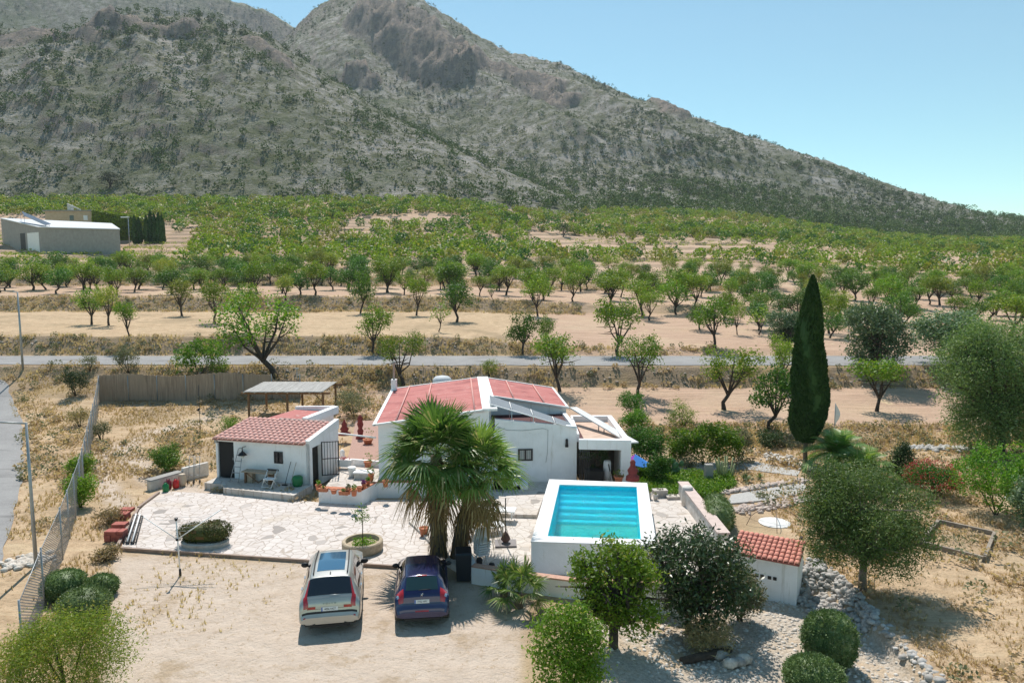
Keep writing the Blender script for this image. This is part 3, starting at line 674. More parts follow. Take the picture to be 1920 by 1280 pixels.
def reedmat(name, c1, c2, ax='X', sc=9):
    m, t, o = nt(name); P = coords(t)
    s = (sc, .25, .25) if ax == 'X' else ((.25, sc, .25) if ax == 'Y' else (sc, sc, .25))
    mp = nd(t, "ShaderNodeMapping", {'Vector': P, 'Scale': s}).outputs[0]
    n1 = noise(t, mp, 2.2, 5, .75); c = mixc(t, con(t, n1, .35, .65), c1, c2)
    c = mixc(t, con(t, noise(t, P, .5, 4), .5, .75), c, tuple(v*.75 for v in c1))
    b = nd(t, "ShaderNodeBsdfPrincipled", {'Base Color': c, 'Roughness': .9})
    bn = nd(t, "ShaderNodeBump", {'Height': n1, 'Strength': .9, 'Distance': .03}); t.links.new(bn.outputs[0], b.inputs['Normal'])
    t.links.new(b.outputs[0], o.inputs[0]); return m
M_REED = reedmat("reed_screen", (.50, .37, .27), (.21, .15, .11), 'Z', 7)
M_REEDR = reedmat("reed_roof", (.52, .51, .48), (.20, .19, .175), 'X', 10)
M_GALV = pm("galvanised_steel", (.42, .44, .45), (.34, .36, .37), 4, .45, 0, metal=.5)
M_STONEW = pm("pale_stone", (.60, .56, .50), (.40, .36, .31), 3, .9, .6, 14)
M_CONC = pm("concrete", (.36, .345, .32), (.27, .26, .24), 1.2, .9, .3, 20, lo=.3, hi=.7)
M_GLASSD = pm("dark_glass", (.02, .025, .03), None, 1, .08, spec=.8)
M_CURT = pm("curtain", (.55, .55, .52), None, 1, .9)
M_PINKG = pm("pink_gravel", (.46, .30, .245), (.34, .21, .17), 18, .95, .6, 40)
M_GRAVELP = pm("grey_gravel", (.50, .49, .46), (.38, .37, .35), 16, .95, .6, 40)
def paving(name, c1, c2, joint, sc=1.5, jw=.045, rnd=1.0):
    m, t, o = nt(name); P = coords(t, False)
    wv = nd(t, "ShaderNodeVectorMath", {0: P, 1: nd(t, "ShaderNodeVectorMath", {0: noise(t, P, 2.2, 3, .6, False), 1: (.22, .22, 0)}, operation='MULTIPLY').outputs[0]}, operation='ADD').outputs[0]
    fl = nd(t, "ShaderNodeVectorMath", {0: wv, 1: (1, 1, 0)}, operation='MULTIPLY').outputs[0]
    v = nd(t, "ShaderNodeTexVoronoi", {'Vector': fl, 'Scale': sc, 'Randomness': rnd}); e = nd(t, "ShaderNodeTexVoronoi", {'Vector': fl, 'Scale': sc, 'Randomness': rnd}, feature='DISTANCE_TO_EDGE')
    hs = nd(t, "ShaderNodeSeparateColor", {0: v.outputs['Color']})
    c = mixc(t, hs.outputs[0], c1, c2); c = mixc(t, con(t, noise(t, P, 7, 5), .4, .75), c, tuple(q*.86 for q in c1))
    c = mixc(t, con(t, hs.outputs[1], .94, .97), c, tuple(q*.55 for q in c2))
    c = mixc(t, con(t, noise(t, P, .5, 5), .55, .75), c, (.52, .44, .35))
    j = con(t, e.outputs['Distance'], jw*.4, jw); c = mixc(t, j, joint, c)
    b = nd(t, "ShaderNodeBsdfPrincipled", {'Base Color': c, 'Roughness': .8})
    bn = nd(t, "ShaderNodeBump", {'Height': j, 'Strength': .6, 'Distance': .02}); t.links.new(bn.outputs[0], b.inputs['Normal'])
    t.links.new(b.outputs[0], o.inputs[0]); return m
M_PAVE = paving("crazy_paving", (.66, .60, .555), (.56, .50, .455), (.42, .35, .29), 2.5, .045)
M_DECK = paving("deck_paving", (.62, .57, .52), (.53, .48, .43), (.42, .36, .30), 2.3, .04)
def v3(p, z): return (float(p[0]), float(p[1]), z)
def wallseg(mb, a, b, th, z0, z1, z1b=None):
    """upright wall from a to b, thickness th to the right of a->b"""
    a = np.array(a[:2], float); b = np.array(b[:2], float); d = (b-a)/np.linalg.norm(b-a); n = np.array([-d[1], d[0]])*th
    z1b = z1 if z1b is None else z1b
    P = [a, b, b+n, a+n]; return mb.hexa([v3(p, z0) for p in P]+[v3(a, z1), v3(b, z1b), v3(b+n, z1b), v3(a+n, z1)])
# ---------------------------------------------------------------- house
A0 = np.array([-1.15, 36.0]); bb = np.array([-.0758, .9971]); ss = np.array([.9971, .0758])
def H(s, b): p = A0+ss*s+bb*b; return (float(p[0]), float(p[1]))
house = thing("house", "white single-storey house with a faded red low-pitched roof", "house", (*H(0, 0), 0))
mb = MB()
zr, ze = 3.93, 3.27
mb.prism([H(-5.6, 0), H(0, 0), H(0, 10.5), H(-5.6, 10.5)], -.2, [ze, zr, zr, ze])
mb.prism([H(0, 4), H(4.55, 4), H(4.55, 10.45), H(0, 10.45)], -.2, [zr-.003, 3.2, 3.2, zr-.003])
mb.prism([H(.003, 0), H(4.5, 0), H(4.5, 3.997), H(.003, 3.997)], -.2, 2.75)
wallseg(mb, H(.28, .003), H(4.497, .003), .22, 2.74, 3.50, 3.04); wallseg(mb, H(4.5, .22), H(4.5, 3.99), .22, 2.74, 3.04, 3.0)
mb.build("wall", M_WHITE, house)
def sheetroof(name, q, mat, parent, nx=24, ny=24):
    """roof sheet between quad corners (a,b,c,d), 6 cm thick"""
    return MB().slab(q, .06).build(name, mat, parent)
def z3(sb, z): p = H(*sb); return (p[0], p[1], z)
sheetroof("roof", [z3((-5.72, -.12), 3.34), z3((-.25, -.12), 4.0), z3((-.25, 10.55), 4.0), z3((-5.72, 10.55), 3.34)], M_REDROOF, house)
sheetroof("roof", [z3((.25, 3.88), 3.99), z3((4.62, 3.88), 3.27), z3((4.62, 10.5), 3.27), z3((.25, 10.5), 3.99)], M_REDROOF, house)
mb = MB(); mb.slab([z3((-.36, -.16), 4.07), z3((.40, -.16), 4.07), z3((.36, 10.6), 4.07), z3((-.32, 10.6), 4.07)], .12)
for q in ([(-5.80, -.2, 3.37), (-.35, -.2, 4.04), (-.35, -.02, 4.04), (-5.8, -.02, 3.37)], [(-5.86, -.2, 3.37), (-5.68, -.2, 3.39), (-5.68, 10.6, 3.39), (-5.86, 10.6, 3.37)],
          [(-5.80, 10.5, 3.37), (-.32, 10.5, 4.03), (-.32, 10.66, 4.03), (-5.8, 10.66, 3.37)], [(.36, 10.44, 4.02), (4.66, 10.44, 3.31), (4.66, 10.6, 3.31), (.36, 10.6, 4.02)],
          [(4.56, 3.84, 3.31), (4.7, 3.84, 3.29), (4.7, 10.6, 3.29), (4.56, 10.6, 3.31)], [(.41, 3.8, 4.01), (4.66, 3.8, 3.32), (4.66, 3.94, 3.32), (.41, 3.94, 4.01)]):
    mb.slab([z3((s, b), z) for s, b, z in q], .09)
mb.build("parapet", M_WHITE2, house)
mb = MB()
for s in (-4.7, -3.3, -.75): mb.tube([z3((s, 10.4), 3.41+(s+5.72)*.1207), z3((s, -.05), 3.41+(s+5.72)*.1207)], .045, 6)
for s in (1.55, 3.3): mb.tube([z3((s, 10.3), 4.04-(s-.25)*.1647), z3((s, 4.05), 4.04-(s-.25)*.1647)], .045, 6)
mb.build("roof_rib", pm("pink_rib", (.62, .32, .28), None), house)
MB().slab([z3((.3, .23), 2.83), z3((4.27, .23), 2.83), z3((4.27, 3.99), 2.88), z3((.3, 3.99), 2.88)], .05).build("flat_roof", M_SHADED_MAROON, house)
# windows, lamp and cable on the front wall
def wall_box(mb, s, z, w, h, th, out): # a box standing proud of the front wall, s along the wall
    a = H(s-w/2, -out); b = H(s+w/2, -out); return wallseg(mb, a, b, th, z, z+h)
sw = 1.62+.4
def window(parent, Pf, s, z, w, h, bars=3, curtain=True):
    """Pf(s, out) -> xy on the wall line"""
    def bx(mb, s0, s1, z0, z1, o0, o1):
        a, b = np.array(Pf(s0, o0)), np.array(Pf(s1, o0)); c, d = np.array(Pf(s1, o1)), np.array(Pf(s0, o1))
        return mb.hexa([v3(d, z0), v3(c, z0), v3(b, z0), v3(a, z0), v3(d, z1), v3(c, z1), v3(b, z1), v3(a, z1)])
    g = MB(); bx(g, s-w/2, s+w/2, z, z+h, -.02, .012); wnd = g.build("window", M_GLASSD, parent)
    f = MB(); t = .05
    bx(f, s-w/2-t, s-w/2, z-t, z+h+t, -.02, .05); bx(f, s+w/2, s+w/2+t, z-t, z+h+t, -.02, .05); bx(f, s-w/2, s+w/2, z+h, z+h+t, -.02, .05); bx(f, s-w/2, s+w/2, z-t, z, -.02, .05); bx(f, s-.02, s+.02, z, z+h, -.02, .045)
    f.build("frame", M_BLACK, wnd)
    if curtain:
        c = MB(); bx(c, s-w*.42, s-w*.08, z+.03, z+h-.03, .013, .018); bx(c, s+w*.08, s+w*.42, z+.03, z+h-.03, .013, .018); c.build("curtain", M_CURT, wnd)
    k = MB()
    for i in range(bars): q = s-w/2+w*(i+1)/(bars+1); bx(k, q-.008, q+.008, z, z+h, .055, .07)
    k.build("grille", M_BLACK, wnd); return wnd
window(house, lambda s, o: H(s, -o), 1.84, 1.36, .66, .52, 5)
g = MB(); wall_box(g, 3.97, 2.05, .12, .32, .1, .12); g.tube([v3(H(3.97, -.06), 2.0), v3(H(3.97, -.06), 2.42)], [.09, .05], 8); g.build("wall_lamp", M_BLACK, house)
g = MB(); cb = [(.4, 3.1), (.9, 2.92), (1.7, 2.88), (2.75, 2.98), (3.0, 2.9), (2.98, 1.7), (2.9, 1.2)]
g.tube([v3(H(s, -.015), z) for s, z in cb], .012, 5); g.build("cable", pm("grey_cable", (.35, .35, .36), None), house)
# chimney pipe and dish beyond the left roof
p = D(739, 730, 45.5); c = thing("chimney_pipe", "thin white chimney pipe rising behind the left roof corner", "chimney", (p[0], p[1], 2.5))
MB().box((p[0], p[1], 2.5), (.34, .34, 1.55)).build("base", M_WHITE, c); MB().lathe((p[0], p[1], 4.05), [(.07, 0), (.07, .95), (.13, 1.0), (.13, 1.12), (.02, 1.2)], 10).build("pipe", M_CONC, c)
p = D(829, 715, 47.2); g = MB(); g.lathe((p[0], p[1], 3.35), [(.62, 0), (.62, .45), (.45, .62), (.05, .7)], 20); props(g.build("water_tank", pm("tank_grey", (.55, .58, .6), None)), "pale round water tank top behind the red roof", "tank")
# ---------------------------------------------------------------- solar panels
def solar():
    m, t, o = nt("solar_cells"); P = coords(t)
    b = nd(t, "ShaderNodeTexBrick", {'Vector': P, 'Scale': 3.0, 'Color1': (.25, .27, .30), 'Color2': (.29, .31, .34), 'Mortar': (.45, .47, .5), 'Mortar Size': .012})
    p_ = nd(t, "ShaderNodeBsdfPrincipled", {'Base Color': b.outputs[0], 'Roughness': .35, 'Coat Weight': .5, 'Specular IOR Level': .8}); t.links.new(p_.outputs[0], o.inputs[0]); return m
M_SOLAR = solar()
qa = [D(916, 740, 38.7), D(1077, 794.5, 37.3), D(1081, 803.5, 36.25), D(919, 757, 36.35)]
sp = thing("solar_panel_row", "tilted row of grey solar panels over the recess below the red roof", "solar panels", (*qa[3][:2], 2.85))
fr = MB(); n = 4
for i in range(n):
    t0, t1 = i/n+.012, (i+1)/n-.012; l = lambda a, b, t: a+(b-a)*t
    q = [l(qa[3], qa[2], t0), l(qa[3], qa[2], t1), l(qa[0], qa[1], t1), l(qa[0], qa[1], t0)]
    MB().slab(q, .045).build("panel", M_SOLAR, sp)
for i in range(n+1):
    t = min(max(i/n, .004), .996); a = l(qa[3], qa[2], t); b = l(qa[0], qa[1], t); fr.tube([a+(0, 0, -.01), b+(0, 0, -.01)], .028, 5); fr.tube([a, (a[0], a[1]+.1, 2.85)], .02, 5); fr.tube([b, (b[0], b[1], 2.87)], .02, 5)
fr.tube([qa[3]-(0, .01, .02), qa[2]-(0, .01, .02)], .03, 5); fr.build("frame", M_WHITE2, sp)
# ---------------------------------------------------------------- porch at the right
PFL, PFR, PBR, PBL = np.array([3.36, 35.25]), np.array([5.93, 35.1]), np.array([5.78, 41.2]), np.array([3.4, 41.2])
porch = thing("porch", "white flat-roofed porch with a wide dark opening beside the pool", "porch", (4.6, 35.2, 0))
mb = MB(); wt = 2.62
mb.prism([(5.45, 35.12), (5.93, 35.1), (5.9, 35.55), (5.45, 35.55)], -.2, wt)                      # pillar
mb.prism([(3.36, 35.25), (5.45, 35.13), (5.45, 35.5), (3.36, 35.5)], 2.12, wt)                     # beam
mb.prism([(5.6, 35.553), (5.9, 35.553), (5.78, 41.2), (5.5, 41.2)], -.2, wt); mb.prism([(3.4, 40.95), (5.5, 40.95), (5.5, 41.2), (3.4, 41.2)], -.2, wt)
mb.prism([(3.36, 36.5), (3.48, 36.5), (3.5, 40.95), (3.38, 40.95)], 2.2, wt)
mb.build("wall", M_WHITE, porch)
MB().prism([(3.49, 35.503), (5.597, 35.503), (5.497, 40.947), (3.49, 40.947)], 2.2, 2.3).build("flat_roof", pm("beige_roof_tiles", (.62, .46, .36), (.52, .37, .28), 2, .9), porch)
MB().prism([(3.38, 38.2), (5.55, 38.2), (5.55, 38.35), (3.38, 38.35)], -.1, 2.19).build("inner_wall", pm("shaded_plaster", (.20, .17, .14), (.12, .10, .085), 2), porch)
MB().prism([(3.495, 35.6), (3.75, 35.6), (3.6, 40.9), (3.495, 40.9)], 2.302, 2.345).build("red_edge", M_SHADED_MAROON, porch)
g = MB(); g.box((3.62, 35.2, 1.72), (.5, .05, .04)); g.box((3.62, 35.2, 2.02), (.5, .05, .04))
for x in (3.4, 3.52, 3.64, 3.76, 3.86): g.box((x, 35.2, .5), (.03, .03, 1.55))
g.build("iron_gate", M_BLACK, porch)
pn = MB(); a, b = D(1069, 763, 40.6), D(1181, 829, 36.0); w_ = np.array([.42, .1, .0])
pn.slab([b-w_*.2, b+w_*1.1, a+w_*.9, a-w_*.1], .07)
st = thing("roof_panel_strip", "long pale panel slanting on posts above the porch roof", "panel", (a[0], a[1], 2.3))
pn.build("panel", pm("pale_panel", (.66, .67, .65), (.55, .56, .55), 2, .5), st)
g = MB()
for q in (.47, .56): p = a+(b-a)*q; g.tube([(p[0]+.12, p[1], 2.3), (p[0]+.12, p[1], p[2]-.05)], .035, 6)
g.build("post", M_GALV, st)
# ---------------------------------------------------------------- pool
ZP = 1.4
o4 = [G(996, 1014, ZP), G(1231, 1021, ZP), G(1213, 905, ZP), G(1030, 898, ZP)]
i4 = [G(1026.5, 1004.5, ZP), G(1202, 1010, ZP), G(1194, 911.5, ZP), G(1049, 907.5, ZP)]
pool = thing("swimming_pool", "raised white-walled swimming pool with bright turquoise water", "swimming pool", (*o4[0][:2], 0))
mb = MB(); zb = -.15
for k in range(4):
    a, b, c, d = o4[k], o4[(k+1) % 4], i4[(k+1) % 4], i4[k]
    ins = lambda p: p*.985+np.mean(o4, 0)*.015
    mb.hexa([v3(a, zb), v3(b, zb), v3(c, zb), v3(d, zb), v3(a, ZP-.06), v3(b, ZP-.06), v3(c, ZP-.06), v3(d, ZP-.06)])
mb.build("wall", M_WHITE, pool)
mb = MB(); cen = np.mean(o4, 0)
for k in range(4):
    a, b, c, d = [cen+(p-cen)*q for p, q in ((o4[k], 1.006), (o4[(k+1) % 4], 1.006), (i4[(k+1) % 4], .997), (i4[k], .997))]
    mb.hexa([v3(p, ZP-.057) for p in (a, b, c, d)]+[v3(p, ZP) for p in (a, b, c, d)])
mb.build("coping", M_WHITE2, pool, bevel=.012)
def bil(u, v): # u left-right, v front-back inside the basin
    return (i4[0]*(1-u)+i4[1]*u)*(1-v)+(i4[3]*(1-u)+i4[2]*u)*v
def poolmat(name, c1, c2):
    m, t, o = nt(name); P = coords(t, False)
    v = nd(t, "ShaderNodeTexVoronoi", {'Vector': P, 'Scale': 26}); c = mixc(t, nd(t, "ShaderNodeSeparateColor", {0: v.outputs['Color']}).outputs[0], c1, c2)
    b = nd(t, "ShaderNodeBsdfPrincipled", {'Base Color': c, 'Roughness': .5}); t.links.new(b.outputs[0], o.inputs[0]); return m
M_MOS = poolmat("turquoise_mosaic", (.0, .69, .85), (.0, .83, .98)); M_MOSL = poolmat("pale_mosaic_step", (.01, .72, .88), (.06, .86, .98))
L_ = np.linalg.norm(i4[3]-i4[0]); dv = .36/L_; mb = MB(); zf = .05
e = .0025
steps = [(1-k*dv, ZP-.24-k*.17) for k in range(1, 7)]
vs_ = 1-6*dv
mb.hexa([v3(bil(e, e), zf-.1), v3(bil(1-e, e), zf-.1), v3(bil(1-e, 1-e), zf-.1), v3(bil(e, 1-e), zf-.1), v3(bil(e, e), zf), v3(bil(1-e, e), zf), v3(bil(1-e, 1-e), zf+.12), v3(bil(e, 1-e), zf+.12)])
def lin(a, b, o_=.01):
    n_ = np.cross([0, 0, 1], (b-a)); n_ = n_/np.linalg.norm(n_)*o_; mb.hexa([v3(a, zf), v3(b, zf), v3(b+n_, zf), v3(a+n_, zf), v3(a, ZP-.062), v3(b, ZP-.062), v3(b+n_, ZP-.062), v3(a+n_, ZP-.062)])
for k in range(4): lin(i4[k], i4[(k+1) % 4])
mb.build("basin", M_MOS, pool)
mb = MB()
for k, (v, z) in enumerate(steps):
    v1 = v+dv-(e if k == 0 else -.0003); mb.hexa([v3(bil(.006, v), zf), v3(bil(.994, v), zf), v3(bil(.994, v1), zf), v3(bil(.006, v1), zf), v3(bil(.006, v), z), v3(bil(.994, v), z), v3(bil(.994, v1), z), v3(bil(.006, v1), z)])
mb.build("steps", M_MOSL, pool)
def water():
    m, t, o = nt("pool_water"); P = coords(t, False)
    h = math_(t, 'ADD', noise(t, P, 4.5, 3, .6), math_(t, 'MULTIPLY', noise(t, P, 14, 2), .4))
    bn = nd(t, "ShaderNodeBump", {'Height': h, 'Strength': .8, 'Distance': .12})
    fr = nd(t, "ShaderNodeFresnel", {'IOR': 1.2, 'Normal': bn.outputs[0]})
    gl = nd(t, "ShaderNodeBsdfGlossy", {'Color': (1, 1, 1), 'Roughness': .06, 'Normal': bn.outputs[0]})
    rf = nd(t, "ShaderNodeBsdfRefraction", {'Color': (.3, .97, 1.0), 'IOR': 1.33, 'Roughness': .0, 'Normal': bn.outputs[0]})
    tp = nd(t, "ShaderNodeBsdfTransparent", {'Color': (.2, .97, 1.0)})
    mx0 = nd(t, "ShaderNodeMixShader", {0: .35, 1: tp.outputs[0], 2: rf.outputs[0]})
    mx = nd(t, "ShaderNodeMixShader", {0: fr.outputs[0], 1: mx0.outputs[0], 2: gl.outputs[0]}); t.links.new(mx.outputs[0], o.inputs[0]); return m
nxw, nyw = 40, 70; Vw = [tuple(bil(e*2+(1-4*e)*i/nxw, e*2+(1-4*e)*j/nyw)*[1, 1, 0]+[0, 0, ZP-.16]) for j in range(nyw+1) for i in range(nxw+1)]
ix = np.arange((nxw+1)*(nyw+1)).reshape(nyw+1, nxw+1)
link_mesh(np_mesh("water", np.array(Vw), np.stack([ix[:-1, :-1], ix[:-1, 1:], ix[1:, 1:], ix[1:, :-1]], -1).reshape(-1, 4), True), "water", water(), pool)
pool.children[-1].data.transform(__import__("mathutils").Matrix.Translation(-pool.location))
M_HOSE = pm("grey_hose", (.22, .24, .25), None)
g = MB(); g.tube([G(1075, 1010, ZP+.02), D(1071, 1017, 25.35), D(1066, 1040, 25.4), D(1050, 1066, 25.35), D(1035, 1076, 25.3), D(1018, 1072, 25.25), D(1012, 1060, 25.3)], .02, 6); props(g.build("hose", M_HOSE), "grey hose hanging down the front wall of the pool", "hose")
g = MB(); p0 = D(1024, 1050, 25.1)
for r_ in (.42, .36, .3): g.tube([p0+(r_*cos(a), .02*r_, r_*sin(a)) for a in np.linspace(0, 2*pi, 20)], .035, 6)
props(g.build("hose_coil", pm("cream_hose", (.62, .56, .42), None)), "cream coiled hose against the pool's front wall", "hose")
g = MB(); g.tube([D(1141, 870, 35.2), D(1147, 898, 33.4), D(1151, 915, 32.2)], .03, 6); props(g.build("pool_pole", M_BLACK), "thin dark pole leaning over the far pool edge", "pole")
# ---------------------------------------------------------------- patio, deck, walls
def slab_poly(name, pts, z, mat, th=.25, kind='structure'):
    o = MB().prism([(p[0], p[1]) for p in pts], z-th, z).build(name, mat); return props(o, kind=kind)
pat = [G(228, 1024, .1), G(560, 1048, .1), G(806, 1062, .1), G(835, 1050, .1), G(790, 1000, .1), G(765, 975, .1), (-2.3, 34.0), (-9.2, 33.2), (-13.7, 34.4), G(300, 920, .1), G(262, 955, .1)]
slab_poly("patio", pat, .1, M_PAVE)
g = MB(); a, b = G(228, 1026, .1), G(806, 1064, .1); wallseg(g, a, b, -.09, -.1, .13); a2 = G(262, 953, .1); wallseg(g, G(222, 1026, .1), a2, .12, -.1, .16); wallseg(g, a2, G(300, 925, .1), .12, -.1, .2)
props(g.build("kerb", pm("brown_kerb", (.36, .26, .2), (.26, .19, .15), 5)), kind='structure')
deck = [(G(884, 1094)[0], G(884, 1094)[1]+.15), (G(1000, 1113)[0], G(1000, 1113)[1]+.15), (G(1080, 1124)[0], G(1080, 1124)[1]+.15), (G(1278, 1150, -.4)[0], G(1278, 1150, -.4)[1]+.15), (7.9, 26.6), (8.15, 33.6), (6.1, 35.0), (3.3, 36.3), (-1.2, 35.9), (-2.28, 34.02), G(766, 976, .2), G(792, 1000, .2), G(838, 1052, .2)]
slab_poly("pool_deck", deck, .2, M_DECK, .9)
g = MB(); g.prism([G(940, 963, .35)[:2], G(1006, 965, .35)[:2], G(1018, 935, .35)[:2], G(935, 930, .35)[:2]], .1, .36); props(g.build("upper_deck", M_DECK), kind='structure')
W1 = [G(884, 1094), G(1000, 1113), G(1080, 1124), G(1278, 1150, -.4)]
rw = thing("retaining_wall", "low white curved retaining wall with brick cap below the pool", "wall", (*W1[1][:2], 0))
g = MB(); c2 = MB()
for a, b in zip(W1[:-1], W1[1:]):
    wallseg(g, a, b, .24, -.75, .62); wallseg(c2, a+(0, -.02, 0), b+(0, -.02, 0), .28, .622, .67)
wallseg(g, W1[0]+(-.05, .2, 0), W1[0]+(-.5, 2.2, 0), -.22, -.2, .62)
g.build("wall_body", M_WHITE, rw); c2.build("brick_cap", pm("brick_cap", (.56, .33, .24), (.45, .25, .18), 9), rw)
lw = thing("garden_wall", "straight low wall with pinkish top at the deck's right edge", "wall", (8.2, 27, 0))
MB().box((8.2, 30.3, -.3), (.42, 6.6, 1.2)).build("wall_body", M_DIRTYW, lw); MB().box((8.2, 30.3, .902), (.5, 6.7, .07)).build("coping", pm("pinkish_render", (.62, .50, .44), (.52, .41, .36), 3), lw)
p = G(1288, 947, .2); g = MB(); g.lathe((p[0], p[1], .2), [(.25, 0), (.25, .86), (.22, .9), (.0, .92)], 24); props(g.build("round_post", M_DIRTYW), "short thick white round post at the garden wall's end", "post")
# terrace between the outbuilding and the house
TW = [(-9.15, 33.15), (-7.02, 32.8), (-6.55, 34.1), (-2.25, 34.15)]
slab_poly("terrace", [(-9.13, 33.2), (-7.05, 32.9), (-6.6, 34.15), (-2.2, 34.2), (-1.2, 35.95), (-6.7, 35.55), (-6.9, 37.6), (-9.2, 38.2)], .5, M_DECK, .5)
tw = thing("terrace_wall", "low white terrace wall edged with terracotta under flower pots", "wall", (-8, 33, 0)); g = MB(); c2 = MB()
for a, b in zip(TW[:-1], TW[1:]): wallseg(g, a, b, .25, -.1, .78); wallseg(c2, (a[0], a[1]-.03), (b[0], b[1]-.03), .31, .782, .82)
g.build("wall_body", M_WHITE, tw); c2.build("terracotta_edge", M_TERRA, tw)
slab_poly("gravel_court", [(-9.0, 38.25), (-7.0, 37.7), (-7.62, 46), (-9, 49), (-10.8, 49), (-9.6, 42)], .62, M_PINKG, .6)
g = MB(); wallseg(g, (-9.0, 38.2), (-6.95, 37.65), .15, .4, .84); props(g.build("low_kerb_wall", M_WHITE), "low white kerb wall before the pink gravel court", "wall")
# ---------------------------------------------------------------- outbuilding with tiled roof
FL, FR = np.array([-15.25, 36.3]), np.array([-10.05, 35.0]); s2 = (FR-FL)/np.linalg.norm(FR-FL); b2 = np.array([-s2[1], s2[0]]); WB = float(np.linalg.norm(FR-FL))
def S(s, b): p = FL+s2*s+b2*b; return (float(p[0]), float(p[1]))
ob = thing("outbuilding", "small white outbuilding with a clay tile roof and black door", "outbuilding", (*S(0, 0), .4))
DP = 3.0; g = MB(); z0, ze2, zr2 = .1, 2.45, 2.83
def ww(a, b, th, z1, z2=None, zz=z0): wallseg(g, S(*a), S(*b), th, zz, z1, z2)
ww((0, 0), (.12, 0), .2, 2.2); ww((1.05, 0), (WB-.003, 0), .2, ze2, None); ww((.12, 0), (1.05, 0), .2, ze2, None, 2.3)
ww((0, .2), (0, DP), -.2, 2.2, 2.75); ww((0.0, DP-.2), (WB-.003, DP-.2), .2, zr2)
ww((WB, 0), (WB, .25), .2, ze2+.12, ze2+.15); ww((WB, .25), (WB, 1.15), .2, ze2+.15, ze2+.25, 2.2); ww((WB, 1.15), (WB, DP), .2, ze2+.25, zr2+.22)
g.build("wall", M_WHITE, ob)
g = MB(); wallseg(g, S(WB+.03, -.05), S(WB+.03, DP+.05), .24, ze2+.13, ze2+.17, zr2+.27); g.build("verge", M_WHITE2, ob)
g = MB(); wallseg(g, S(-.06, -.02), S(-.06, DP+.05), -.14, 2.2, 2.4, 2.84); g.build("verge", pm("grey_mortar", (.40, .38, .36), None), ob)
g = MB(); wallseg(g, S(.125, .1), S(1.045, .1), .04, .4, 2.295); dr = g.build("door", pm("black_door", (.012, .012, .013), None), ob); MB().box((*S(.95, .08), 1.35), (.03, .05, .12)).build("handle", M_GALV, dr)
def tiles(name, Q, ncol, nrow, mat, parent, rad=.5, lift=.05, step=.035, seed=0):
    """barrel tiles on quad Q = eave-left, eave-right, top-right, top-left"""
    Q = [np.array(q, float) for q in Q]; nrm = np.cross(Q[1]-Q[0], Q[3]-Q[0]); nrm /= np.linalg.norm(nrm)
    V_, F_ = [], []; rr = np.random.default_rng(seed)
    for r in range(nrow):
        for c in range(ncol):
            jz = rr.uniform(0, .012); t0, t1 = r/nrow, min((r+1.12)/nrow, 1)
            for e_, t in ((0, t0), (1, t1)):
                for k in range(7):
                    a = pi*k/6; u = (c+.5-cos(a)*.43*(1-.08*e_))/ncol
                    p = (Q[0]*(1-u)+Q[1]*u)*(1-t)+(Q[3]*(1-u)+Q[2]*u)*t; V_.append(p+nrm*(sin(a)*lift*1.5+(step if e_ == 0 else 0)+jz))
            b0 = len(V_)-14; F_ += [(b0+k, b0+k+1, b0+8+k, b0+7+k) for k in range(6)]
            V_.append((V_[b0]+V_[b0+6])/2); F_ += [(b0+k+1, b0+k, b0+14, b0+14) for k in range(0)]
            F_ += [(b0+14, b0+k+1, b0+k) for k in range(6)]
    m_ = MB(); m_.v = [tuple(p) for p in V_]; m_.f = F_; m_.sm = [len(f) == 4 for f in F_]
    return m_.build(name, mat, parent)
def q3(sb, z): p = S(*sb); return np.array([p[0], p[1], z])
Q = [q3((-.05, -.22), ze2+.02), q3((WB-.22, -.22), ze2+.02), q3((WB-.22, DP+.02), zr2+.06), q3((-.05, DP+.02), zr2+.06)]
MB().slab([p-(0, 0, .005) for p in Q], .05).build("roof_deck", pm("dark_tile_channel", (.50, .23, .18), (.36, .15, .11), 6), ob)
tiles("tiled_roof", Q, 18, 9, M_TILE, ob, lift=.045, step=.03)
g = MB()
for i in range(8): a = q3((1.9+i*.36, DP-.02), zr2+.07); g.tube([a, a+np.array([*s2*.33, 0])], [.1, .085], 8)
g.build("ridge_tile", pm("pale_ridge_tile", (.58, .42, .37), (.45, .32, .28), 6), ob)
window(ob, lambda s, o: S(s, -o), 3.62, 1.42, .38, .5, 3, False)
ba = thing("roof_terrace", "red-floored low roof terrace with white rounded parapet behind the outbuilding", "annex", (-13, 40, 0)); g = MB()
g.prism([S(.6, DP+.02), S(3.2, DP+.02), S(3.4, 6.2), S(.9, 6.2)], .1, 2.75); wallseg(g, S(3.2, DP+.05), S(3.4, 6.2), -.35, 2.7, 3.05, 3.12); wallseg(g, S(.9, 6.2), S(3.4, 6.2), .2, 2.7, 2.95, 3.1)
g.build("wall", M_WHITE, ba); MB().prism([S(.65, DP+.2), S(2.8, DP+.2), S(3.0, 6.15), S(.95, 6.15)], 2.752, 2.79).build("floor", M_REDROOF, ba)
# outbuilding step platform
pf = [S(.0, -.02), S(.0, -1.0), S(1.1, -1.05), S(1.5, -1.55), S(WB+.1, -1.75), S(WB+.1, -.02)]
slab_poly("step_platform", pf, .40, M_DECK, .6)
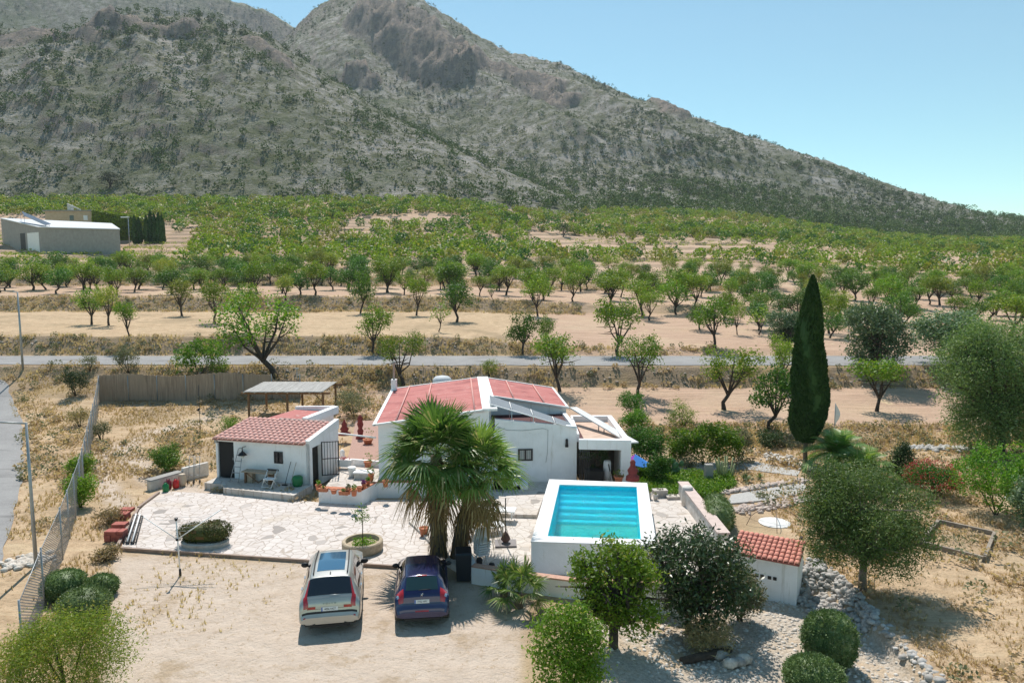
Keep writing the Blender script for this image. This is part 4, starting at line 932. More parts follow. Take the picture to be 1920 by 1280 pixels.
# open barred gate on the side doorway
hp = np.array(S(WB+.02, 1.16)); gd = np.array([.80, .22]); gate = thing("barred_gate", "open black barred gate leaf on the outbuilding's side doorway", "gate", (*hp, .5)); g = MB()
for k in range(7): p = hp+gd*k/6; g.tube([(p[0], p[1], .52), (p[0], p[1], 2.3)], .03 if k in (0, 6) else .014, 6)
for z in (.55, 1.4, 2.27): g.tube([(hp[0], hp[1], z), (hp[0]+gd[0], hp[1]+gd[1], z)], .022, 6)
g.build("bars", M_BLACK, gate)
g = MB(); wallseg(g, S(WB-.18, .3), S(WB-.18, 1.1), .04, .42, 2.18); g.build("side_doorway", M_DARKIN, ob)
# ---------------------------------------------------------------- pump shed bottom right
sf, sr_ = G(1378, 1106, -.45), G(1493, 1130, -.45); sd_ = (sr_-sf)[:2]; sl = np.linalg.norm(sd_); sd_ /= sl; sn = np.array([-sd_[1], sd_[0]])
def K(s, b): p = sf[:2]+sd_*s+sn*b; return (float(p[0]), float(p[1]))
ps = thing("pump_shed", "low white shed with a red tiled mono-pitch roof", "shed", (*K(0, 0), -.4)); g = MB(); g.prism([K(-.1, 0), K(sl, 0), K(sl, 1.55), K(-.1, 1.55)], -.9, [.93, .93, 1.1, 1.1]); g.build("wall", M_WHITE, ps)
k3 = lambda s, b, z: np.array([*K(s, b), z])
Q = [k3(-.2, -.12, .97), k3(sl+.06, -.12, .97), k3(sl+.06, 1.65, 1.2), k3(-.2, 1.65, 1.2)]; MB().slab(Q, .05).build("roof_deck", pm('tile_channel', (.36, .11, .08), None), ps); tiles("tiled_roof", Q, 13, 6, M_TILER, ps, lift=.025, step=.03, seed=4)
g = MB()
for s in (.62, .8, 1.05, 1.23): g.box((*K(s+.12, -.005), .22), (.12, .03, .12), math.atan2(sd_[1], sd_[0]))
g.build("vent_hole", M_BLACK, ps)
# ---------------------------------------------------------------- pergola
pg = thing("pergola", "wooden pergola with a pale reed roof behind the outbuilding", "pergola", (-15.5, 51.5, .3)); PX = [-18.4, -15.7, -13.2]; g0 = tz(-15, 49.5)
for x in PX:
    for y in (49.6, 53.2):
        MB().box((x, y, tz(x, y)-.1), (.13, .13, 2.15+g0-tz(x, y)-.02)).build("post", M_WOOD, pg)
zt_ = g0+2.1; g = MB(); g.box((-15.8, 49.6, zt_-.06), (6.2, .1, .14)); g.box((-15.7, 53.2, zt_-.04), (6.0, .1, .14)); g.build("beam", M_WOOD, pg)
g = MB()
for k in range(8): x = -18.6+k*.76; g.tube([(x, 49.2, zt_+.1), (x, 53.7, zt_+.14)], .045, 6)
g.build("rafter", M_WOODP, pg)
g = MB()
for x in PX[1:]: g.tube([(x, 49.6, zt_-.6), (x-.55, 49.6, zt_-.08)], .035, 5)
g.build("brace", M_WOOD, pg)
rgp = np.random.default_rng(3); nx_, ny_ = 30, 14; Vv = [(-18.65+5.5*i/nx_, 49.25+4.2*j/ny_, zt_+.165+.04*j/ny_+rgp.uniform(-.012, .012)) for j in range(ny_+1) for i in range(nx_+1)]; ix = np.arange((nx_+1)*(ny_+1)).reshape(ny_+1, nx_+1)
o = link_mesh(np_mesh("reed_roof", np.array(Vv)-np.array([-15.5, 51.5, .3]), np.stack([ix[:-1, :-1], ix[:-1, 1:], ix[1:, 1:], ix[1:, :-1]], -1).reshape(-1, 4)), "reed_roof", M_REEDR, pg)
sm = o.modifiers.new("thick", 'SOLIDIFY'); sm.thickness = .04
# ---------------------------------------------------------------- fences
rf = thing("reed_fence", "long brown reed screen fence behind the garden", "fence", (-24, 55, 1)); a, b = np.array([-32.0, 55.2]), np.array([-16.6, 55.8]); n = 140; rr = np.random.default_rng(8); V_, F_ = [], []
for i in range(n+1):
    p = a+(b-a)*i/n; z = tz(*p); h = 2.05+.12*sin(i*.09)+rr.uniform(-.07, .05)-(.5*(i/n) if i > n*.86 else 0); w = .03*sin(i*.6)
    V_ += [(p[0], p[1]+w, z-.1), (p[0], p[1]+w, z+h), (p[0], p[1]+w+.04, z+h), (p[0], p[1]+w+.04, z-.1)]
for i in range(n): F_ += [(4*i+k, 4*i+4+k, 4*i+4+(k+1) % 4, 4*i+(k+1) % 4) for k in range(3)]
m_ = MB(); m_.add(V_, F_); m_.build("reed_screen", M_REED, rf)
for i in range(0, n+1, 20): p = a+(b-a)*i/n; MB().tube([(p[0], p[1]-.06, tz(*p)-.1), (p[0], p[1]-.06, tz(*p)+2.0)], .03, 6).build("post", M_GALV, rf)
def meshmat():
    m, t, o = nt("wire_netting"); P = coords(t)
    w1 = nd(t, "ShaderNodeTexWave", {'Vector': P, 'Scale': 7}, bands_direction='DIAGONAL'); mp = nd(t, "ShaderNodeMapping", {'Vector': P, 'Scale': (1, 1, -1)}).outputs[0]
    w2 = nd(t, "ShaderNodeTexWave", {'Vector': mp, 'Scale': 7}, bands_direction='DIAGONAL')
    f = math_(t, 'GREATER_THAN', math_(t, 'MAXIMUM', w1.outputs[1], w2.outputs[1]), .72)
    d = nd(t, "ShaderNodeBsdfPrincipled", {'Base Color': (.20, .205, .21), 'Roughness': .8}); tp = nd(t, "ShaderNodeBsdfTransparent")
    mx = nd(t, "ShaderNodeMixShader", {0: f, 1: tp.outputs[0], 2: d.outputs[0]}); t.links.new(mx.outputs[0], o.inputs[0]); return m
M_NET = meshmat()
wf = thing("wire_fence", "grey wire mesh fence on steel posts beside the side road", "fence", (-20, 35, 0)); FP = [(-32.0, 55.1), at(174, 832)[:2], at(152, 942)[:2], at(118, 1050)[:2], at(84, 1140)[:2], at(45, 1260)[:2]]
pts = []
for a, b in zip(FP[:-1], FP[1:]):
    a, b = np.array(a), np.array(b); k = max(1, int(np.linalg.norm(b-a)/2.4))
    for i in range(k): pts.append(a+(b-a)*i/k)
pts.append(np.array(FP[-1]))
V_, F_ = [], []
for i, p in enumerate(pts):
    z = tz(*p); MB().tube([(p[0], p[1], z-.2), (p[0], p[1], z+2.08)], .03, 6).build("post", M_GALV, wf); V_ += [(p[0], p[1], z), (p[0], p[1], z+2.0)]
    if i: F_.append((2*i-2, 2*i, 2*i+1, 2*i-1))
MB().add(V_, F_).build("netting", M_NET, wf)
g = MB(); g.tube([V_[2*i+1] for i in range(len(pts))], .012, 4); g.build("top_wire", M_GALV, wf)
# ---------------------------------------------------------------- street lamps
def lamp(px, py, hpx, label, arm=(-2.0, 0), w=.075):
    p = at(px, py); h = hpx/(F_PX/p[1]); o = thing("street_lamp", label, "street lamp", p); g = MB()
    g.tube([p, p+(0, 0, h)], [w, w*.6], 10); g.build("pole", M_GALV, o)
    e = p+np.array([arm[0], arm[1], h+.05]); MB().tube([p+(0, 0, h-.04), e], w*.5, 6).build("arm", M_GALV, o)
    MB().box((p[0]+arm[0]*.75, p[1]+arm[1]*.75, h+p[2]+.02), (.65, .26, .09), math.atan2(arm[1], arm[0])).build("lamp_head", M_CONC, o)
lamp(68, 1062, 285, "tall grey street lamp with a long arm near the wire fence", (-1.9, .0))
lamp(43, 692, 146, "distant grey street lamp standing where the two roads meet", (-.9, 0), .1)
p = at(376, 815); g = MB(); g.tube([p, p+(0, 0, 3.3)], .02, 5); g.tube([p+(-.12, 0, 1.6), p+(.02, 0, 1.75)], .07, 6); props(g.build("aerial_mast", M_BLACK), "thin black mast standing in the dry grass left of the pergola", "mast")
p = at(558, 735); g = MB(); g.tube([p, p+(0, 0, 1.9)], .035, 5); g.box((p[0], p[1], p[2]+1.85), (.3, .1, .1)); props(g.build("signpost", M_GALV), "small grey post on the bank behind the pergola", "post")
# ================================================================ garden plants
def bush(name, label, cx, by, wpx, hpx, mat, n=2600, leaf=.09, cat='shrub', z=None, dense=False, blobs=None, trunk=None, sig=.16, per=14, group=None, dep=1.0, up=.2, stems=0, asp=.55, base=None, core=None, seed=None):
    p = np.array(base, float) if base is not None else (at(cx, by) if z is None else G(cx, by, z)); k = F_PX/p[1]; W_, H_ = wpx/k, hpx/k
    if not dense and n < 8000: n = int(n*1.9); leaf *= 1.15
    rg = np.random.default_rng(seed if seed is not None else int(cx*7+by)); t = thing(name, label, cat, p, 0, group)
    if blobs is None:
        if dense: blobs = [(0, 0, H_*.48, W_*.5, W_*.5*dep, H_*.54)]
        else:
            blobs = [(0, 0, H_*.5, W_*.33, W_*.33*dep, H_*.42)]
            for i in range(6):
                a = 2*pi*i/6+rg.normal()*.3; rr = W_*.27; b = W_*rg.uniform(.17, .25); blobs.append((cos(a)*rr, sin(a)*rr*dep, H_*rg.uniform(.32, .74), b, b*dep, H_*rg.uniform(.2, .3)))
    else: blobs = [(a*W_, b*W_, c*H_, d*W_, e*W_, f*H_) for a, b, c, d, e, f in blobs]
    if dense:
        P, dr = clumpy(blobs, n//4, 4, leaf*.7, rg, .93); V_ = leaf_cards(P, leaf, rg, .6, .2, .4, dr)
        for (a, b, c, d, e, f) in blobs: # leafy inner hull so that the clipped shape is opaque
            m_ = MB().ball((a, b, c), (d*.93, e*.93, f*.93), 22, 14, .05, 3); V2 = np.array(m_.v)[np.array(m_.f)]; V_ = np.r_[V_, V2.reshape(-1, 3)]
    else:
        blobs = satellites(blobs, 30 if W_ > 2.5 else 16, rg); P, dr = clumpy(blobs, max(1, n//per), per, sig, rg); V_ = leaf_cards(P, leaf, rg, asp, up, .4)
    k_ = V_.reshape(-1, 4, 3)[:, :, 2].min(1) > -.05; V_ = V_.reshape(-1, 4, 3)[k_].reshape(-1, 3)
    link_mesh(cards_mesh("foliage", V_), "foliage", mat, t)
    if trunk:
        r0, fk, bark = trunk; tips = [(b[0]*.9, b[1]*.9, b[2]) for b in blobs]; m_ = MB(); limb_tree(m_, (0, 0, 0), H_, W_, tips, r0, rg, fork=H_*fk)
        m_.build("trunk", bark, t, local=True)
    elif not dense:
        m_ = MB()
        for i in range(5): b = blobs[rg.integers(len(blobs))]; m_.tube([(rg.normal()*.05, rg.normal()*.05, -.05), (b[0]*.5, b[1]*.5, b[2]*.5), (b[0], b[1], b[2])], [.03, .022, .01], 5)
        m_.build("stem", M_BARK, t, local=True)
    return t
M_PALE = leafmat("pale_leaves", (.10, .20, .055), (.23, .34, .12), (.32, .40, .21), .35)
# large trees near the camera
bush("pepper_tree", "large round feathery grey-green tree right of the pump shed", 1612, 1112, 244, 246, M_PEPPER, 52000, .105, 'tree', base=(*G(1617, 1105, 0)[:2], -.1), trunk=(.14, .3, M_BARK2), sig=.2, per=18, asp=.3,
     blobs=[(0, 0, .62, .36, .36, .30), (-.27, .02, .62, .24, .26, .25), (.27, .05, .58, .25, .26, .24), (-.05, -.25, .5, .26, .2, .22), (.05, .2, .82, .3, .25, .2), (-.2, .1, .85, .18, .2, .15), (.36, -.05, .44, .15, .2, .15), (-.33, -.05, .4, .16, .2, .15), (.08, -.2, .34, .2, .2, .15)])
bush("fruit_tree", "dark-trunked leafy green tree in front of the pool's right corner", 1150, 1240, 172, 252, M_ALM[0], 9000, .125, 'tree', base=(*G(1150, 1240, -.5)[:2], -.5), trunk=(.17, .3, M_BARK), sig=.15, asp=.42,
     blobs=[(0, 0, .62, .34, .34, .3), (-.3, 0, .62, .18, .2, .17), (.3, .05, .6, .2, .2, .22), (-.05, .1, .88, .14, .15, .12), (.15, 0, .82, .16, .15, .13), (-.18, -.1, .42, .2, .2, .14), (.22, -.1, .4, .22, .2, .15), (-.3, .1, .78, .12, .12, .1)])
bush("leafy_shrub", "bright green upright shrub with yellowish tips at the bottom edge", 1062, 1300, 158, 205, M_BRIGHT, 9500, .10, base=(*G(1062, 1305, 0)[:2], -.1), sig=.13, asp=.45,
     blobs=[(0, 0, .5, .38, .36, .46), (-.25, 0, .6, .22, .2, .3), (.25, 0, .55, .23, .2, .3), (-.1, 0, .84, .15, .15, .14), (.16, 0, .84, .14, .15, .12), (.33, .05, .75, .09, .1, .1), (0, -.15, .3, .4, .25, .25)])
bush("loquat_tree", "large dark glossy-leaved tree between the pool and the pump shed", 1292, 1190, 205, 205, M_DARK, 11500, .15, 'tree', base=(*G(1292, 1185, -.5)[:2], -.5), trunk=(.12, .2, M_BARK), sig=.2, asp=.36,
     blobs=[(0, 0, .62, .34, .34, .3), (-.28, 0, .72, .2, .2, .2), (.25, 0, .7, .26, .25, .22), (.0, .1, .86, .25, .25, .14), (.3, -.05, .45, .2, .2, .2), (-.2, -.1, .45, .2, .2, .22), (.05, -.1, .3, .28, .25, .2)])
bush("grey_shrub", "grey-green bush pressed against the pump shed's left wall", 1385, 1165, 92, 110, M_GREYB, 3800, .075, base=(*G(1385, 1160, -.5)[:2], -.55), sig=.1)
bush("dry_reeds", "dry yellowish reeds under the dark glossy tree", 1325, 1222, 110, 75, M_DRY, 1600, .16, 'reeds', base=(*G(1330, 1215, -.5)[:2], -.6), asp=.12, sig=.12)
bush("yellow_green_shrub", "large airy yellow-green shrub in the bottom left corner", 128, 1305, 255, 170, M_LIME, 27000, .08, base=(*G(128, 1300, 0)[:2], -.1), sig=.2, asp=.28, per=16,
     blobs=[(0, 0, .5, .35, .3, .4), (-.3, 0, .4, .22, .25, .35), (.28, 0, .5, .2, .2, .35), (.05, 0, .85, .16, .16, .12), (-.15, .1, .78, .14, .15, .12), (.2, .1, .8, .13, .15, .12), (-.38, 0, .55, .1, .12, .14)])
for cx, by, w, h, lb in [(122, 1120, 80, 52, "dark dome-clipped bush touching the wire fence, left of three"), (190, 1116, 62, 40, "smaller dome-clipped bush, right of the three by the wire fence"), (158, 1158, 96, 56, "greyish dome-clipped bush in front of the other two")]:
    bush("clipped_bush", lb, cx, by, w, h, M_BOX, 7000, .05, dense=True, group="clipped bushes beside the wire fence")
bush("clipped_bush", "tall block-clipped green bush at the stony corner", 1553, 1250, 104, 112, M_BOX, 16000, .06, z=-.55, dense=True, group="clipped bushes on the stony ground", dep=.9, blobs=[(0, 0, .5, .5, .45, .52), (-.12, 0, .62, .36, .36, .38), (.1, 0, .42, .38, .36, .42)])
bush("clipped_bush", "rounded green clipped bush cut by the bottom edge", 1525, 1300, 114, 72, M_BOX, 12000, .055, z=-.5, dense=True, group="clipped bushes on the stony ground")
bush("box_hedge", "flat-topped dark clipped hedge at the garden wall", 1344, 988, 66, 62, M_BOX, 9000, .06, 'hedge', z=0, dense=True, blobs=[(-.12, -.45, .42, .42, .55, .52), (.1, .4, .42, .42, .55, .52), (0, 0, .44, .46, .8, .5)])
# left side
for a in [("bright_shrub", "bright green shrub against the wire fence, farther of two", 150, 905, 46, 58, M_BRIGHT, 1800, .08), ("bright_shrub", "bright green shrub against the wire fence, nearer of two", 152, 952, 54, 64, M_BRIGHT, 2200, .08),
          ("round_shrub", "dark green round bush behind the little white planter wall", 313, 884, 62, 52, M_ALM[1], 2400, .08), ("dark_shrub", "dark shrub outside the reed fence's left corner", 143, 742, 52, 62, M_PINE, 1800, .09),
          ("roadside_shrub", "grey-green shrub by the road above the reed fence", 240, 700, 46, 60, M_GREYB, 1500, .09), ("roadside_shrub", "thin sparse shrub beside the road left of the reed fence", 168, 698, 34, 36, M_GREYB, 500, .09),
          ("fig_shrub", "broad-leaved green shrub on the bank behind the reed fence", 372, 706, 98, 78, M_BRIGHT, 2300, .14), ("roadside_shrub", "low yellow-green shrub right of the broad-leaved one", 412, 705, 40, 34, M_LIME, 700, .1),
          ("oleander_bush", "small pink-flowered bush inside the wire fence corner", 190, 824, 34, 38, M_GREYB, 900, .07), ("green_weed", "small bright green bush behind the outbuilding's left side", 432, 806, 34, 26, M_BRIGHT, 800, .07),
          ("round_shrub", "pale green rounded shrub on the roadside bank behind the roof", 918, 705, 38, 30, M_LIME, 800, .08), ("grey_shrub", "sparse grey-green shrub behind the pink gravel court", 664, 782, 80, 56, M_GREYB, 1700, .09),
          ("grey_shrub", "low agave-like grey clump under the pergola's middle post", 570, 792, 40, 30, M_GREYB, 500, .12), ("dry_bush", "brown dry bush by the red brick pile", 205, 982, 46, 30, M_DRY, 800, .07), ("dry_bush", "flat brown bush at the patio's front left corner", 200, 1050, 48, 26, M_DRY, 800, .07),
          ("dry_bush", "tall dry weed clump below the fence near the road", 150, 800, 60, 40, M_DRY, 900, .09),
          ("round_shrub", "dark round bush on the field edge behind the porch, topmost", 1183, 782, 58, 50, M_ALM[1], 1900, .09), ("lime_shrub", "bright lime bush just below the dark round one", 1192, 806, 58, 42, M_BRIGHT, 1900, .09),
          ("hedge_shrub", "tall rounded green shrub directly right of the porch roof", 1212, 872, 84, 82, M_ALM[1], 4200, .09), ("hedge_shrub", "long leafy bright-topped hedge beyond the garden path", 1322, 870, 126, 72, M_BRIGHT, 6500, .10),
          ("lime_shrub", "yellowish shrub squeezed between the two big hedges", 1268, 868, 40, 50, M_LIME, 1300, .08), ("feathery_shrub", "feathery yellow-green bush at the field edge", 1276, 806, 64, 62, M_LIME, 1500, .07),
          ("grey_shrub", "thin greyish shrub at the long hedge's right end", 1388, 862, 50, 64, M_GREYB, 1400, .08), ("dark_shrub", "dark leafy vine plant beside the porch pillar", 1232, 905, 50, 55, M_ALM[1], 1600, .1),
          ("grey_shrub", "low blue-grey bush under the long hedge", 1290, 880, 40, 24, M_GREYB, 600, .06), ("dark_shrub", "dark bush on the shaded bank left of the cypress trunk", 1440, 838, 60, 34, M_PINE, 900, .09),
          ("cone_tree", "dark conical conifer left of the red oleander", 1690, 902, 62, 80, M_PINE, 4200, .07), ("green_tree", "bright green dense tree at the right edge", 1868, 965, 165, 150, M_BRIGHT, 11000, .10),
          ("olive_tree", "pale grey-green olive at the right edge beneath the bright tree", 1925, 1000, 70, 110, M_OLIVE, 3500, .09)]:
    nm, lb, cx, by, w, h, mt, n, lf = a; bl = None
    if nm == "cone_tree": bl = [(0, 0, .25, .42, .42, .25), (0, 0, .45, .34, .34, .25), (0, 0, .66, .22, .22, .22), (0, 0, .86, .1, .1, .15)]
    if "long leafy" in lb: bl = [(-.3, 0, .5, .24, .2, .45), (0, 0, .55, .3, .22, .45), (.3, 0, .5, .25, .2, .45)]
    bush(nm, lb, cx, by, w, h, mt, n, lf, cat=('tree' if 'tree' in nm else 'shrub'), blobs=bl, sig=.12)
ol = bush("oleander_bush", "round oleander covered in crimson flowers", 1746, 930, 102, 68, M_ALM[1], 4200, .07)
M_CRIM = leafmat("crimson_petals", (.45, .03, .06), (.62, .07, .12), None, .3); M_PINKP = leafmat("pink_petals", (.75, .25, .35), (.8, .4, .45), None, .3)
def petals(t, W_, H_, n, mat, size=.06, seed=1):
    rg = np.random.default_rng(seed); P, _ = clumpy([(0, -.05, H_*.62, W_*.5, W_*.5, H_*.42)], n//6, 6, .08, rg, .9); P = P[P[:, 2] > H_*.3]
    link_mesh(cards_mesh("flowers", leaf_cards(P, size, rg, .9)), "flowers", mat, t)
petals(ol, 2.5, 1.7, 2600, M_CRIM, .05)
# big pale tree entering from the right
bush("pale_tree", "large pale feathery tree entering the picture from the right", 1875, 850, 240, 255, M_PALE, 80000, .16, 'tree', trunk=(.22, .2, M_BARK), sig=.3, asp=.32, per=16,
     blobs=[(0, 0, .3, .35, .3, .3), (-.22, -.05, .2, .2, .2, .2), (.3, 0, .3, .3, .3, .3), (0, 0, .62, .34, .3, .36), (-.28, 0, .55, .24, .2, .28), (.25, 0, .6, .3, .3, .3), (-.1, -.1, .34, .25, .2, .2), (-.3, 0, .78, .12, .15, .12), (.1, .1, .85, .25, .2, .14)])
# cypress
def cypress(p, H_, Wd, label, n=15000, leaf=.13, trunk=1.6, name="cypress", group=None):
    rg = np.random.default_rng(int(abs(p[0])*10)); t = thing(name, label, "tree", p, 0, group); rmx = Wd/2
    prof = lambda q: rmx*np.interp(q, [0, .06, .15, .32, .5, .7, .85, .95, 1], [.5, .85, .98, 1.0, .9, .70, .46, .22, .02])
    q = rg.random(n)**1.15; a = rg.uniform(0, 2*pi, n); lump = 1+.10*np.sin(a*3+q*9)+.08*(vnoise(a*3, q*26, 5)-.5)*2+.1*(vnoise(a*1.5, q*9, 8)-.5)*2
    r = prof(q)*lump*(.9+.12*rg.random(n)); P = np.stack([np.cos(a)*r, np.sin(a)*r, trunk+q*(H_-trunk)], 1)
    d = np.stack([np.cos(a)*.35, np.sin(a)*.35, np.ones(n)], 1); V_ = leaf_cards(P, leaf*1.25, rg, .4, 0, .4, d)
    rows = [(prof(x)*.9, trunk+x*(H_-trunk)) for x in np.linspace(0, .99, 26)]; m_ = MB(); m_.lathe((0, 0, 0), [(.02, trunk-.02)]+rows, 18); qf = [f for f in m_.f if len(f) == 4]; V2 = np.array(m_.v)[np.array(qf)]
    link_mesh(cards_mesh("crown", np.r_[V_, V2.reshape(-1, 3)]), "crown", M_CYP, t)
    m_ = MB(); m_.tube([(0, 0, -.2), (0, 0, trunk*.5), (0, 0, trunk+.5)], [rmx*.16, rmx*.13, rmx*.11], 9); m_.build("trunk", M_BARK2, t, local=True); return t
p = G(1509, 872, 0); cypress((p[0], p[1], -.05), 10.75, 1.85, "tall dark columnar cypress standing over the garden", 36000, .15, 1.5)
# palms
def fan_frond(V_, base, dr, pet, Rf, rg, droop=.35, nb=30, wid=.062):
    dr = dr/np.linalg.norm(dr); up = np.array([0, 0, 1.]); side = np.cross(dr, up); side /= np.linalg.norm(side)+1e-6; nrm = np.cross(side, dr)
    c = base+dr*pet-up*droop*.25*pet; w = side*.022
    V_ += [base-w, base+w, c+w*.7, c-w*.7]; d2 = dr-up*droop*.5; d2 /= np.linalg.norm(d2)
    for i in range(nb):
        a = (i/(nb-1)-.5)*2*1.95; L = Rf*(1-.22*abs(a)/1.95)*rg.uniform(.9, 1.05); v = d2*cos(a)+side*sin(a)+nrm*(.12*cos(a*2)+rg.normal()*.05)
        v /= np.linalg.norm(v); m = c+v*L*.55-up*droop*.10*L; e = m+v*L*.5-up*L*(.12+.42*droop)*rg.uniform(.7, 1.3); ws = np.cross(v, nrm); ws /= np.linalg.norm(ws)+1e-6; ws = ws*wid*Rf*.5+nrm*rg.normal()*.012
        V_ += [c-ws*.25, c+ws*.25, m+ws, m-ws]; V_ += [m-ws, m+ws, e+ws*.12, e-ws*.12]
def fan_palm(name, label, p, Hc, Rf, n, ndead, seed, trunk_r=.2, lean=(0, 0), skirt=True, pet=None, elev=(78, -25)):
    rg = np.random.default_rng(seed); t = thing(name, label, "palm tree", p); top = np.array([lean[0], lean[1], Hc]); g = []; d_ = []; pet = Rf*.85 if pet is None else pet
    for i in range(n):
        q = i/(n-1); el = R(elev[0]+(elev[1]-elev[0])*q**.8+rg.normal()*6); az = i*2.399+rg.normal()*.15
        fan_frond(g, top+(0, 0, .1-.35*q), np.array([cos(el)*cos(az), cos(el)*sin(az), sin(el)]), pet*rg.uniform(.85, 1.1), Rf*rg.uniform(.85, 1.08), rg, .05+.5*q)
    link_mesh(cards_mesh("fronds", np.array(g)), "fronds", M_PALMG, t)
    for i in range(ndead):
        el = R(rg.uniform(-72, -18)); az = rg.uniform(0, 2*pi); fan_frond(d_, top+(0, 0, -.3-rg.random()*Hc*.16), np.array([cos(el)*cos(az), cos(el)*sin(az), sin(el)]), pet*rg.uniform(.55, 1.05), Rf*rg.uniform(.6, .95), rg, 1.2, 16)
    if d_: link_mesh(cards_mesh("dead_fronds", np.array(d_)), "dead_fronds", M_PALMD, t)
    m_ = MB(); k = 14; pr_ = [np.array([lean[0]*(i/k)**1.5, lean[1]*(i/k)**1.5, -.1+(Hc+.05)*i/k]) for i in range(k+1)]; m_.tube(pr_, [trunk_r*(1.35-.5*i/k+.09*(i % 2)) for i in range(k+1)], 12); m_.build("trunk", M_PALMT, t, local=True)
    if skirt:
        s_ = []
        for i in range(520):
            q = rg.random()**.7; a = rg.uniform(0, 2*pi); c = pr_[int(q*k)]; r0 = trunk_r*1.15; b = c+np.array([cos(a)*r0, sin(a)*r0, 0]); e = b+np.array([cos(a)*.12, sin(a)*.12, -rg.uniform(.3, .6)]); w = np.array([-sin(a), cos(a), 0])*rg.uniform(.015, .04); s_ += [b-w*.5, b+w*.5, e+w, e-w]
        link_mesh(cards_mesh("skirt", np.array(s_)), "skirt", M_PALMD, t)
    return t
M_PALMG = leafmat("palm_green", (.075, .18, .03), (.23, .36, .09), (.48, .46, .22), .38, .4, spec=.4)
M_PALMD = leafmat("palm_dead", (.33, .22, .10), (.19, .12, .055), (.48, .36, .19), .25, .8)
M_PALMT = pm("palm_trunk", (.18, .14, .10), (.09, .065, .045), 9, .95, .8)
p = G(822, 1052, .05); fan_palm("fan_palm", "tallest fan palm with a broad crown before the red roof", p, 4.15, 1.28, 54, 15, 5, .24, (-.05, .1), pet=1.15, elev=(80, -8))
p = G(858, 1050, .05); fan_palm("fan_palm", "shorter fan palm leaning right toward the pool with dead fronds", p, 3.5, 1.15, 38, 12, 9, .22, (.8, .1), pet=1.0, elev=(76, -2))
for (px, py), Hc, Rf, n, sd_, lb in [((944, 1128), .5, .5, 11, 3, "small young fan palm before the white wall, left one"), ((972, 1138), .55, .68, 14, 4, "larger young fan palm before the white wall, right one")]:
    fan_palm("young_fan_palm", lb, G(px, py, 0), Hc, Rf, n, 0, sd_, .12, (.04, 0), False, Rf*1.0, (82, 20))
def feather_palm(name, label, p, Hc, L, n, seed):
    rg = np.random.default_rng(seed); t = thing(name, label, "palm tree", p); V_ = []
    for i in range(n):
        el = R(75-75*(i/n)); az = i*2.4; d = np.array([cos(el)*cos(az), cos(el)*sin(az), sin(el)]); side = np.array([-sin(az), cos(az), 0.]); c = np.array([0, 0, Hc]); pr = c
        for k in range(1, 15):
            q = k/14; pt = c+d*L*q-np.array([0, 0, 1])*L*.62*q**2.2*(1-.3*sin(el)); w = side*.02; V_ += [pr-w, pr+w, pt+w, pt-w]
            for s in (-1, 1):
                l_ = .5*L*sin(pi*min(q*.85+.12, 1))**.7*.55; tip = pt+side*s*l_+(pt-pr)/np.linalg.norm(pt-pr)*l_*.6-np.array([0, 0, .1*l_]); ww_ = (pt-pr)*.28
                for o_ in (0, .5): b = pr+(pt-pr)*o_; V_ += [b-ww_, b+ww_, tip+(pt-pr)*(o_-.5)+ww_*.2, tip+(pt-pr)*(o_-.5)-ww_*.2]
            pr = pt
    link_mesh(cards_mesh("fronds", np.array(V_)), "fronds", M_PALMG, t)
    m_ = MB(); m_.tube([(0, 0, -.1), (0, 0, Hc)], [.22, .17], 10); m_.build("trunk", M_PALMT, t, local=True)
feather_palm("date_palm", "arching feather palm just right of the cypress, farther one", G(1568, 885, 0), 1.1, 2.3, 30, 1)
feather_palm("date_palm", "arching feather palm behind the round feathery tree, nearer one", G(1615, 905, 0), .7, 2.2, 28, 2)
# spiky rosettes
def agave(p, r, n, label, mat, name="agave"):
    rg = np.random.default_rng(int(p[0]*100)); t = thing(name, label, "agave", p); V_ = []
    for i in range(n):
        a = i*2.4; el = R(rg.uniform(25, 80)); d = np.array([cos(el)*cos(a), cos(el)*sin(a), sin(el)]); s = np.array([-sin(a), cos(a), 0])*r*.07; m = d*r*.5+(0, 0, .03); e = d*r*rg.uniform(.85, 1.1)-(0, 0, r*.05); V_ += [-s*.6, s*.6, m+s, m-s, m-s, m+s, e+s*.05, e-s*.05]
    link_mesh(cards_mesh("leaves", np.array(V_, float)), "leaves", mat, t); m_ = MB(); m_.lathe((0, 0, -.05), [(r*.12, 0), (r*.1, .12), (.01, .2)], 8); m_.build("heart", mat, t, local=True)
M_AGV = leafmat("agave_leaves", (.12, .19, .07), (.24, .31, .12), (.42, .42, .2), .2, .5)
for px, py, r, lb in [(1398, 903, .55, "spiky yucca rosette beside the gravel path"), (1424, 898, .4, "smaller spiky yucca right of the first one"), (1342, 900, .55, "grey-green agave left of the pale branching cactus"), (1318, 872, .35, "little grey rosette under the hedge")]: agave(G(px, py, 0), r, 34, lb, M_AGV)
rgc = np.random.default_rng(2); p = G(1362, 897, 0); ca = thing("branching_cactus", "pale branching candelabra cactus in the rock garden", "cactus", p); m_ = MB()
for i in range(13):
    a = rgc.uniform(0, 6.3); r = rgc.uniform(.1, .5); h = rgc.uniform(.7, 1.25); b = np.array([cos(a)*r*.4, sin(a)*r*.4, 0]); m_.tube([b, b+(cos(a)*r*.6, sin(a)*r*.6, h*.3), b+(cos(a)*r, sin(a)*r, h)], [.05, .055, .04], 6)
m_.build("stems", pm("cactus_green", (.34, .36, .18), (.22, .26, .11), 6, .7), ca, local=True)
p = G(1262, 895, 0); pc = thing("prickly_pear", "dark green prickly pear cactus in the green bed", "cactus", p); m_ = MB()
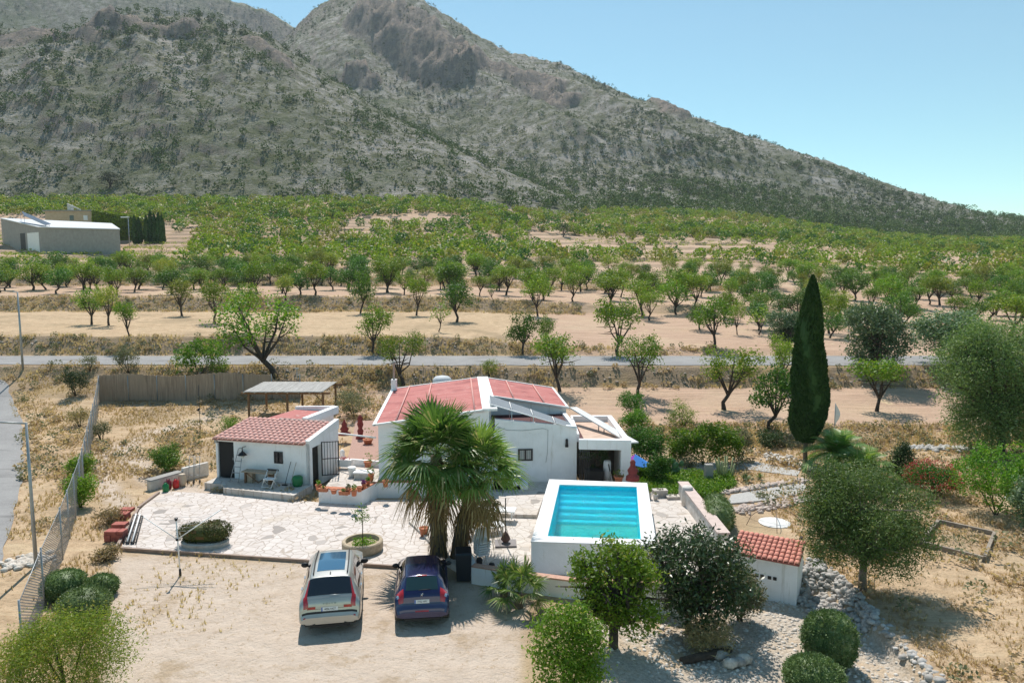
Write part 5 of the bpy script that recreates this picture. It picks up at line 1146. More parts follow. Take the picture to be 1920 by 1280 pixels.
for i in range(26): a = rgc.uniform(0, 6.3); r = rgc.uniform(0, .55); z = rgc.uniform(.15, 1.0); m_.ball((cos(a)*r, sin(a)*r*.6, z), (.13, .05, .17), 8, 6)
m_.build("pads", pm("pad_green", (.07, .15, .06), (.11, .21, .09), 5, .6), pc, local=True)
# ground cover, grass, rubble
M_DRY2 = leafmat("brown_dry_scrub", (.46, .35, .22), (.66, .52, .35), (.72, .61, .43), .42, .8)
def tuft_mass(name, P, h, w, nb, mat, label, cat, seed):
    rg = np.random.default_rng(seed); n = len(P); a = rg.uniform(0, 2*pi, (n, nb)); r = rg.uniform(0, 1, (n, nb))*w[:, None]; hh = h[:, None]*rg.uniform(.5, 1.1, (n, nb))
    base = P[:, None, :]+np.stack([np.cos(a)*r*.35, np.sin(a)*r*.35, np.zeros_like(a)-.02], -1); tip = P[:, None, :]+np.stack([np.cos(a)*r, np.sin(a)*r, hh], -1)
    s = np.stack([-np.sin(a), np.cos(a), np.zeros_like(a)], -1)*(.012+.03*hh[..., None]); V_ = np.stack([base-s, base+s, tip+s*.15, tip-s*.15], 2).reshape(-1, 3)
    return props(link_mesh(cards_mesh(name, V_), name, mat), label, cat, kind='stuff')
M_STRAW = leafmat("straw_grass", (.62, .49, .32), (.47, .35, .21), (.72, .60, .42), .5, .8); M_STRAWG = leafmat("greenish_weed", (.28, .28, .12), (.40, .36, .17), None, .35, .8)
BLD = [pat, deck, [(p_[0], p_[1]) for p_ in (S(-.3, -.5), S(WB+.3, -.5), S(WB+.3, 6.5), S(-.3, 6.5))], [(-9.2, 33), (6.2, 33), (6.2, 46), (-11, 49)]]
def scatter(n, x0, x1, y0, y1, seed, cond=None):
    rg = np.random.default_rng(seed); x = rg.uniform(x0, x1, n); y = rg.uniform(y0, y1, n); k = np.ones(n, bool)
    for B_ in BLD: k &= ~in_poly(x, y, [(q[0], q[1]) for q in B_])
    k &= np.abs(x/y) < .80
    if cond is not None: k &= cond(x, y, rg)
    x, y = x[k], y[k]; z, _ = terrain(x, y); return np.c_[x, y, z]
sr_x = lambda y: np.interp(y, [q[1] for q in pr][::1] if pr[0][1] < pr[-1][1] else [q[1] for q in pr][::-1], [q[0] for q in pr] if pr[0][1] < pr[-1][1] else [q[0] for q in pr][::-1])+2.6
nz_ = lambda x, y, s, sc=.5: fbm(x*sc, y*sc, s, 3)
P = scatter(60000, -45, -9, 14, 61.5, 1, lambda x, y, rg: (x > sr_x(y))&~in_poly(x, y, YARD)&(rg.random(len(x)) < np.clip((nz_(x, y, 3)-.36)*4, .03, 1)))
P = P[:19000]; n = len(P); rg = np.random.default_rng(1); tuft_mass("dry_grass", P, rg.uniform(.05, .20, n), rg.uniform(.06, .22, n), 7, M_STRAW, "dry golden grass across the left slope", "grass", 1)
P = scatter(90000, 9, 50, 14, 47, 2, lambda x, y, rg: (x > 11.9)&(rg.random(len(x)) < np.clip((nz_(x, y, 4)-.4)*4, .05, 1)))
P = P[:19000]; n = len(P); tuft_mass("dry_grass", P, rg.uniform(.04, .15, n), rg.uniform(.06, .22, n), 7, M_STRAW, "dry golden grass on the right-hand ground", "grass", 2)
P = scatter(26000, -60, 60, 59.0, 61.3, 3, lambda x, y, rg: nz_(x, y, 5, .35) > .5); P = np.r_[P, scatter(24000, -70, 15, 67.9, 70.8, 4, lambda x, y, rg: nz_(x, y, 5, .35) > .5), scatter(30000, -3, 60, 43.8, 48.5, 5, lambda x, y, rg: nz_(x, y, 6, .35) > .45), scatter(26000, -90, 10, 99, 104.5, 6), scatter(20000, -90, 40, 134, 140, 7)]
n = len(P); k = rg.random(n) < .17; tuft_mass("bank_grass", P[k], rg.uniform(.1, .38, k.sum()), rg.uniform(.1, .35, k.sum()), 6, M_STRAW, "straw-coloured grass along the terrace banks", "grass", 3)
k = (k == 0)&(rg.random(n) < .05); tuft_mass("bank_weeds", P[k], rg.uniform(.15, .45, k.sum()), rg.uniform(.15, .4, k.sum()), 6, M_GREYB, "grey-green weeds along the terrace banks", "weeds", 4)
P = scatter(700, -13, 1.5, 14, 26, 8, lambda x, y, rg: (nz_(x, y, 9, .8) > .60)); P = np.r_[P, scatter(500, -13, 3, 14, 27.5, 9)]
n = len(P); tuft_mass("sparse_weeds", P, rg.uniform(.01, .035, n), rg.uniform(.04, .12, n), 5, M_STRAW, "sparse dry weeds on the pale yard", "weeds", 5)
P = scatter(350, -13.5, -8, 21, 27, 10, lambda x, y, rg: (x < -9.5)|(rg.random(len(x)) < .3)); n = len(P); tuft_mass("dry_grass", P, rg.uniform(.04, .16, n), rg.uniform(.05, .16, n), 6, M_STRAW, "dry tufts at the yard's left edge", "grass", 6)
P = np.r_[scatter(2600, -45, -9, 30, 61, 21, lambda x, y, rg: (x > sr_x(y))&~in_poly(x, y, YARD)&(rg.random(len(x)) < np.clip((nz_(x, y, 22, .3)-.42)*4, .02, 1)*.6)), scatter(220, -60, 60, 58.8, 61.2, 22), scatter(260, -70, 20, 68, 70.5, 23), scatter(500, -3, 60, 44, 48.3, 24), scatter(500, -95, 10, 99, 104, 25), scatter(400, -100, 40, 134, 140, 26), scatter(260, 12, 30, 18, 44, 27)]
n = len(P); k = rg.random(n) < .68; mass("dry_scrub", P[k], rg.uniform(.18, .55, k.sum()), rg.uniform(.25, .7, k.sum()), 55, np.full(k.sum(), .16), M_DRY2, "dry brown scrub on the banks and left slope", "scrub", 41)
mass("green_scrub", P[~k], rg.uniform(.25, .8, (~k).sum()), rg.uniform(.25, .6, (~k).sum()), 50, np.full((~k).sum(), .14), M_GREYB, "grey-green scrub on the banks and left slope", "scrub", 42)
gcv = [G(1190, 935), G(1330, 935), G(1380, 912), G(1370, 892), G(1250, 888), G(1195, 880)]
P = scatter(16000, 5.5, 16, 33.5, 42, 11, lambda x, y, rg: in_poly(x, y, [(q[0], q[1]) for q in gcv])); P[:, 2] = np.maximum(P[:, 2], 0); n = len(P)
mass("ground_cover", P, rg.uniform(.15, .45, n), rg.uniform(.08, .22, n), 7, np.full(n, .10), M_BRIGHT, "bright green ground cover filling the garden bed", "ground cover", 12)
def rubble(name, P, r, mat, label, seed, kind='stuff'):
    rg = np.random.default_rng(seed); ico = [(0, 0, 1)]+[(cos(2*pi*k/6)*.9, sin(2*pi*k/6)*.9, .25) for k in range(6)]+[(cos(2*pi*k/6+.5)*.8, sin(2*pi*k/6+.5)*.8, -.5) for k in range(6)]
    B_ = np.array(ico); n = len(P); a = rg.uniform(0, 2*pi, n); V_ = B_[None]*rg.uniform(.7, 1.15, (n, 13, 1)); V_ = V_*(r[:, None, None]*np.stack([rg.uniform(.8, 1.3, n), rg.uniform(.7, 1.1, n), rg.uniform(.5, .8, n)], 1)[:, None])
    c, s = np.cos(a)[:, None], np.sin(a)[:, None]; V_ = np.stack([V_[..., 0]*c-V_[..., 1]*s, V_[..., 0]*s+V_[..., 1]*c, V_[..., 2]], -1)+P[:, None]
    f = [(0, 1+k, 1+(k+1) % 6) for k in range(6)]
    for k in range(6): f += [(1+k, 7+k, 1+(k+1) % 6), (1+(k+1) % 6, 7+k, 7+(k+1) % 6)]
    F_ = (np.array(f)[None]+13*np.arange(n)[:, None, None]).reshape(-1, 3); return props(link_mesh(np_mesh(name, V_.reshape(-1, 3), F_), name, mat), label, "stones", kind=kind)
def stonemat(name, c1, c2, c3):
    m, t, o = nt(name); g = nd(t, "ShaderNodeNewGeometry"); c = mixc(t, g.outputs['Random Per Island'], c1, c2); c = mixc(t, con(t, noise(t, g.outputs['Position'], 9, 4), .45, .75), c, c3)
    b = nd(t, "ShaderNodeBsdfPrincipled", {'Base Color': c, 'Roughness': .9}); t.links.new(b.outputs[0], o.inputs[0]); return m
M_RUB = stonemat("rubble_stone", (.78, .73, .66), (.54, .49, .42), (.40, .34, .27)); M_RUBP = stonemat("pinkish_stone", (.58, .46, .38), (.42, .33, .28), (.62, .58, .52)); M_RUBG = stonemat("grey_stone", (.56, .54, .51), (.38, .36, .33), (.26, .24, .21))
P = scatter(4600, 2.6, 11.7, 15, 25, 12, lambda x, y, rg: (rg.random(len(x)) < np.clip((nz_(x, y, 13, .6)-.3)*3, .1, 1))); rubble("rubble", P, rg.uniform(.03, .10, len(P)), M_RUB, "white rubble stones strewn below the pool", 1)
P = scatter(750, 9.9, 11.9, 22, 26.5, 13, lambda x, y, rg: x > 10.1+.0*y); P[:, 2] += rg.uniform(0, .12, len(P)); rubble("rubble", P, rg.uniform(.07, .17, len(P)), M_RUBG, "heap of grey field stones right of the pump shed", 2)
def along(pts, n, wd, seed):
    rg = np.random.default_rng(seed); pts = np.array([q[:2] for q in pts]); sg = np.r_[0, np.cumsum(np.hypot(*np.diff(pts, axis=0).T))]; s = rg.uniform(0, sg[-1], n); x = np.interp(s, sg, pts[:, 0])+rg.normal(size=n)*wd; y = np.interp(s, sg, pts[:, 1])+rg.normal(size=n)*wd; z, _ = terrain(x, y); return np.c_[x, y, z+.05]
P = along([G(1358, 925), G(1420, 914), G(1510, 902)], 170, .12, 1); rubble("border_stones", P, rg.uniform(.1, .22, len(P)), M_RUBP, "row of rough stones edging the rock garden", 3)
P = along([G(1375, 955), G(1440, 950), G(1510, 935)], 240, .28, 2); rubble("border_stones", P, rg.uniform(.08, .18, len(P)), M_RUBP, "loose band of pinkish stones below the gravel path", 4)
P = along([G(1250, 880), G(1300, 884), G(1335, 880)], 120, .12, 3); rubble("border_stones", P, rg.uniform(.07, .14, len(P)), M_RUBP, "small stones edging the green bed", 5)
P = along([G(1430, 852), G(1500, 872), G(1540, 880)], 160, .5, 4); rubble("border_stones", P, rg.uniform(.07, .2, len(P)), M_RUB, "scattered pale stones on the bank by the cypress", 6)
P = along([at(1695, 842), at(1760, 842), at(1850, 845)], 150, .25, 5); rubble("dry_wall_stones", P, rg.uniform(.12, .3, len(P)), M_RUBG, "dark dry-stone wall remnant at the field edge, right", 7)
P = np.r_[along([(-60, 69.3), (-5, 69.4)], 260, .5, 6), along([(-80, 101.5), (-8, 102)], 500, .6, 7), along([(-30, 60.4), (30, 60.5)], 160, .4, 8)]; rubble("bank_stones", P, rg.uniform(.06, .16, len(P)), M_RUBP, "grey stones showing in the terrace banks", 8)
P = along([at(270, 728), at(420, 712)], 300, .7, 9); rubble("bank_stones", P, rg.uniform(.06, .16, len(P)), M_RUBP, "pinkish stones on the bank behind the reed fence", 9)
P = along([at(30, 1060), at(75, 1050)], 120, .3, 10); rubble("white_stones", P, rg.uniform(.1, .2, len(P)), M_RUB, "white stones around the foot of the near street lamp", 10)
# low wall at the edge between stony ground and dry grass
P = along([(11.75, 15.5), (11.75, 25.5)], 420, .12, 33); P[:, 2] = rg.uniform(-.45, .02, len(P)); rubble("edge_stones", P, rg.uniform(.09, .2, len(P)), M_RUBG, "dry-stone edge between rubble and dry grass", 33)
# gravel paths
for nm, q in [("gravel_path", [G(1362, 945), G(1372, 928), G(1430, 918), G(1505, 905), G(1520, 922), G(1440, 938)]), ("gravel_path", [G(1240, 880), G(1300, 868), G(1420, 866), G(1500, 884), G(1495, 893), G(1400, 880), G(1300, 884)])]:
    slab_poly(nm, q[::1], .035, M_GRAVELP, .3)
g = MB(); p = G(1452, 980); g.lathe((p[0], p[1], -.1), [(.68, 0), (.68, .13), (.6, .15)], 17, False); props(g.build("lime_pad", pm("lime_white", (.74, .73, .70), (.60, .59, .56), 3)), "round white lime patch under arched wires", "pad")
aw = thing("wire_arches", "thin rusty wire arches over the white round patch", "wire frame", (p[0], p[1], 0))
for a in (.2, 1.3, 2.4): MB().tube([(p[0]+1.35*cos(a)*q, p[1]+1.35*sin(a)*q, .75*math.sqrt(max(0, 1-q*q))) for q in np.linspace(-1, 1, 14)], .014, 5).build("arch", pm("rusty_wire", (.18, .12, .09), None), aw)
# ================================================================ vehicles
def carpaint(name, c, rough=.25, metal=.3): return pm(name, c, tuple(v*.9 for v in c), 2, rough, metal=metal, coat=.7)
M_TYRE = pm("tyre_rubber", (.035, .032, .03), (.13, .11, .09), 9, .9); M_RIM = pm("alloy", (.35, .36, .37), None, 1, .35, metal=.7)
M_GLS = pm("tinted_glass", (.008, .010, .014), None, 1, .06, spec=.9, coat=.4); M_LAMPR = pm("red_lamp", (.50, .015, .02), (.30, .01, .015), 8, .15, coat=.8)
M_PLATE = pm("plate_white", (.80, .80, .78), None, 1, .5); M_CHR = pm("chrome", (.7, .7, .7), None, 1, .15, metal=.9); M_PLAST = pm("black_plastic", (.015, .015, .016), None, 1, .6)
def text(body, size, loc, rot, mat, parent, name="lettering", sp=1.0, sx=1.0):
    c = bpy.data.curves.new(name, 'FONT'); c.body = body; c.size = size; c.align_x = 'CENTER'; c.align_y = 'CENTER'; c.extrude = .002; c.space_character = sp; c.materials.append(mat)
    o = bpy.data.objects.new(name, c); COL.objects.link(o); o.parent = parent; o.location = loc; o.rotation_euler = rot; o.scale = (sx, 1, 1); bpy.context.view_layer.update(); me = bpy.data.meshes.new_from_object(o); o2 = bpy.data.objects.new(name, me); COL.objects.link(o2); o2.parent = parent; o2.location = loc; o2.rotation_euler = rot; o2.scale = (sx, 1, 1); bpy.data.objects.remove(o); return o2
def car(name, label, rear, yaw, spec, paint):
    L, Ks = spec['L'], spec['keys']; t = thing(name, label, "car", (rear[0], rear[1], rear[2]), yaw)
    K_ = np.array(Ks, float); N = 240; ys = np.r_[np.linspace(0, .7, 100), np.linspace(.71, L, N-100)]
    par = [np.interp(ys, K_[:, 0], K_[:, i]) for i in range(1, K_.shape[1])]
    def sm(a, w):
        d = np.abs(ys[:, None]-ys[None]); k = np.exp(-(d/w)**2); return (k@a)/k.sum(1)
    par = [sm(p, .018 if i == 1 else .045) for i, p in enumerate(par)]
    zb, zt, w, wb, wr, bl = par; zb = zb+.05; bl = np.minimum(bl, zt-.05); M = 41; ring = np.linspace(0, 10, M)
    def prof(i):
        zB, zT, W, WB_, WR, BL = zb[i], zt[i], w[i], wb[i], wr[i], bl[i]; hz = max(zT-BL, .03)
        P = [(W*.80, zB), (W*.96, zB+.05), (W, zB+.18*(BL-zB)), (W*1.0, zB+.5*(BL-zB)), (W*.985, BL-.07*(BL-zB)), (WB_, BL), ((WB_+WR)/2+.01, BL+hz*.5), (WR, zT-.16*hz), (WR*.93, zT-.04*hz), (WR*.5, zT), (0, zT+.008)]
        return np.array(P)
    G_ = np.zeros((N, M, 3))
    for i in range(N):
        P = prof(i); x = np.interp(ring, range(11), P[:, 0]); z = np.interp(ring, range(11), P[:, 1])
        k = np.exp(-((ring[:, None]-ring[None])/.42)**2); k /= k.sum(1)[:, None]; xs, zs = k@x, k@z; xs[-1] = 0; xs[0] = x[0]; zs[0] = z[0]
        G_[i] = np.stack([xs, np.full(M, ys[i]), zs], 1)
    full = np.concatenate([G_, G_[:, -2::-1]*[-1, 1, 1]], 1); m2 = full.shape[1]; ix = np.arange(N*m2).reshape(N, m2)
    F_ = [tuple(q) for q in np.stack([ix[:-1, :-1], ix[:-1, 1:], ix[1:, 1:], ix[1:, :-1]], -1).reshape(-1, 4)]
    m_ = MB(); m_.add(full.reshape(-1, 3), F_, True); m_.f += [tuple(int(v) for v in ix[0][::-1]), tuple(int(v) for v in ix[-1])]; m_.sm += [False, False]; m_.build("body", paint, t, local=True)
    def surf(y, j, off, sgn=1):
        fi = np.interp(y, ys, range(N)); i = int(min(fi, N-2)); a = fi-i; fj = j*(M-1)/10; jj = int(min(fj, M-2)); b = fj-jj
        g = lambda A, B: G_[min(A, N-1), min(B, M-1)]
        p = (g(i, jj)*(1-a)+g(i+1, jj)*a)*(1-b)+(g(i, jj+1)*(1-a)+g(i+1, jj+1)*a)*b; du = g(i+1, jj)-g(i, jj); dv = g(i, jj+1)-g(i, jj); n = np.cross(dv, du); n = n/(np.linalg.norm(n)+1e-9)
        if n[0]*1+n[2]*.5+(-n[1])*.2 < 0: n = -n
        p = p+n*off; return np.array([p[0]*sgn, p[1], p[2]])
    def patch(nm, mat, y0, y1, j0, j1, off=.006, sides=(1, -1), join=False, ny=10, nj=8, par_=None, lab=None):
        """y0,y1,j0,j1 may be pairs to taper"""
        out = []; m_ = MB()
        for s in sides:
            V_ = []
            for a in range(ny+1):
                for b in range(nj+1):
                    u, v = a/ny, b/nj; ya = (y0[0]*(1-v)+y0[1]*v) if isinstance(y0, tuple) else y0; yb = (y1[0]*(1-v)+y1[1]*v) if isinstance(y1, tuple) else y1
                    y = ya+(yb-ya)*u; ja = (j0[0]*(1-u)+j0[1]*u) if isinstance(j0, tuple) else j0; jb = (j1[0]*(1-u)+j1[1]*u) if isinstance(j1, tuple) else j1
                    V_.append(surf(y, ja+(jb-ja)*v, off, s))
            Fq = [(a*(nj+1)+b, a*(nj+1)+b+1, (a+1)*(nj+1)+b+1, (a+1)*(nj+1)+b) for a in range(ny) for b in range(nj)]
            if s < 0: Fq = [f[::-1] for f in Fq]
            m_.add(V_, Fq, True)
            if not join: out.append(m_.build(nm, mat, par_ or t, local=True)); m_ = MB()
        if join: out.append(m_.build(nm, mat, par_ or t, local=True))
        return out
    def gap(pts, r=.005):
        for s in (1, -1): g = MB(); g.tube([surf(y, j, .002, s) for y, j in pts], r, 4, False); g.build("panel_gap", M_PLAST, t, local=True)
    L0 = spec['wy'][0]
    gap([(spec['d'][0], j) for j in np.linspace(1.5, 5.1, 8)]); gap([(spec['d'][1], j) for j in np.linspace(1.5, 7, 10)]); gap([(spec['d'][2], j) for j in np.linspace(1.5, 5.1, 8)])
    gap([(y, 7.0) for y in np.linspace(.10, .24, 5)]); gap([(.088, j) for j in np.linspace(7.0, 10, 9)], .004); gap([(y, 1.6) for y in np.linspace(.6, L0*3.2, 12)])
    spec['detail'](t, patch, surf, G_, ys)
    for (yc, nm) in ((spec['wy'][0], 'r'), (spec['wy'][1], 'f')):
        for s in (-1, 1):
            x = s*(spec['tw']); r = spec['wr']; W_ = .235; m_ = MB(); prf = [(r*.62, -W_/2), (r*.93, -W_/2), (r, -W_/2+.03), (r, W_/2-.03), (r*.93, W_/2), (r*.62, W_/2)]
            def wheel(prf, n=28):
                V_ = [];
                for (q, o_) in prf:
                    for k in range(n): a = 2*pi*k/n; V_.append((x+o_, yc+q*cos(a), r+q*sin(a)))
                return V_, [(i*n+k, i*n+(k+1) % n, (i+1)*n+(k+1) % n, (i+1)*n+k) for i in range(len(prf)-1) for k in range(n)]
            v, f = wheel(prf); m_.add(v, f, True); wo = m_.build("wheel", M_TYRE, t, local=True); m_ = MB(); v, f = wheel([(.03, s*W_*.47), (r*.2, s*W_*.5), (r*.62, s*W_*.42), (r*.64, s*W_*.3)]); m_.add(v, f, True); m_.build("rim", M_RIM, wo, local=True)
    return t
def plate(t, y, z, w, h, tilt, txt):
    m_ = MB(); c, s = cos(tilt), sin(tilt)
    P = [(sx*w/2, y+sz*h/2*s-o_*c, z+sz*h/2*c+o_*s) for o_ in (0, .012) for sx, sz in ((-1, -1), (1, -1), (1, 1), (-1, 1))]
    m_.add(P, [(0, 1, 2, 3), (4, 7, 6, 5)][::1]+[(0, 4, 5, 1), (1, 5, 6, 2), (2, 6, 7, 3), (3, 7, 4, 0)]); p = m_.build("licence_plate", M_PLATE, t, local=True)
    text(txt, h*.74, (.015, y-.016, z), (pi/2-tilt, 0, 0), M_BLACK, p, sx=.92)
    b = MB(); b.add([(-w/2+.003, y-.5*h*s-.0145, z-.5*h*c), (-w/2+.04, y-.5*h*s-.0145, z-.5*h*c), (-w/2+.04, y+.5*h*s-.0145, z+.5*h*c), (-w/2+.003, y+.5*h*s-.0145, z+.5*h*c)], [(0, 1, 2, 3)]); b.build("blue_band", pm("plate_blue", (.05, .12, .45), None), p, local=True)
def d_suv(t, patch, surf, G_, ys):
    patch("rear_window", M_GLS, .245, .60, 7.75, 10, join=True, ny=14, nj=12)
    patch("sunroof", pm("sunroof_glass", (.02, .09, .17), None, 1, .05, spec=1.0, coat=.6), 1.0, 2.45, 8.65, 10, join=True)
    patch("windscreen", M_GLS, 2.72, 3.5, 7.7, 10, join=True); patch("side_window", M_GLS, (.75, .95), (1.75, 1.70), 5.25, 6.9); patch("side_window", M_GLS, (1.83, 1.78), (2.55, 2.45), 5.25, 6.9); patch("side_window", M_GLS, (2.62, 2.52), (3.45, 2.75), 5.25, 6.9)
    patch("tail_light", M_LAMPR, .095, .26, (5.9, 6.3), 7.7, .010, ny=8); patch("tail_light", M_LAMPR, .26, .60, (6.6, 7.35), 7.72, .010, ny=10); patch("tail_light_strip", M_LAMPR, .088, .104, 7.2, 8.7, .012)
    patch("bumper_shadow_line", M_PLAST, .052, .072, 5.2, 10, .004, join=True); patch("reflector", M_LAMPR, .0, .02, 5.6, 6.6, .012)
    for s in (-1, 1):
        g = MB(); pts = [surf(y, 8.3, .035, s) for y in np.linspace(.78, 2.75, 16)]; g.tube(pts, .02, 6); g.build("roof_rail", M_PLAST, t, local=True)
        g = MB(); q = surf(2.98, 5.1, 0, s); g.ball((q[0]+s*.13, q[1]-.02, q[2]+.06), (.13, .07, .09), 12, 8); g.tube([q, (q[0]+s*.08, q[1], q[2]+.03)], .03, 6); g.build("mirror", M_PLAST, t, local=True)
        g = MB(); g.add([(s*.42, -.012, .37), (s*.50, -.012, .33), (s*.74, -.0, .33), (s*.80, .01, .42), (s*.76, .0, .42), (s*.71, -.006, .365), (s*.53, -.013, .365), (s*.45, -.013, .40)], [tuple(range(8))[::s]]); g.build("exhaust_trim", M_PLAST, t, local=True)
        g = MB(); q = surf(2.1, 4.75, .02, s); q2 = surf(1.2, 4.75, .02, s); g.box((q[0], q[1], q[2]), (.03, .2, .03)); g.box((q2[0], q2[1], q2[2]), (.03, .2, .03)); g.build("door_handle", M_CHR, t, local=True)
    plate(t, .085, .80, .50, .115, .22, "4006 NGT"); text("V O L V O", .062, (0, .095, .965), (pi/2-.3, 0, 0), M_PLAST, t, sp=1.25, sx=1.15)
    g = MB(); g.tube([(.0, .232, 1.17), (.30, .228, 1.165)], .012, 5); g.build("wiper", M_GALV, t, local=True); g = MB(); g.add([(-.02, .85, 1.615), (.02, .85, 1.615), (.012, .72, 1.66), (-.012, .72, 1.66), (0, .95, 1.63)], [(0, 1, 2, 3), (0, 3, 4), (1, 4, 2), (3, 2, 4)]); g.build("antenna_fin", M_PLAST, t, local=True)
    g = MB(); g.box((0, .25, .26), (1.2, .5, .08)); g.build("underbody", M_PLAST, t, local=True)
# y, zbot, ztop, w, wbelt, wroof, belt
SUV = dict(d=(.98, 1.80, 2.95), L=4.69, wr=.37, tw=.80, wy=(.93, 3.80), detail=d_suv, keys=[(0, .33, .56, .80, .76, .66, .54), (.03, .31, .64, .87, .82, .70, .60), (.05, .30, .67, .89, .84, .72, .64), (.065, .30, .70, .90, .84, .66, .68), (.09, .29, .82, .91, .85, .66, .80), (.12, .29, .97, .92, .86, .66, .90), (.18, .29, 1.10, .925, .87, .71, .97), (.24, .28, 1.17, .93, .885, .715, 1.0), (.62, .27, 1.60, .95, .895, .64, 1.0), (.9, .26, 1.62, .95, .90, .655, .99), (1.7, .25, 1.655, .95, .90, .665, .97), (2.65, .25, 1.63, .95, .895, .64, .95), (2.9, .25, 1.52, .95, .885, .61, .95), (3.55, .26, 1.10, .95, .88, .70, .96), (3.7, .27, 1.06, .95, .87, .74, .96), (4.3, .28, .95, .93, .82, .66, .88), (4.6, .30, .80, .84, .74, .55, .74), (4.69, .34, .60, .70, .62, .5, .55)])
car("silver_suv", "silver sport utility car with a dark panoramic sunroof parked on the yard", (*G(618.5, 1172, .3)[:2], 0), R(10.5), SUV, carpaint("silver_paint", (.46, .455, .42), .32, .5))
def d_hat(t, patch, surf, G_, ys):
    patch("rear_window", pm("green_glass", (.012, .035, .038), None, 1, .08, spec=.8), .26, .60, 8.0, 10, join=True, ny=14, nj=12); patch("windscreen", M_GLS, 2.35, 3.0, 7.7, 10, join=True)
    patch("side_window", M_GLS, (.8, 1.0), (1.45, 1.42), 5.3, 6.9); patch("side_window", M_GLS, (1.52, 1.5), (2.7, 2.3), 5.3, 6.9)
    patch("tail_light", M_LAMPR, .10, .34, (5.7, 5.0), (7.5, 7.0), .012); patch("brake_light", M_LAMPR, .60, .635, 9.4, 10, .012, join=True); patch("reverse_lamp", M_CHR, .16, .24, (5.2, 5.0), (5.9, 5.6), .016)
    patch("tailgate_trim", pm("mauve_paint", (.16, .13, .17), None, 1, .4), .098, .142, 7.5, 10, .006, join=True); patch("bumper_trim", pm("mauve_paint", (.16, .13, .17), None, 1, .4), .008, .03, 5.5, 10, .006, join=True)
    patch("fog_lamp", M_LAMPR, .0, .018, 9.3, 10, .012, join=True)
    for s in (-1, 1):
        g = MB(); q = surf(2.55, 5.1, 0, s); g.ball((q[0]+s*.12, q[1], q[2]+.06), (.12, .07, .08), 12, 8); g.tube([q, (q[0]+s*.08, q[1], q[2]+.03)], .03, 6); g.build("mirror", M_PLAST, t, local=True)
    plate(t, .098, .83, .46, .11, .24, "7732 HPY")
    g = MB()
    for a, b in (((-.04, .135, .98), (.03, .15, 1.06)), ((.03, .134, .975), (-.03, .15, 1.06)), ((-.01, .14, 1.02), (.05, .145, 1.04))): g.tube([a, b], .009, 5)
    g.build("emblem", M_CHR, t, local=True); g = MB(); g.tube([(-.1, .235, 1.135), (.28, .25, 1.15)], .011, 5); g.build("wiper", M_PLAST, t, local=True); g = MB(); g.box((0, .25, .26), (1.1, .5, .07)); g.build("underbody", M_PLAST, t, local=True)
HAT = dict(d=(1.0, 1.5, 2.55), L=3.96, wr=.31, tw=.745, wy=(.68, 3.22), detail=d_hat, keys=[(0, .31, .50, .72, .66, .56, .47), (.03, .29, .62, .79, .73, .60, .58), (.06, .28, .68, .82, .76, .62, .64), (.09, .28, .76, .83, .77, .60, .72), (.13, .28, .93, .84, .78, .58, .85), (.18, .27, 1.04, .85, .785, .57, .92), (.25, .27, 1.12, .86, .79, .57, .95), (.62, .26, 1.44, .87, .80, .53, .95), (.8, .25, 1.45, .87, .80, .55, .94), (1.5, .24, 1.465, .87, .80, .57, .92), (2.25, .24, 1.43, .87, .80, .55, .90), (2.5, .24, 1.32, .87, .79, .56, .90), (3.05, .25, 1.0, .87, .78, .64, .88), (3.2, .26, .96, .86, .76, .66, .88), (3.7, .28, .82, .80, .68, .55, .76), (3.9, .3, .66, .68, .58, .45, .62), (3.96, .34, .54, .55, .5, .4, .5)])
car("blue_hatchback", "dark blue small hatchback car parked in the palm's shade", (*G(791.5, 1160, .3)[:2], 0), R(7), HAT, carpaint("blue_paint", (.012, .018, .085), .22, .3))
# ================================================================ small things around the house
def pot(px, py, z, r, h, label, plant=None, mat=None, grp="flower pots along the terrace wall", d=None):
    p = G(px, py, z) if d is None else d; t = thing("flower_pot", label, "flower pot", p, 0, grp); MB().lathe(p, [(r*.68, 0), (r*.92, h*.82), (r*1.05, h*.82), (r*1.05, h), (r*.9, h), (r*.86, h*.85), (.0, h*.84)], 16).build("pot", mat or M_TERRA, t)
    if plant: rg = np.random.default_rng(int(px)); P, _ = clumpy([(0, 0, h+plant[1]*.45, plant[0], plant[0], plant[1]*.55)], 16, 9, .03, rg, .3); link_mesh(cards_mesh("plant", leaf_cards(P, .07, rg, .5)), "plant", plant[2], t)
P0 = lambda s: None
pts_ = [(597, 918, .14, .26, "terracotta pot at the terrace wall's left end", (.1, .2, M_BRIGHT)), (626, 925, .15, .2, "terracotta pot in the middle of the front terrace wall", None), (653, 926, .14, .26, "terracotta pot with a pale-flowered plant on the terrace wall", (.12, .24, M_GREYB)), (664, 929, .15, .28, "tall terracotta pot at the terrace wall's front corner", (.13, .3, M_LIME)), (674, 921, .13, .24, "terracotta pot just behind the terrace wall's corner", None), (683, 915, .13, .24, "purple-flowered pot on the short return of the terrace wall", (.12, .16, pm("purple_petals", (.25, .04, .18), None))), (690, 909, .12, .24, "terracotta pot near the inner corner of the terrace wall", (.1, .15, M_BRIGHT)), (696, 901, .15, .34, "big terracotta pot with a green shrub by the house corner", (.2, .4, M_BRIGHT)), (723, 912, .15, .32, "lone terracotta pot left of the palm on the terrace wall", (.05, .25, M_GREYB))]
for px, py, r, h, lb, pl in pts_: pot(px, py, .82, r, h, lb, pl)
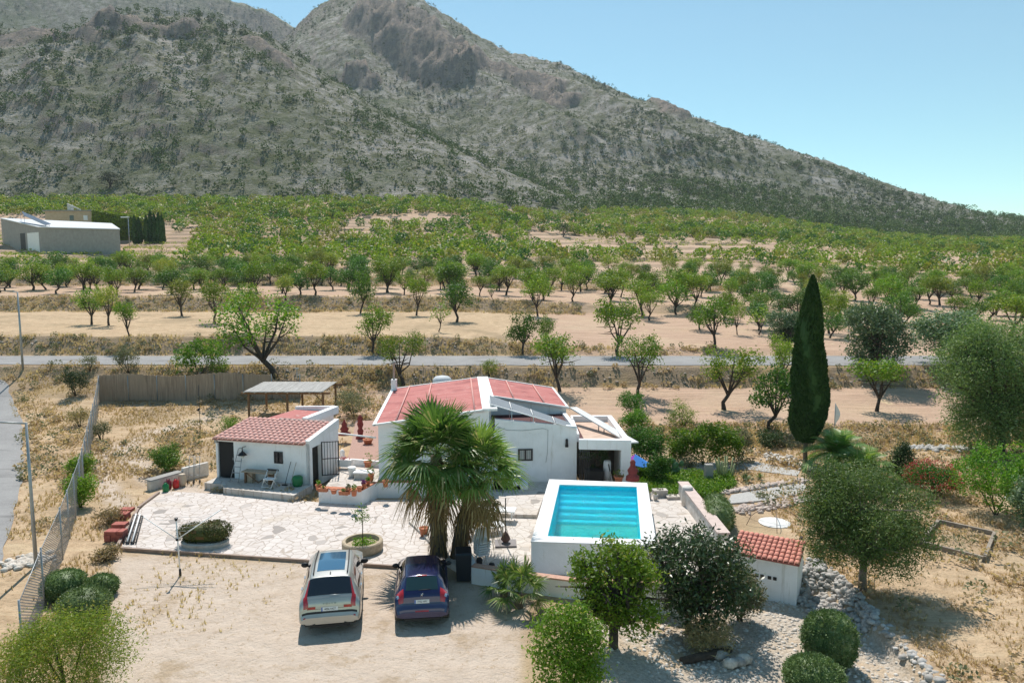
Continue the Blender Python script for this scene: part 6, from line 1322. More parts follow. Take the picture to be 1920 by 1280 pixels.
for k, (px, py, lb) in enumerate([(606, 921, "long terracotta trough left on the terrace wall"), (645, 927, "long terracotta trough right on the terrace wall")]):
    p = G(px, py, .82); t = thing("plant_trough", lb, "flower pot", p, 0, "plant troughs on the terrace wall"); MB().box(p, (.42, .18, .17), -.12, 1.12).build("trough", M_TERRA, t); rg = np.random.default_rng(k); P, _ = clumpy([(0, 0, .22, .18, .07, .07)], 14, 8, .02, rg, .3); link_mesh(cards_mesh("plant", leaf_cards(P, .06, rg, .5)), "plant", M_BRIGHT, t)
pot(795, 1004, .1, .2, .36, "terracotta pot standing at the foot of the tall palm", None, None, "pots on the ground"); pot(690, 875, .62, .22, .3, "terracotta pot with bright shrub against the house wall", (.3, .5, M_BRIGHT), None, "pots in the gravel court")
pot(690, 832, .62, .3, .3, "round green potted shrub near the red statues", (.45, .75, M_BRIGHT), None, "pots in the gravel court")
pot(1160, 893, .15, .24, .3, "yellow-green potted cycad in the porch opening", (.28, .35, M_LIME), None, "pots by the porch", d=D(1160, 892, 34.7)-np.array([0, 0, .3]))
# statues
M_REDST = pm("red_sandstone", (.26, .045, .04), (.17, .03, .03), 6, .8)
def statue(p, prof, label, sq=.8): o = MB().lathe(p, prof, 14, True, 0, sq).build("statue", M_REDST); o["label"] = label; o["category"] = "statue"; return o
statue(G(646, 815, .62), [(.42, 0), (.40, .12), (.2, .22), (.28, .38), (.16, .55), (.18, .68), (.09, .82), (.05, .95), (0, 1.0)], "short dark red tiered fountain ornament on the pink gravel"); statue(G(676, 822, .62), [(.3, 0), (.3, .1), (.14, .2), (.2, .5), (.12, .65), (.2, .9), (.15, 1.1), (.17, 1.25), (.1, 1.42), (.02, 1.5)], "taller dark red standing figure statue on the pink gravel")
statue(D(1186, 898, 34.3), [(.34, -.05), (.32, .15), (.2, .25), (.26, .45), (.15, .62), (.12, .72), (.14, .86), (.06, .98)], "red stone figure beside the white porch pillar")
# things in front of the outbuilding
def leaned(mb, a, b, r=.02): mb.tube([a, b], r, 5)
lt = thing("lamp_lantern", "black wall lantern hanging on the outbuilding's front", "lantern", (*S(1.75, -.25), 1.75)); g = MB(); c = np.array([*S(1.75, -.28), 1.72]); g.lathe(c, [(.05, -.14), (.1, -.02), (.11, 0)], 6, False); g.build("glass", pm("lantern_glass", (.6, .6, .55), None), lt); g = MB(); g.lathe(c, [(.13, .0), (.24, .02), (.16, .12), (.05, .2), (.02, .3)], 6, False); g.tube([c+(0, 0, .28), c+(0, 0, .42), (*S(1.75, .0), 2.12)], .02, 5); g.build("hood", M_BLACK, lt)
ld = thing("step_ladder", "aluminium step ladder leaning beside the black door", "ladder", (*S(1.45, -.5), .4)); g = MB(); zf_ = .4
for s in (1.18, 1.68): leaned(g, np.array([*S(s, -.6), zf_]), np.array([*S((s-1.43)*.55+1.47, -.06), 1.85]))
g.tube([np.array([*S(1.33, -.07), 1.82]), np.array([*S(1.36, -.05), 1.98]), np.array([*S(1.47, -.04), 2.04]), np.array([*S(1.58, -.05), 1.98]), np.array([*S(1.61, -.07), 1.82])], .02, 5); g.build("rails", M_CHR if False else M_GALV, ld); g = MB()
for k in range(5): q = .12+k*.19; a = np.array([*S(1.18+.5*0+.14*q, -.6+.54*q), zf_+1.45*q]); b = np.array([*S(1.68-.07*q, -.6+.54*q), zf_+1.45*q]); g.tube([a, b], .025, 5)
g.build("rung", M_GALV, ld)
bt = thing("work_table", "old wooden trestle table against the outbuilding wall", "table", (*S(2.6, -.4), .4)); ang = math.atan2(s2[1], s2[0]); MB().box((*S(2.75, -.38), .96), (1.75, .5, .05), ang).build("tabletop", M_WOODP, bt)
for s in (2.05, 3.4): MB().box((*S(s, -.38), .4), (.07, .42, .56), ang).build("leg", M_WOOD, bt)
g = MB(); g.tube([(*S(2.1, -.5), .9), (*S(2.75, -.5), .45), (*S(3.35, -.5), .9)], .025, 5); g.build("brace", M_WOOD, bt)
MB_ = MB(); MB_.box((*S(2.25, -.35), .4), (.3, .3, .5), ang); props(MB_.build("wooden_stool", M_WOODP), "small wooden block under the trestle table", "stool")
ch = thing("folding_chair", "white folding chair in front of the trestle table", "chair", (*S(3.65, -.95), .4)); g = MB(); q = lambda s, b, z: np.array([*S(s, b), z])
for s in (3.42, 3.95): g.tube([q(s-.06, -1.2, .42), q(s+.05, -.75, 1.25)], .022, 5); g.tube([q(s, -.72, .42), q(s, -1.1, .88)], .02, 5)
g.tube([q(3.37, -1.18, .48), q(3.93, -1.18, .48)], .018, 5); g.build("frame", M_WHITE2, ch); MB().box((*S(3.7, -.95), .84), (.52, .38, .03), ang).build("seat", M_WHITE2, ch); MB().box((*S(3.74, -.73), 1.2), (.62, .05, .08), ang).build("backrest", M_PLAST, ch)
p = np.array([*S(4.85, -.35), .4]); b_ = MB(); b_.lathe(p, [(.2, 0), (.25, .1), (.26, .42), (.2, .5), (.0, .52)], 18); props(b_.build("bucket", pm("green_plastic", (.01, .17, .05), None, 1, .5)), "upturned dark green tub by the outbuilding's corner", "tub")
for s, lb in ((4.2, "broom with a dark head leaning on the outbuilding wall"), (4.5, "thin pale pole leaning on the outbuilding wall")):
    g = MB(); g.tube([q(s, -.45, .42), q(s+.12, -.04, 1.5)], .014, 5); g.box((*S(s, -.46), .4), (.28, .08, .06), ang) if s < 4.4 else None; props(g.build("broom" if s < 4.4 else "pole", M_WOODP if s > 4.4 else M_PLAST), lb, "broom" if s < 4.4 else "pole")
# cans and hand trucks left of the outbuilding
pw = thing("planter_wall", "low whitewashed planter wall with a stone top left of the door", "wall", (*G(330, 905)[:2], 0)); g = MB(); a, b, c = G(283, 923), G(345, 905), G(392, 893); wallseg(g, a, b, .3, -.1, .55); wallseg(g, b, c, .2, -.1, .78); g.build("wall_body", M_DIRTYW, pw); g = MB(); a2, b2_ = G(275, 893, .6), G(345, 880, .6); wallseg(g, a+(0, .03, 0), b+(0, .03, 0), .5, .552, .6); g.build("stone_top", M_CONC, pw)
for px, py, mt, lb, sc in [(311, 921, (.01, .20, .06), "green metal jerrycan by the planter wall", 1), (316, 915, (.22, .015, .03), "dark red can behind the bright red one", 1.05), (330, 914, (.62, .02, .02), "bright red fuel can by the planter wall", 1)]:
    p = G(px, py, .1); t = thing("jerrycan", lb, "can", p); MB().lathe(p, [(.13*sc, 0), (.15*sc, .03), (.15*sc, .32*sc), (.08, .4*sc), (.05, .44*sc)], 14).build("can_body", pm("can_paint", mt, None, 1, .4), t); g = MB(); g.tube([p+(-.08, 0, .4*sc), p+(-.06, 0, .48*sc), p+(.06, 0, .48*sc), p+(.08, 0, .4*sc)], .014, 5); g.build("handle", M_PLAST, t)
p = G(342, 910, .1); t = thing("clay_jar", "beige clay jar next to the red fuel can", "jar", p); MB().lathe(p, [(.14, 0), (.2, .15), (.2, .4), (.15, .55), (.16, .6), (.0, .6)], 16).build("jar_body", pm("beige_clay", (.55, .45, .33), None), t)
for px, lb in ((358, "hand truck leaning left of the outbuilding, left one"), (369, "hand truck leaning left of the outbuilding, right one")):
    p = G(px, 906, .1); t = thing("hand_truck", lb, "hand truck", p); g = MB()
    for s in (-.12, .12): g.tube([p+(s, 0, .1), p+(s-.05, .35, 1.35)], .015, 5)
    for z in (.4, .8, 1.3): g.tube([p+(-.12-.04*z, .27*z, z+.02), p+(.12-.04*z, .27*z, z+.02)], .012, 5)
    g.build("frame", M_GALV, t)
    for s in (-.16, .16): m_ = MB(); m_.ball(p+(s, 0, .1), (.03, .11, .11), 10, 8); m_.build("wheel", M_TYRE, t)
# patio things
bd = thing("round_flower_bed", "oval stone-edged bed with a clipped rusty-green shrub on the patio", "flower bed", G(384, 1020, .1)); p = G(385, 1021, .1); g = MB(); g.lathe(p, [(.92, 0), (.95, .18), (.82, .22), (.8, .16), (0, .16)], 28, False, 0, .62); g.build("stone_edge", M_STONEW, bd)
rg = np.random.default_rng(4); P, dr = clumpy([(-.45, 0, .5, .6, .5, .36), (.45, 0, .56, .62, .5, .4), (0, .1, .5, .65, .45, .33)], 1300, 6, .05, rg, .88); m_ = MB().ball((0, 0, .48), (.95, .46, .38), 18, 10); V2 = np.array(m_.v)[np.array(m_.f)].reshape(-1, 3)
link_mesh(cards_mesh("clipped_shrub", np.r_[leaf_cards(P, .07, rg, .5), V2]), "clipped_shrub", leafmat("rusty_green", (.07, .075, .02), (.12, .14, .035), (.20, .11, .045), .2, .6, 2), bd)
pl = thing("round_planter", "round stone planter ring with a thin sapling on the patio", "planter", G(680, 1042, .1)); p = G(680, 1030, .1); pl.location = p; WL[pl.name] = (p, 0)
MB().lathe(p, [(.76, 0), (.8, .1), (.8, .36), (.76, .4), (.66, .4), (.63, .24), (0, .24)], 32, False).build("stone_ring", pm("beige_stone", (.50, .41, .29), (.36, .29, .20), 5, .9, .5, 18), pl)
rg = np.random.default_rng(5); P, _ = clumpy([(0, 0, .3, .55, .5, .1)], 60, 10, .07, rg, .1); link_mesh(cards_mesh("low_plants", leaf_cards(P, .08, rg, .5)), "low_plants", M_BRIGHT, pl)
g = MB(); g.tube([p+(0, 0, .2), p+(.02, 0, .9), p+(0, 0, 1.75)], [.025, .02, .01], 6); g.build("sapling_stem", M_BARK2, pl); P, _ = clumpy([(0, 0, 1.55, .33, .33, .35), (-.2, 0, 1.25, .2, .2, .15), (.3, 0, 1.3, .2, .2, .12)], 30, 10, .07, rg, .2); link_mesh(cards_mesh("sapling_crown", leaf_cards(P, .09, rg, .4)), "sapling_crown", M_ALM[0], pl)
# rotary clothes dryer
p = G(338, 1078, .02); dy = thing("clothes_dryer", "rotary clothes dryer with half-folded arms on the yard", "clothes dryer", p); g = MB(); g.tube([p, p+(-.05, 0, 2.15)], .025, 6); g.build("pole", M_WHITE2, dy)
h = p+np.array([-.05, 0, 1.35])
for e in ((-1.35, .3, .75), (1.45, .5, .95), (1.3, .75, .85), (1.2, .3, .8)): MB().tube([h, h+np.array(e)], .017, 5).build("arm", M_WHITE2, dy)
g = MB(); 
for q_ in (.35, .5, .65, .8, .95):
    e = [h+np.array(v)*q_ for v in ((-1.35, .3, .75), (1.45, .5, .95), (1.3, .75, .85), (1.2, .3, .8))]
    g.tube([e[1], h+(.5*q_, .9*q_, .55*q_), e[0]+(.15, .1, 0)], .005, 3)
g.build("line", M_GALV, dy); g = MB(); g.lathe(h-(0, 0, .04), [(.05, 0), (.06, .08)], 8); g.lathe(p+(-.05, 0, 2.05), [(.04, 0), (.07, .1)], 8); g.lathe(p, [(.05, 0), (.04, .25)], 8); g.build("hub", M_PLAST, dy)
# metal racks and bricks at the patio's left edge
rk = thing("metal_grating", "stacked black and white metal gratings lying on the patio edge", "grating", G(250, 995, .1)); g = MB(); a, b, c, d = G(232, 1018, .14), G(255, 1018, .14), G(268, 968, .14), G(250, 966, .14)
for k in range(6): q_ = k/5; g.tube([a+(b-a)*q_+(0, 0, .03*k % .06), d+(c-d)*q_+(0, 0, .03)], .03, 5)
for q_ in (0, .35, .7, 1): g.tube([a+(d-a)*q_+(0, 0, .03), b+(c-b)*q_+(0, 0, .03)], .025, 5)
g.build("bars", M_PLAST, rk); g = MB()
for q_ in (.3, .7): g.tube([a+(b-a)*q_+(0, 0, .09), d+(c-d)*q_+(0, 0, .09)], .035, 5)
g.build("pale_rail", M_WHITE2, rk)
rgb = np.random.default_rng(6); M_BRK = pm("red_brick", (.42, .13, .10), (.33, .09, .07), 7, .85)
for k, (px, py, w, hh, lb) in enumerate([(218, 1012, .78, .5, "largest stack of hollow red bricks, nearest the yard"), (226, 992, .6, .42, "middle stack of red bricks beside the patio"), (231, 972, .5, .3, "low row of red bricks beside the patio"), (238, 958, .55, .14, "single layer of red bricks farthest along the patio edge")]):
    p = G(px, py, 0); g = MB(); nz = max(1, int(hh/.14))
    for z in range(nz):
        for i in range(3): g.box((p[0]+(i-1)*w/3+rgb.uniform(-.01, .01), p[1]+rgb.uniform(-.02, .02), z*.145), (w/3-.012, .4, .138), rgb.uniform(-.05, .05))
    props(g.build("brick_stack", M_BRK), lb, "bricks", "red brick stacks at the patio edge")
# deck things
p = G(868, 1092, 0); bn_ = thing("wheelie_bin", "dark wheeled rubbish bin beside the palm trunks", "bin", p); MB().box(p+(0, .3, .06), (.5, .58, .95), .1, 1.14).build("bin_body", pm("bin_plastic", (.012, .02, .03), None, 1, .5), bn_); MB().box(p+(0, .32, 1.015), (.6, .72, .07), .1, .9).build("lid", pm("bin_lid", (.01, .015, .022), None, 1, .45), bn_)
for s in (-.22, .22): m_ = MB(); m_.ball(p+(s, .6, .1), (.04, .1, .1), 10, 8); m_.build("wheel", M_TYRE, bn_)
for k in range(6):
    p = G(903, 1052, .2)+np.array([.015*k, .012*k, .09*k]); t = thing("stacking_chair", ("topmost" if k == 5 else ["lowest", "second lowest", "third lowest", "fourth", "second highest"][k])+" white plastic chair in the stack by the bin", "chair", p, 0, "stacked white plastic chairs")
    MB().box(p+(0, 0, .3), (.46, .44, .035), .5).build("seat", M_WHITE2, t); g = MB(); wallseg(g, p[:2]+np.array([-.3, .18]), p[:2]+np.array([.12, .34]), .04, p[2]+.3, p[2]+.72); g.build("backrest", M_WHITE2, t)
    if k == 0 or k == 5:
        for sx, sy in ((-.2, -.2), (.2, -.2), (.2, .2), (-.2, .2)): g = MB(); g.tube([p+(sx*1.1, sy*1.1, 0), p+(sx, sy, .3)], .02, 5); g.build("leg", M_WHITE2, t)
def lounger(p, rz, label):
    t = thing("sun_lounger", label, "sun lounger", p, rz); g = MB(); g.box((0, 0, .3), (.62, 1.35, .05)); g.build("bed", M_WHITE2, t, local=True); g = MB(); g.slab([(-.31, .68, .34), (.31, .68, .34), (.31, 1.2, .72), (-.31, 1.2, .72)], .05); g.build("backrest", M_WHITE2, t, local=True)
    for sx in (-.26, .26):
        for y in (-.55, .55): g = MB(); g.box((sx, y, 0), (.05, .05, .3)); g.build("leg", M_WHITE2, t, local=True)
lounger(G(915, 1000, .2), R(115), "white plastic sun lounger half under the palm fronds"); lounger(G(938, 968, .36), R(80), "white sun lounger with its back raised on the upper deck")
p = G(948, 1020, .2); us = thing("folded_parasol", "dark cloth bundled low on a parasol pole in a square base", "parasol", p); MB().box(p-(0, 0, .0), (.85, .7, .07), .05).build("base", pm("slate_base", (.22, .20, .20), None), us); g = MB(); g.tube([p, p+(0, 0, 1.9)], .025, 6); g.build("pole", M_PLAST, us); MB().lathe(p+(0, 0, .12), [(.12, 0), (.2, .1), (.12, .3), (.03, .42)], 10).build("canopy", pm("dark_canvas", (.10, .06, .05), None, 1, .9), us)
for px, py, lb in ((899, 1058, "small black bucket on top of the low wall"), (922, 1068, "small black bag by the young palms")): p = G(px, py, .2); props(MB().lathe(p, [(.1, 0), (.12, .2), (.09, .26), (0, .27)], 12).build("bucket", M_PLAST), lb, "bucket")
# steps and railing by the house front
st = thing("house_steps", "white steps with an iron railing against the house front", "steps", (.2, 35.3, .2)); g = MB(); 
for k in range(4): g.box((-.15-.3*k*.5, 35.35, .2), (1.9-.45*k, 1.0, .18*(k+1)))
g.build("steps", M_WHITE, st); g = MB(); g.tube([(-.9, 34.8, 1.75), (.35, 34.8, 1.1)], .02, 5); g.tube([(-.9, 34.8, 1.4), (.35, 34.8, .8)], .015, 5)
for x, z in ((-.9, 1.75), (-.3, 1.43), (.35, 1.1)): g.tube([(x, 34.8, .2), (x, 34.8, z)], .02, 5)
g.build("railing", M_BLACK, st)
# terrace bits
p = G(660, 880, .5); t = thing("tiled_planter", "white planter box with red flowers before the gravel court", "planter", G(647, 874, .62)); q_ = G(647, 874, .62); MB().box(q_, (.75, .3, .38), -.15).build("box", M_WHITE2, t); rg = np.random.default_rng(9); P, _ = clumpy([(0, 0, .45, .33, .12, .1)], 16, 10, .03, rg, .2); link_mesh(cards_mesh("flowers", leaf_cards(P, .07, rg, .6)), "flowers", M_PINKP, t)
t = thing("stone_bench", "pale stone bench block on the terrace", "bench", G(690, 898, .5)); q_ = G(682, 896, .5); MB().box(q_, (.85, .5, .3), -.1).build("base", M_STONEW, t); MB().box(q_+(0, 0, .302), (.95, .58, .06), -.1).build("seat", M_WHITE2, t)
p = G(660, 893, .5); props(MB().lathe(p, [(.15, 0), (.2, .45), (.22, .5), (.17, .5), (0, .48)], 16).build("urn", M_WHITE2), "white urn beside the stone bench", "urn")
p = G(642, 862, .62); props(MB().lathe(p, [(.16, 0), (.2, .1), (.12, .3), (.15, .42), (.1, .55), (.02, .62)], 12).build("statue", M_WHITE2), "small white ornament behind the barred gate", "statue")
pg_ = MB(); a, b = D(634, 812, 38.2), D(704, 820, 36.2); pg_.tube([a, b], .045, 6); props(pg_.build("awning_rail", M_WHITE2), "white horizontal rail from outbuilding to house", "rail")
# porch interior and beside it
p = np.array([4.55, 35.9, -.0]); props(MB().lathe((4.9, 36.2, .2), [(.2, 0), (.2, 1.0), (.16, 1.1), (0, 1.12)], 16).build("water_heater", M_WHITE2), "white cylinder standing inside the porch", "cylinder")
props(MB().box((4.2, 35.9, .15), (.9, .6, .75)).build("sideboard", M_DARKIN), "dark low cabinet inside the porch", "cabinet")
bu = thing("beach_parasol", "blue and purple tilted beach parasol behind the porch pillar", "parasol", D(1196, 868, 37.5)); c = D(1196, 868, 37.5); nb_ = 8
for k in range(nb_):
    a0, a1 = 2*pi*k/nb_, 2*pi*(k+1)/nb_; tp = c+np.array([-.15, 0, .5]); g = MB(); e0 = c+np.array([.75*cos(a0)+.08, .75*sin(a0), -.12*cos(a0)]); e1 = c+np.array([.75*cos(a1)+.08, .75*sin(a1), -.12*cos(a1)]); g.add([tp, e0, e1, tp-(0, 0, .02), e0-(0, 0, .02), e1-(0, 0, .02)], [(0, 1, 2), (3, 5, 4), (1, 4, 5, 2)]); g.build("canopy_panel", pm("blue_canvas", (.03, .22, .65), None, 1, .8) if k != 4 else pm("purple_canvas", (.3, .03, .38), None, 1, .8), bu)
g = MB(); g.tube([c+(-.15, 0, .5), (c[0]+.1, c[1], .1)], .02, 5); g.build("pole", M_WHITE2, bu)
# planters right of the pool
for px, py, w, hh, lb in [(1237, 930, .62, .34, "rectangular stone planter right of the pool's far corner"), (1217, 935, .26, .3, "small pale pot left of the stone planter"), (1229, 937, .24, .28, "small pale pot just under the stone planter"), (1262, 934, .6, .14, "flat stone trough right of the planter")]:
    p = G(px, py, .2); t = thing("stone_planter", lb, "planter", p)
    if w > .5: MB().box(p, (w, .35, hh), .1, 1.12).build("box", M_STONEW, t)
    else: MB().lathe(p, [(w*.38, 0), (w*.5, hh), (w*.4, hh), (0, hh*.9)], 14).build("box", M_STONEW, t)
    rg = np.random.default_rng(px); P, _ = clumpy([(0, 0, hh+.03, w*.4, .13, .06)], 10, 8, .02, rg, .2); link_mesh(cards_mesh("plant", leaf_cards(P, .06, rg, .5)), "plant", M_GREYB, t)
p = G(1328, 903, 0); props(MB().box(p, (.42, .3, .95), .1, .96).build("stone_pillar", M_CONC), "dark grey stone pillar standing in the green bed", "pillar")
g = MB(); p = G(1226, 935, .15); g.tube([p+(-.3, .3, 0), p+(-.25, .3, 1.9)], .05, 6)
# flag
p = at(1563, 832); f = thing("flag", "small white pennant on a pole in the dry field", "flag", p); g = MB(); g.tube([p, p+(0, 0, 2.6)], .025, 5); g.build("pole", M_GALV, f); g = MB(); V_ = []
for k in range(7):
    q_ = k/6; V_ += [p+(.02+.38*sin(q_*pi)*.8+.0, .03*sin(q_*9), 2.55-1.35*q_), p+(.02, 0, 2.55-1.35*q_)]
g.add(V_, [(2*k, 2*k+2, 2*k+3, 2*k+1) for k in range(6)]); g.build("cloth", M_WHITE2, f)
# raised bed at the right
rb = thing("raised_bed", "rectangular concrete-walled bed with dry plants on the right", "raised bed", G(1800, 1020)); q4 = [G(1722, 1022), G(1848, 1054), G(1868, 1004), G(1757, 980)]
for a, b in zip(q4, q4[1:]+q4[:1]): g = MB(); e_ = (b-a)/np.linalg.norm(b-a)*.1; wallseg(g, a+e_, b-e_*.9, .12, -.2, .2); g.build("wall_body", pm('brown_block', (.33, .28, .22), (.22, .18, .14), 3), rb)
rg = np.random.default_rng(21); cq = np.mean(q4, 0); P = cq+rg.normal(size=(260, 3))*[.9, .45, 0]; P[:, 2] = .1; V_ = leaf_cards(P+rg.normal(size=P.shape)*[0, 0, .08], .16, rg, .3); link_mesh(cards_mesh("dry_plants", V_-WL[rb.name][0]), "dry_plants", M_GREYB, rb)
# logs and stones bottom centre
lg = MB(); p = G(1325, 1245, -.5); lg.tube([p+(-.75, 0, .1), p+(.1, .25, .16), p+(.85, .5, .2)], [.12, .13, .1], 9); props(lg.build("fallen_log", M_BARK), "charred dark log lying on the white rubble", "log")
for k, (dx, dy, r) in enumerate([(.65, -.15, .2), (.95, -.05, .18), (1.15, .1, .2), (.5, .3, .2), (.75, .75, .22), (.2, .5, .16)]):
    props(MB().ball(p+(dx, dy, r*.6), (r*1.2, r*.8, r*.8), 9, 7, .25, k).build("boulder", M_RUBG if k % 2 else M_RUB), ["grey", "pale"][k % 2 == 0]+" "+["boulder nearest the fallen log's middle", "boulder right of the log's front", "boulder at the far right of the log", "boulder behind the fallen log", "boulder highest behind the log", "boulder at the log's back left"][k], "boulder", "boulders around the charred log")
ws = MB(); rg = np.random.default_rng(8)
for r_ in range(5):
    for c_ in range(11-r_): q_ = sf[:2]+sd_*(.25+(c_+r_*.5)*.15)-sn*.35; ws.tube([(q_[0], q_[1], -.47+r_*.12), (q_[0]+sn[0]*.3, q_[1]+sn[1]*.3, -.47+r_*.12)], .07, 7)
props(ws.build("firewood_stack", M_BARK), "dark stacked firewood along the pump shed's front", "firewood")
# ---------------------------------------------------------------- distant buildings on the left
dW = 205.; zb_ = zrow(478, dW)
wh = thing("warehouse", "long grey concrete warehouse with a pale sloping roof far left", "warehouse", D(150, 476, dW)); g = MB()
def DD(px, d, z): q_ = D(px, 500, d); return (q_[0]*1.0, d, z)
A_, B_, C_, D__ = DD(80, 205, 0), DD(228, 198, 0), DD(214, 232, 0), DD(8, 226, 0)
zr_ = [zrow(427, 205), zrow(431, 198), zrow(420, 232), zrow(410, 226)]
g.prism([A_[:2], B_[:2], C_[:2], D__[:2]], 6, zr_); g.build("wall", M_CONC, wh); MB().slab([(A_[0]-.3, A_[1]-.4, zr_[0]+.25), (B_[0]+.4, B_[1]-.4, zr_[1]+.25), (C_[0], C_[1], zr_[2]+.25), (D__[0]-.3, D__[1], zr_[3]+.25)], .22).build("roof", pm("metal_roof_pale", (.62, .64, .66), None, 1, .5), wh)
a, b = np.array(A_), np.array(D__); 
def sidebox(t0, t1, z0, z1, mat, nm): P_, Q_ = a+(b-a)*t0, a+(b-a)*t1; g = MB(); g.add([(P_[0]-.03, P_[1]-.06, z0), (Q_[0]-.03, Q_[1]-.06, z0), (Q_[0]-.03, Q_[1]-.06, z1), (P_[0]-.03, P_[1]-.06, z1), (P_[0]+.1, P_[1]+.1, z0), (Q_[0]+.1, Q_[1]+.1, z0), (Q_[0]+.1, Q_[1]+.1, z1), (P_[0]+.1, P_[1]+.1, z1)], [(0, 3, 2, 1), (0, 1, 5, 4), (3, 7, 6, 2), (0, 4, 7, 3), (1, 2, 6, 5)]); g.build(nm, mat, wh)
sidebox(.04, .32, zb_-1.5, zrow(436, 208), M_WHITE2, "sliding_door"); sidebox(.38, .5, zb_-1, zrow(436, 210), M_PLAST, "side_opening")
spx = [(45, 404, 214), (85, 422, 205), (92, 421, 207), (38, 398, 219)]; q_ = [D(*v) for v in spx]; spn = thing("rooftop_solar_panels", "dark tilted solar panel rows on the warehouse roof", "solar panels", (*q_[0][:2], zr_[0]+.3)); MB().slab([q_[0], q_[1], q_[2]+(0, .8, .3), q_[3]+(0, .6, .4)], .1).build("panel", pm("dark_panel", (.04, .06, .10), None, 1, .3), spn); g = MB()
for v in q_: g.tube([v, (v[0], v[1]+.3, zr_[0])], .05, 5)
g.build("post", M_GALV, spn)
hb = thing("ochre_house", "ochre house with a flat roof behind the warehouse", "house", D(150, 440, 250)); g = MB(); zt1, zt2 = zrow(396, 245), zrow(399, 245); xa, xb, xc = D(84, 400, 245)[0], D(178, 400, 245)[0], D(178, 400, 257)[0]; g.prism([(xa, 245), (xb, 245), (xb, 257), (xa, 257)], 10, zt1); g.build("wall", pm("ochre_render", (.55, .42, .28), (.47, .35, .22), 1), hb); MB().prism([(xa-.5, 244.5), (xb+.6, 244.5), (xb+.6, 257.4), (xa-.5, 257.4)], zt1+.002, zt1+.35).build("roof", M_CONC, hb)
for px in (134, 160): x = D(px, 400, 245)[0]; MB().prism([(x-.7, 244.93), (x+.7, 244.93), (x+.7, 245.1), (x-.7, 245.1)], zt1-3, zt1-1.4).build("window", M_GLASSD if px < 150 else M_WHITE2, hb)
wt_ = D(137, 398, 247); g = MB(); g.box((wt_[0]-.8, 247, zt1+.3), (1.3, 1.3, 1.9)); g.tube([(wt_[0]-1.2, 246, zt1+2.5), (wt_[0]+3.2, 246, zt1+.5)], .25, 6); g.build("rooftop_tank", M_DIRTYW, hb)
iv = thing("ivy_house", "boxy house wholly covered in green ivy behind the warehouse", "house", D(210, 440, 240)); xi, xj = D(172, 400, 240)[0], D(252, 400, 240)[0]; zi1, zi2 = zrow(394, 240), zrow(407, 240); g = MB(); g.prism([(xi, 240), (xj, 238), (xj, 252), (xi, 252)], 10, [zi1, zi2, zi2, zi1]); g.build("wall", pm("ivy_shadow", (.07, .11, .02), None), iv)
rg = np.random.default_rng(14); n = 5200; P = np.stack([rg.uniform(xi, xj, n), 239.7-1.7*rg.random(n)*0-rg.random(n)*.5, rg.uniform(12, zi1, n)], 1); tt = (P[:, 0]-xi)/(xj-xi); P[:, 1] = 240-2*tt-.2*rg.random(n); P[:, 2] = 12+(P[:, 2]-12)*((zi1+(zi2-zi1)*tt)-12)/(zi1-12); P2 = np.stack([rg.uniform(xi, xj, 1500), rg.uniform(240, 252, 1500), np.zeros(1500)], 1); P2[:, 2] = zi1+(zi2-zi1)*(P2[:, 0]-xi)/(xj-xi)+.2; P3 = np.stack([np.full(900, xj)+.1, rg.uniform(238, 252, 900), rg.uniform(12, zi2, 900)], 1)
link_mesh(cards_mesh("ivy", leaf_cards(np.r_[P, P2, P3], .75, rg, .8, .3)-WL[iv.name][0]), "ivy", leafmat("ivy_leaves", (.20, .29, .025), (.30, .38, .05), None, .3), iv)
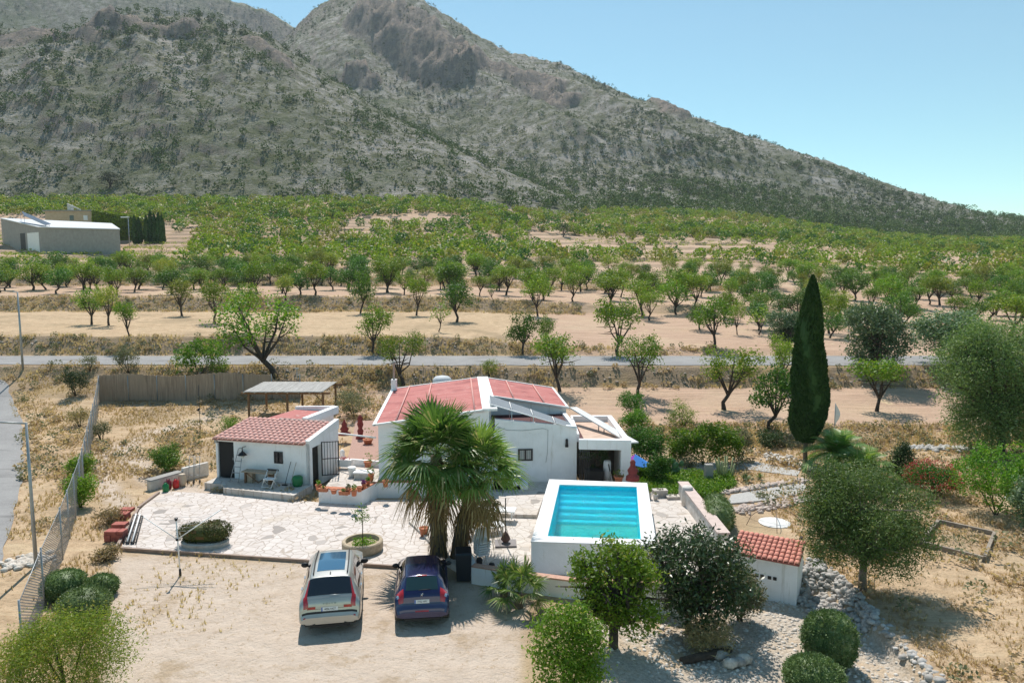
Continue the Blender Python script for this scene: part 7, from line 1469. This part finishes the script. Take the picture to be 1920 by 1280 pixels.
for px, tp in ((254, 404), (262, 408), (276, 404), (284, 396), (291, 400), (299, 398), (305, 402)):
    b_ = D(px, 458, 232); zt_2 = zrow(tp, 232); lb = {254: "slender dark cypress touching the ivy house", 262: "short cypress second from the ivy house", 276: "leftmost cypress of the tight group by the far house", 284: "tallest cypress of the tight group by the far house", 291: "cypress between the tallest one and the right pair", 299: "left of the right-hand pair of far cypresses", 305: "rightmost of the far cypresses by the warehouse"}[px]
    cypress((b_[0], 232, b_[2]), zt_2-b_[2], 1.9, lb, 1500, .45, .3, group="row of cypresses by the far house")
p_ = D(243, 462, 215); t = thing("street_lamp", "far white-headed street lamp beside the warehouse", "street lamp", (p_[0], 215, p_[2])); zt3 = zrow(408, 215); MB().tube([(p_[0], 215, p_[2]-1), (p_[0], 215, zt3)], .12, 6).build("pole", M_GALV, t); MB().box((p_[0]-.9, 215, zt3), (2.3, .6, .25)).build("lamp_head", M_WHITE2, t)
for px, py, lb, hp in ((205, 353, "dark round carob tree standing above the orchard far left", 34), (1056, 444, "dark round carob tree in the middle of the far orchard", 26)):
    p = at(px, py); plant_tree('pin', p, hp/(F_PX/p[1]), lb, None, 1.9, 1, 1, "carob_tree")

# climbing plant inside the porch
t = thing("potted_climber", "dark leafy climber hanging inside the porch opening", "plant", (4.3, 36.6, .15)); rg = np.random.default_rng(77)
P, _ = clumpy([(0, 0, 1.6, .7, .3, .35), (.4, 0, 1.2, .4, .3, .4), (-.5, .1, 1.3, .3, .3, .4), (.1, 0, .5, .5, .3, .3)], 130, 12, .07, rg, .2); link_mesh(cards_mesh("foliage", leaf_cards(P, .11, rg, .5)), "foliage", M_DARK, t); m_ = MB(); m_.tube([(0, 0, 0), (.05, 0, .8), (.2, 0, 1.6)], .03, 6); m_.build("stem", M_BARK, t, local=True)
# ================================================================ haze
m, t, o = nt("haze_air"); v = nd(t, "ShaderNodeVolumePrincipled", {'Color': (.80, .90, 1.0, 1), 'Density': .0001, 'Anisotropy': .2}); t.links.new(v.outputs[0], o.inputs['Volume'])
zmax = max(float(V[:, 2].max()), 60)+8
hz = MB(); hz.add([(x, y, z) for z in (-3, zmax) for x, y in ((-1900, -45), (1900, -45), (1900, 1960), (-1900, 1960))], [(0, 3, 2, 1), (4, 5, 6, 7), (0, 1, 5, 4), (1, 2, 6, 5), (2, 3, 7, 6), (3, 0, 4, 7)])
props(hz.build("haze", m), "thin warm-day haze in front of the mountain", "haze", kind='stuff')
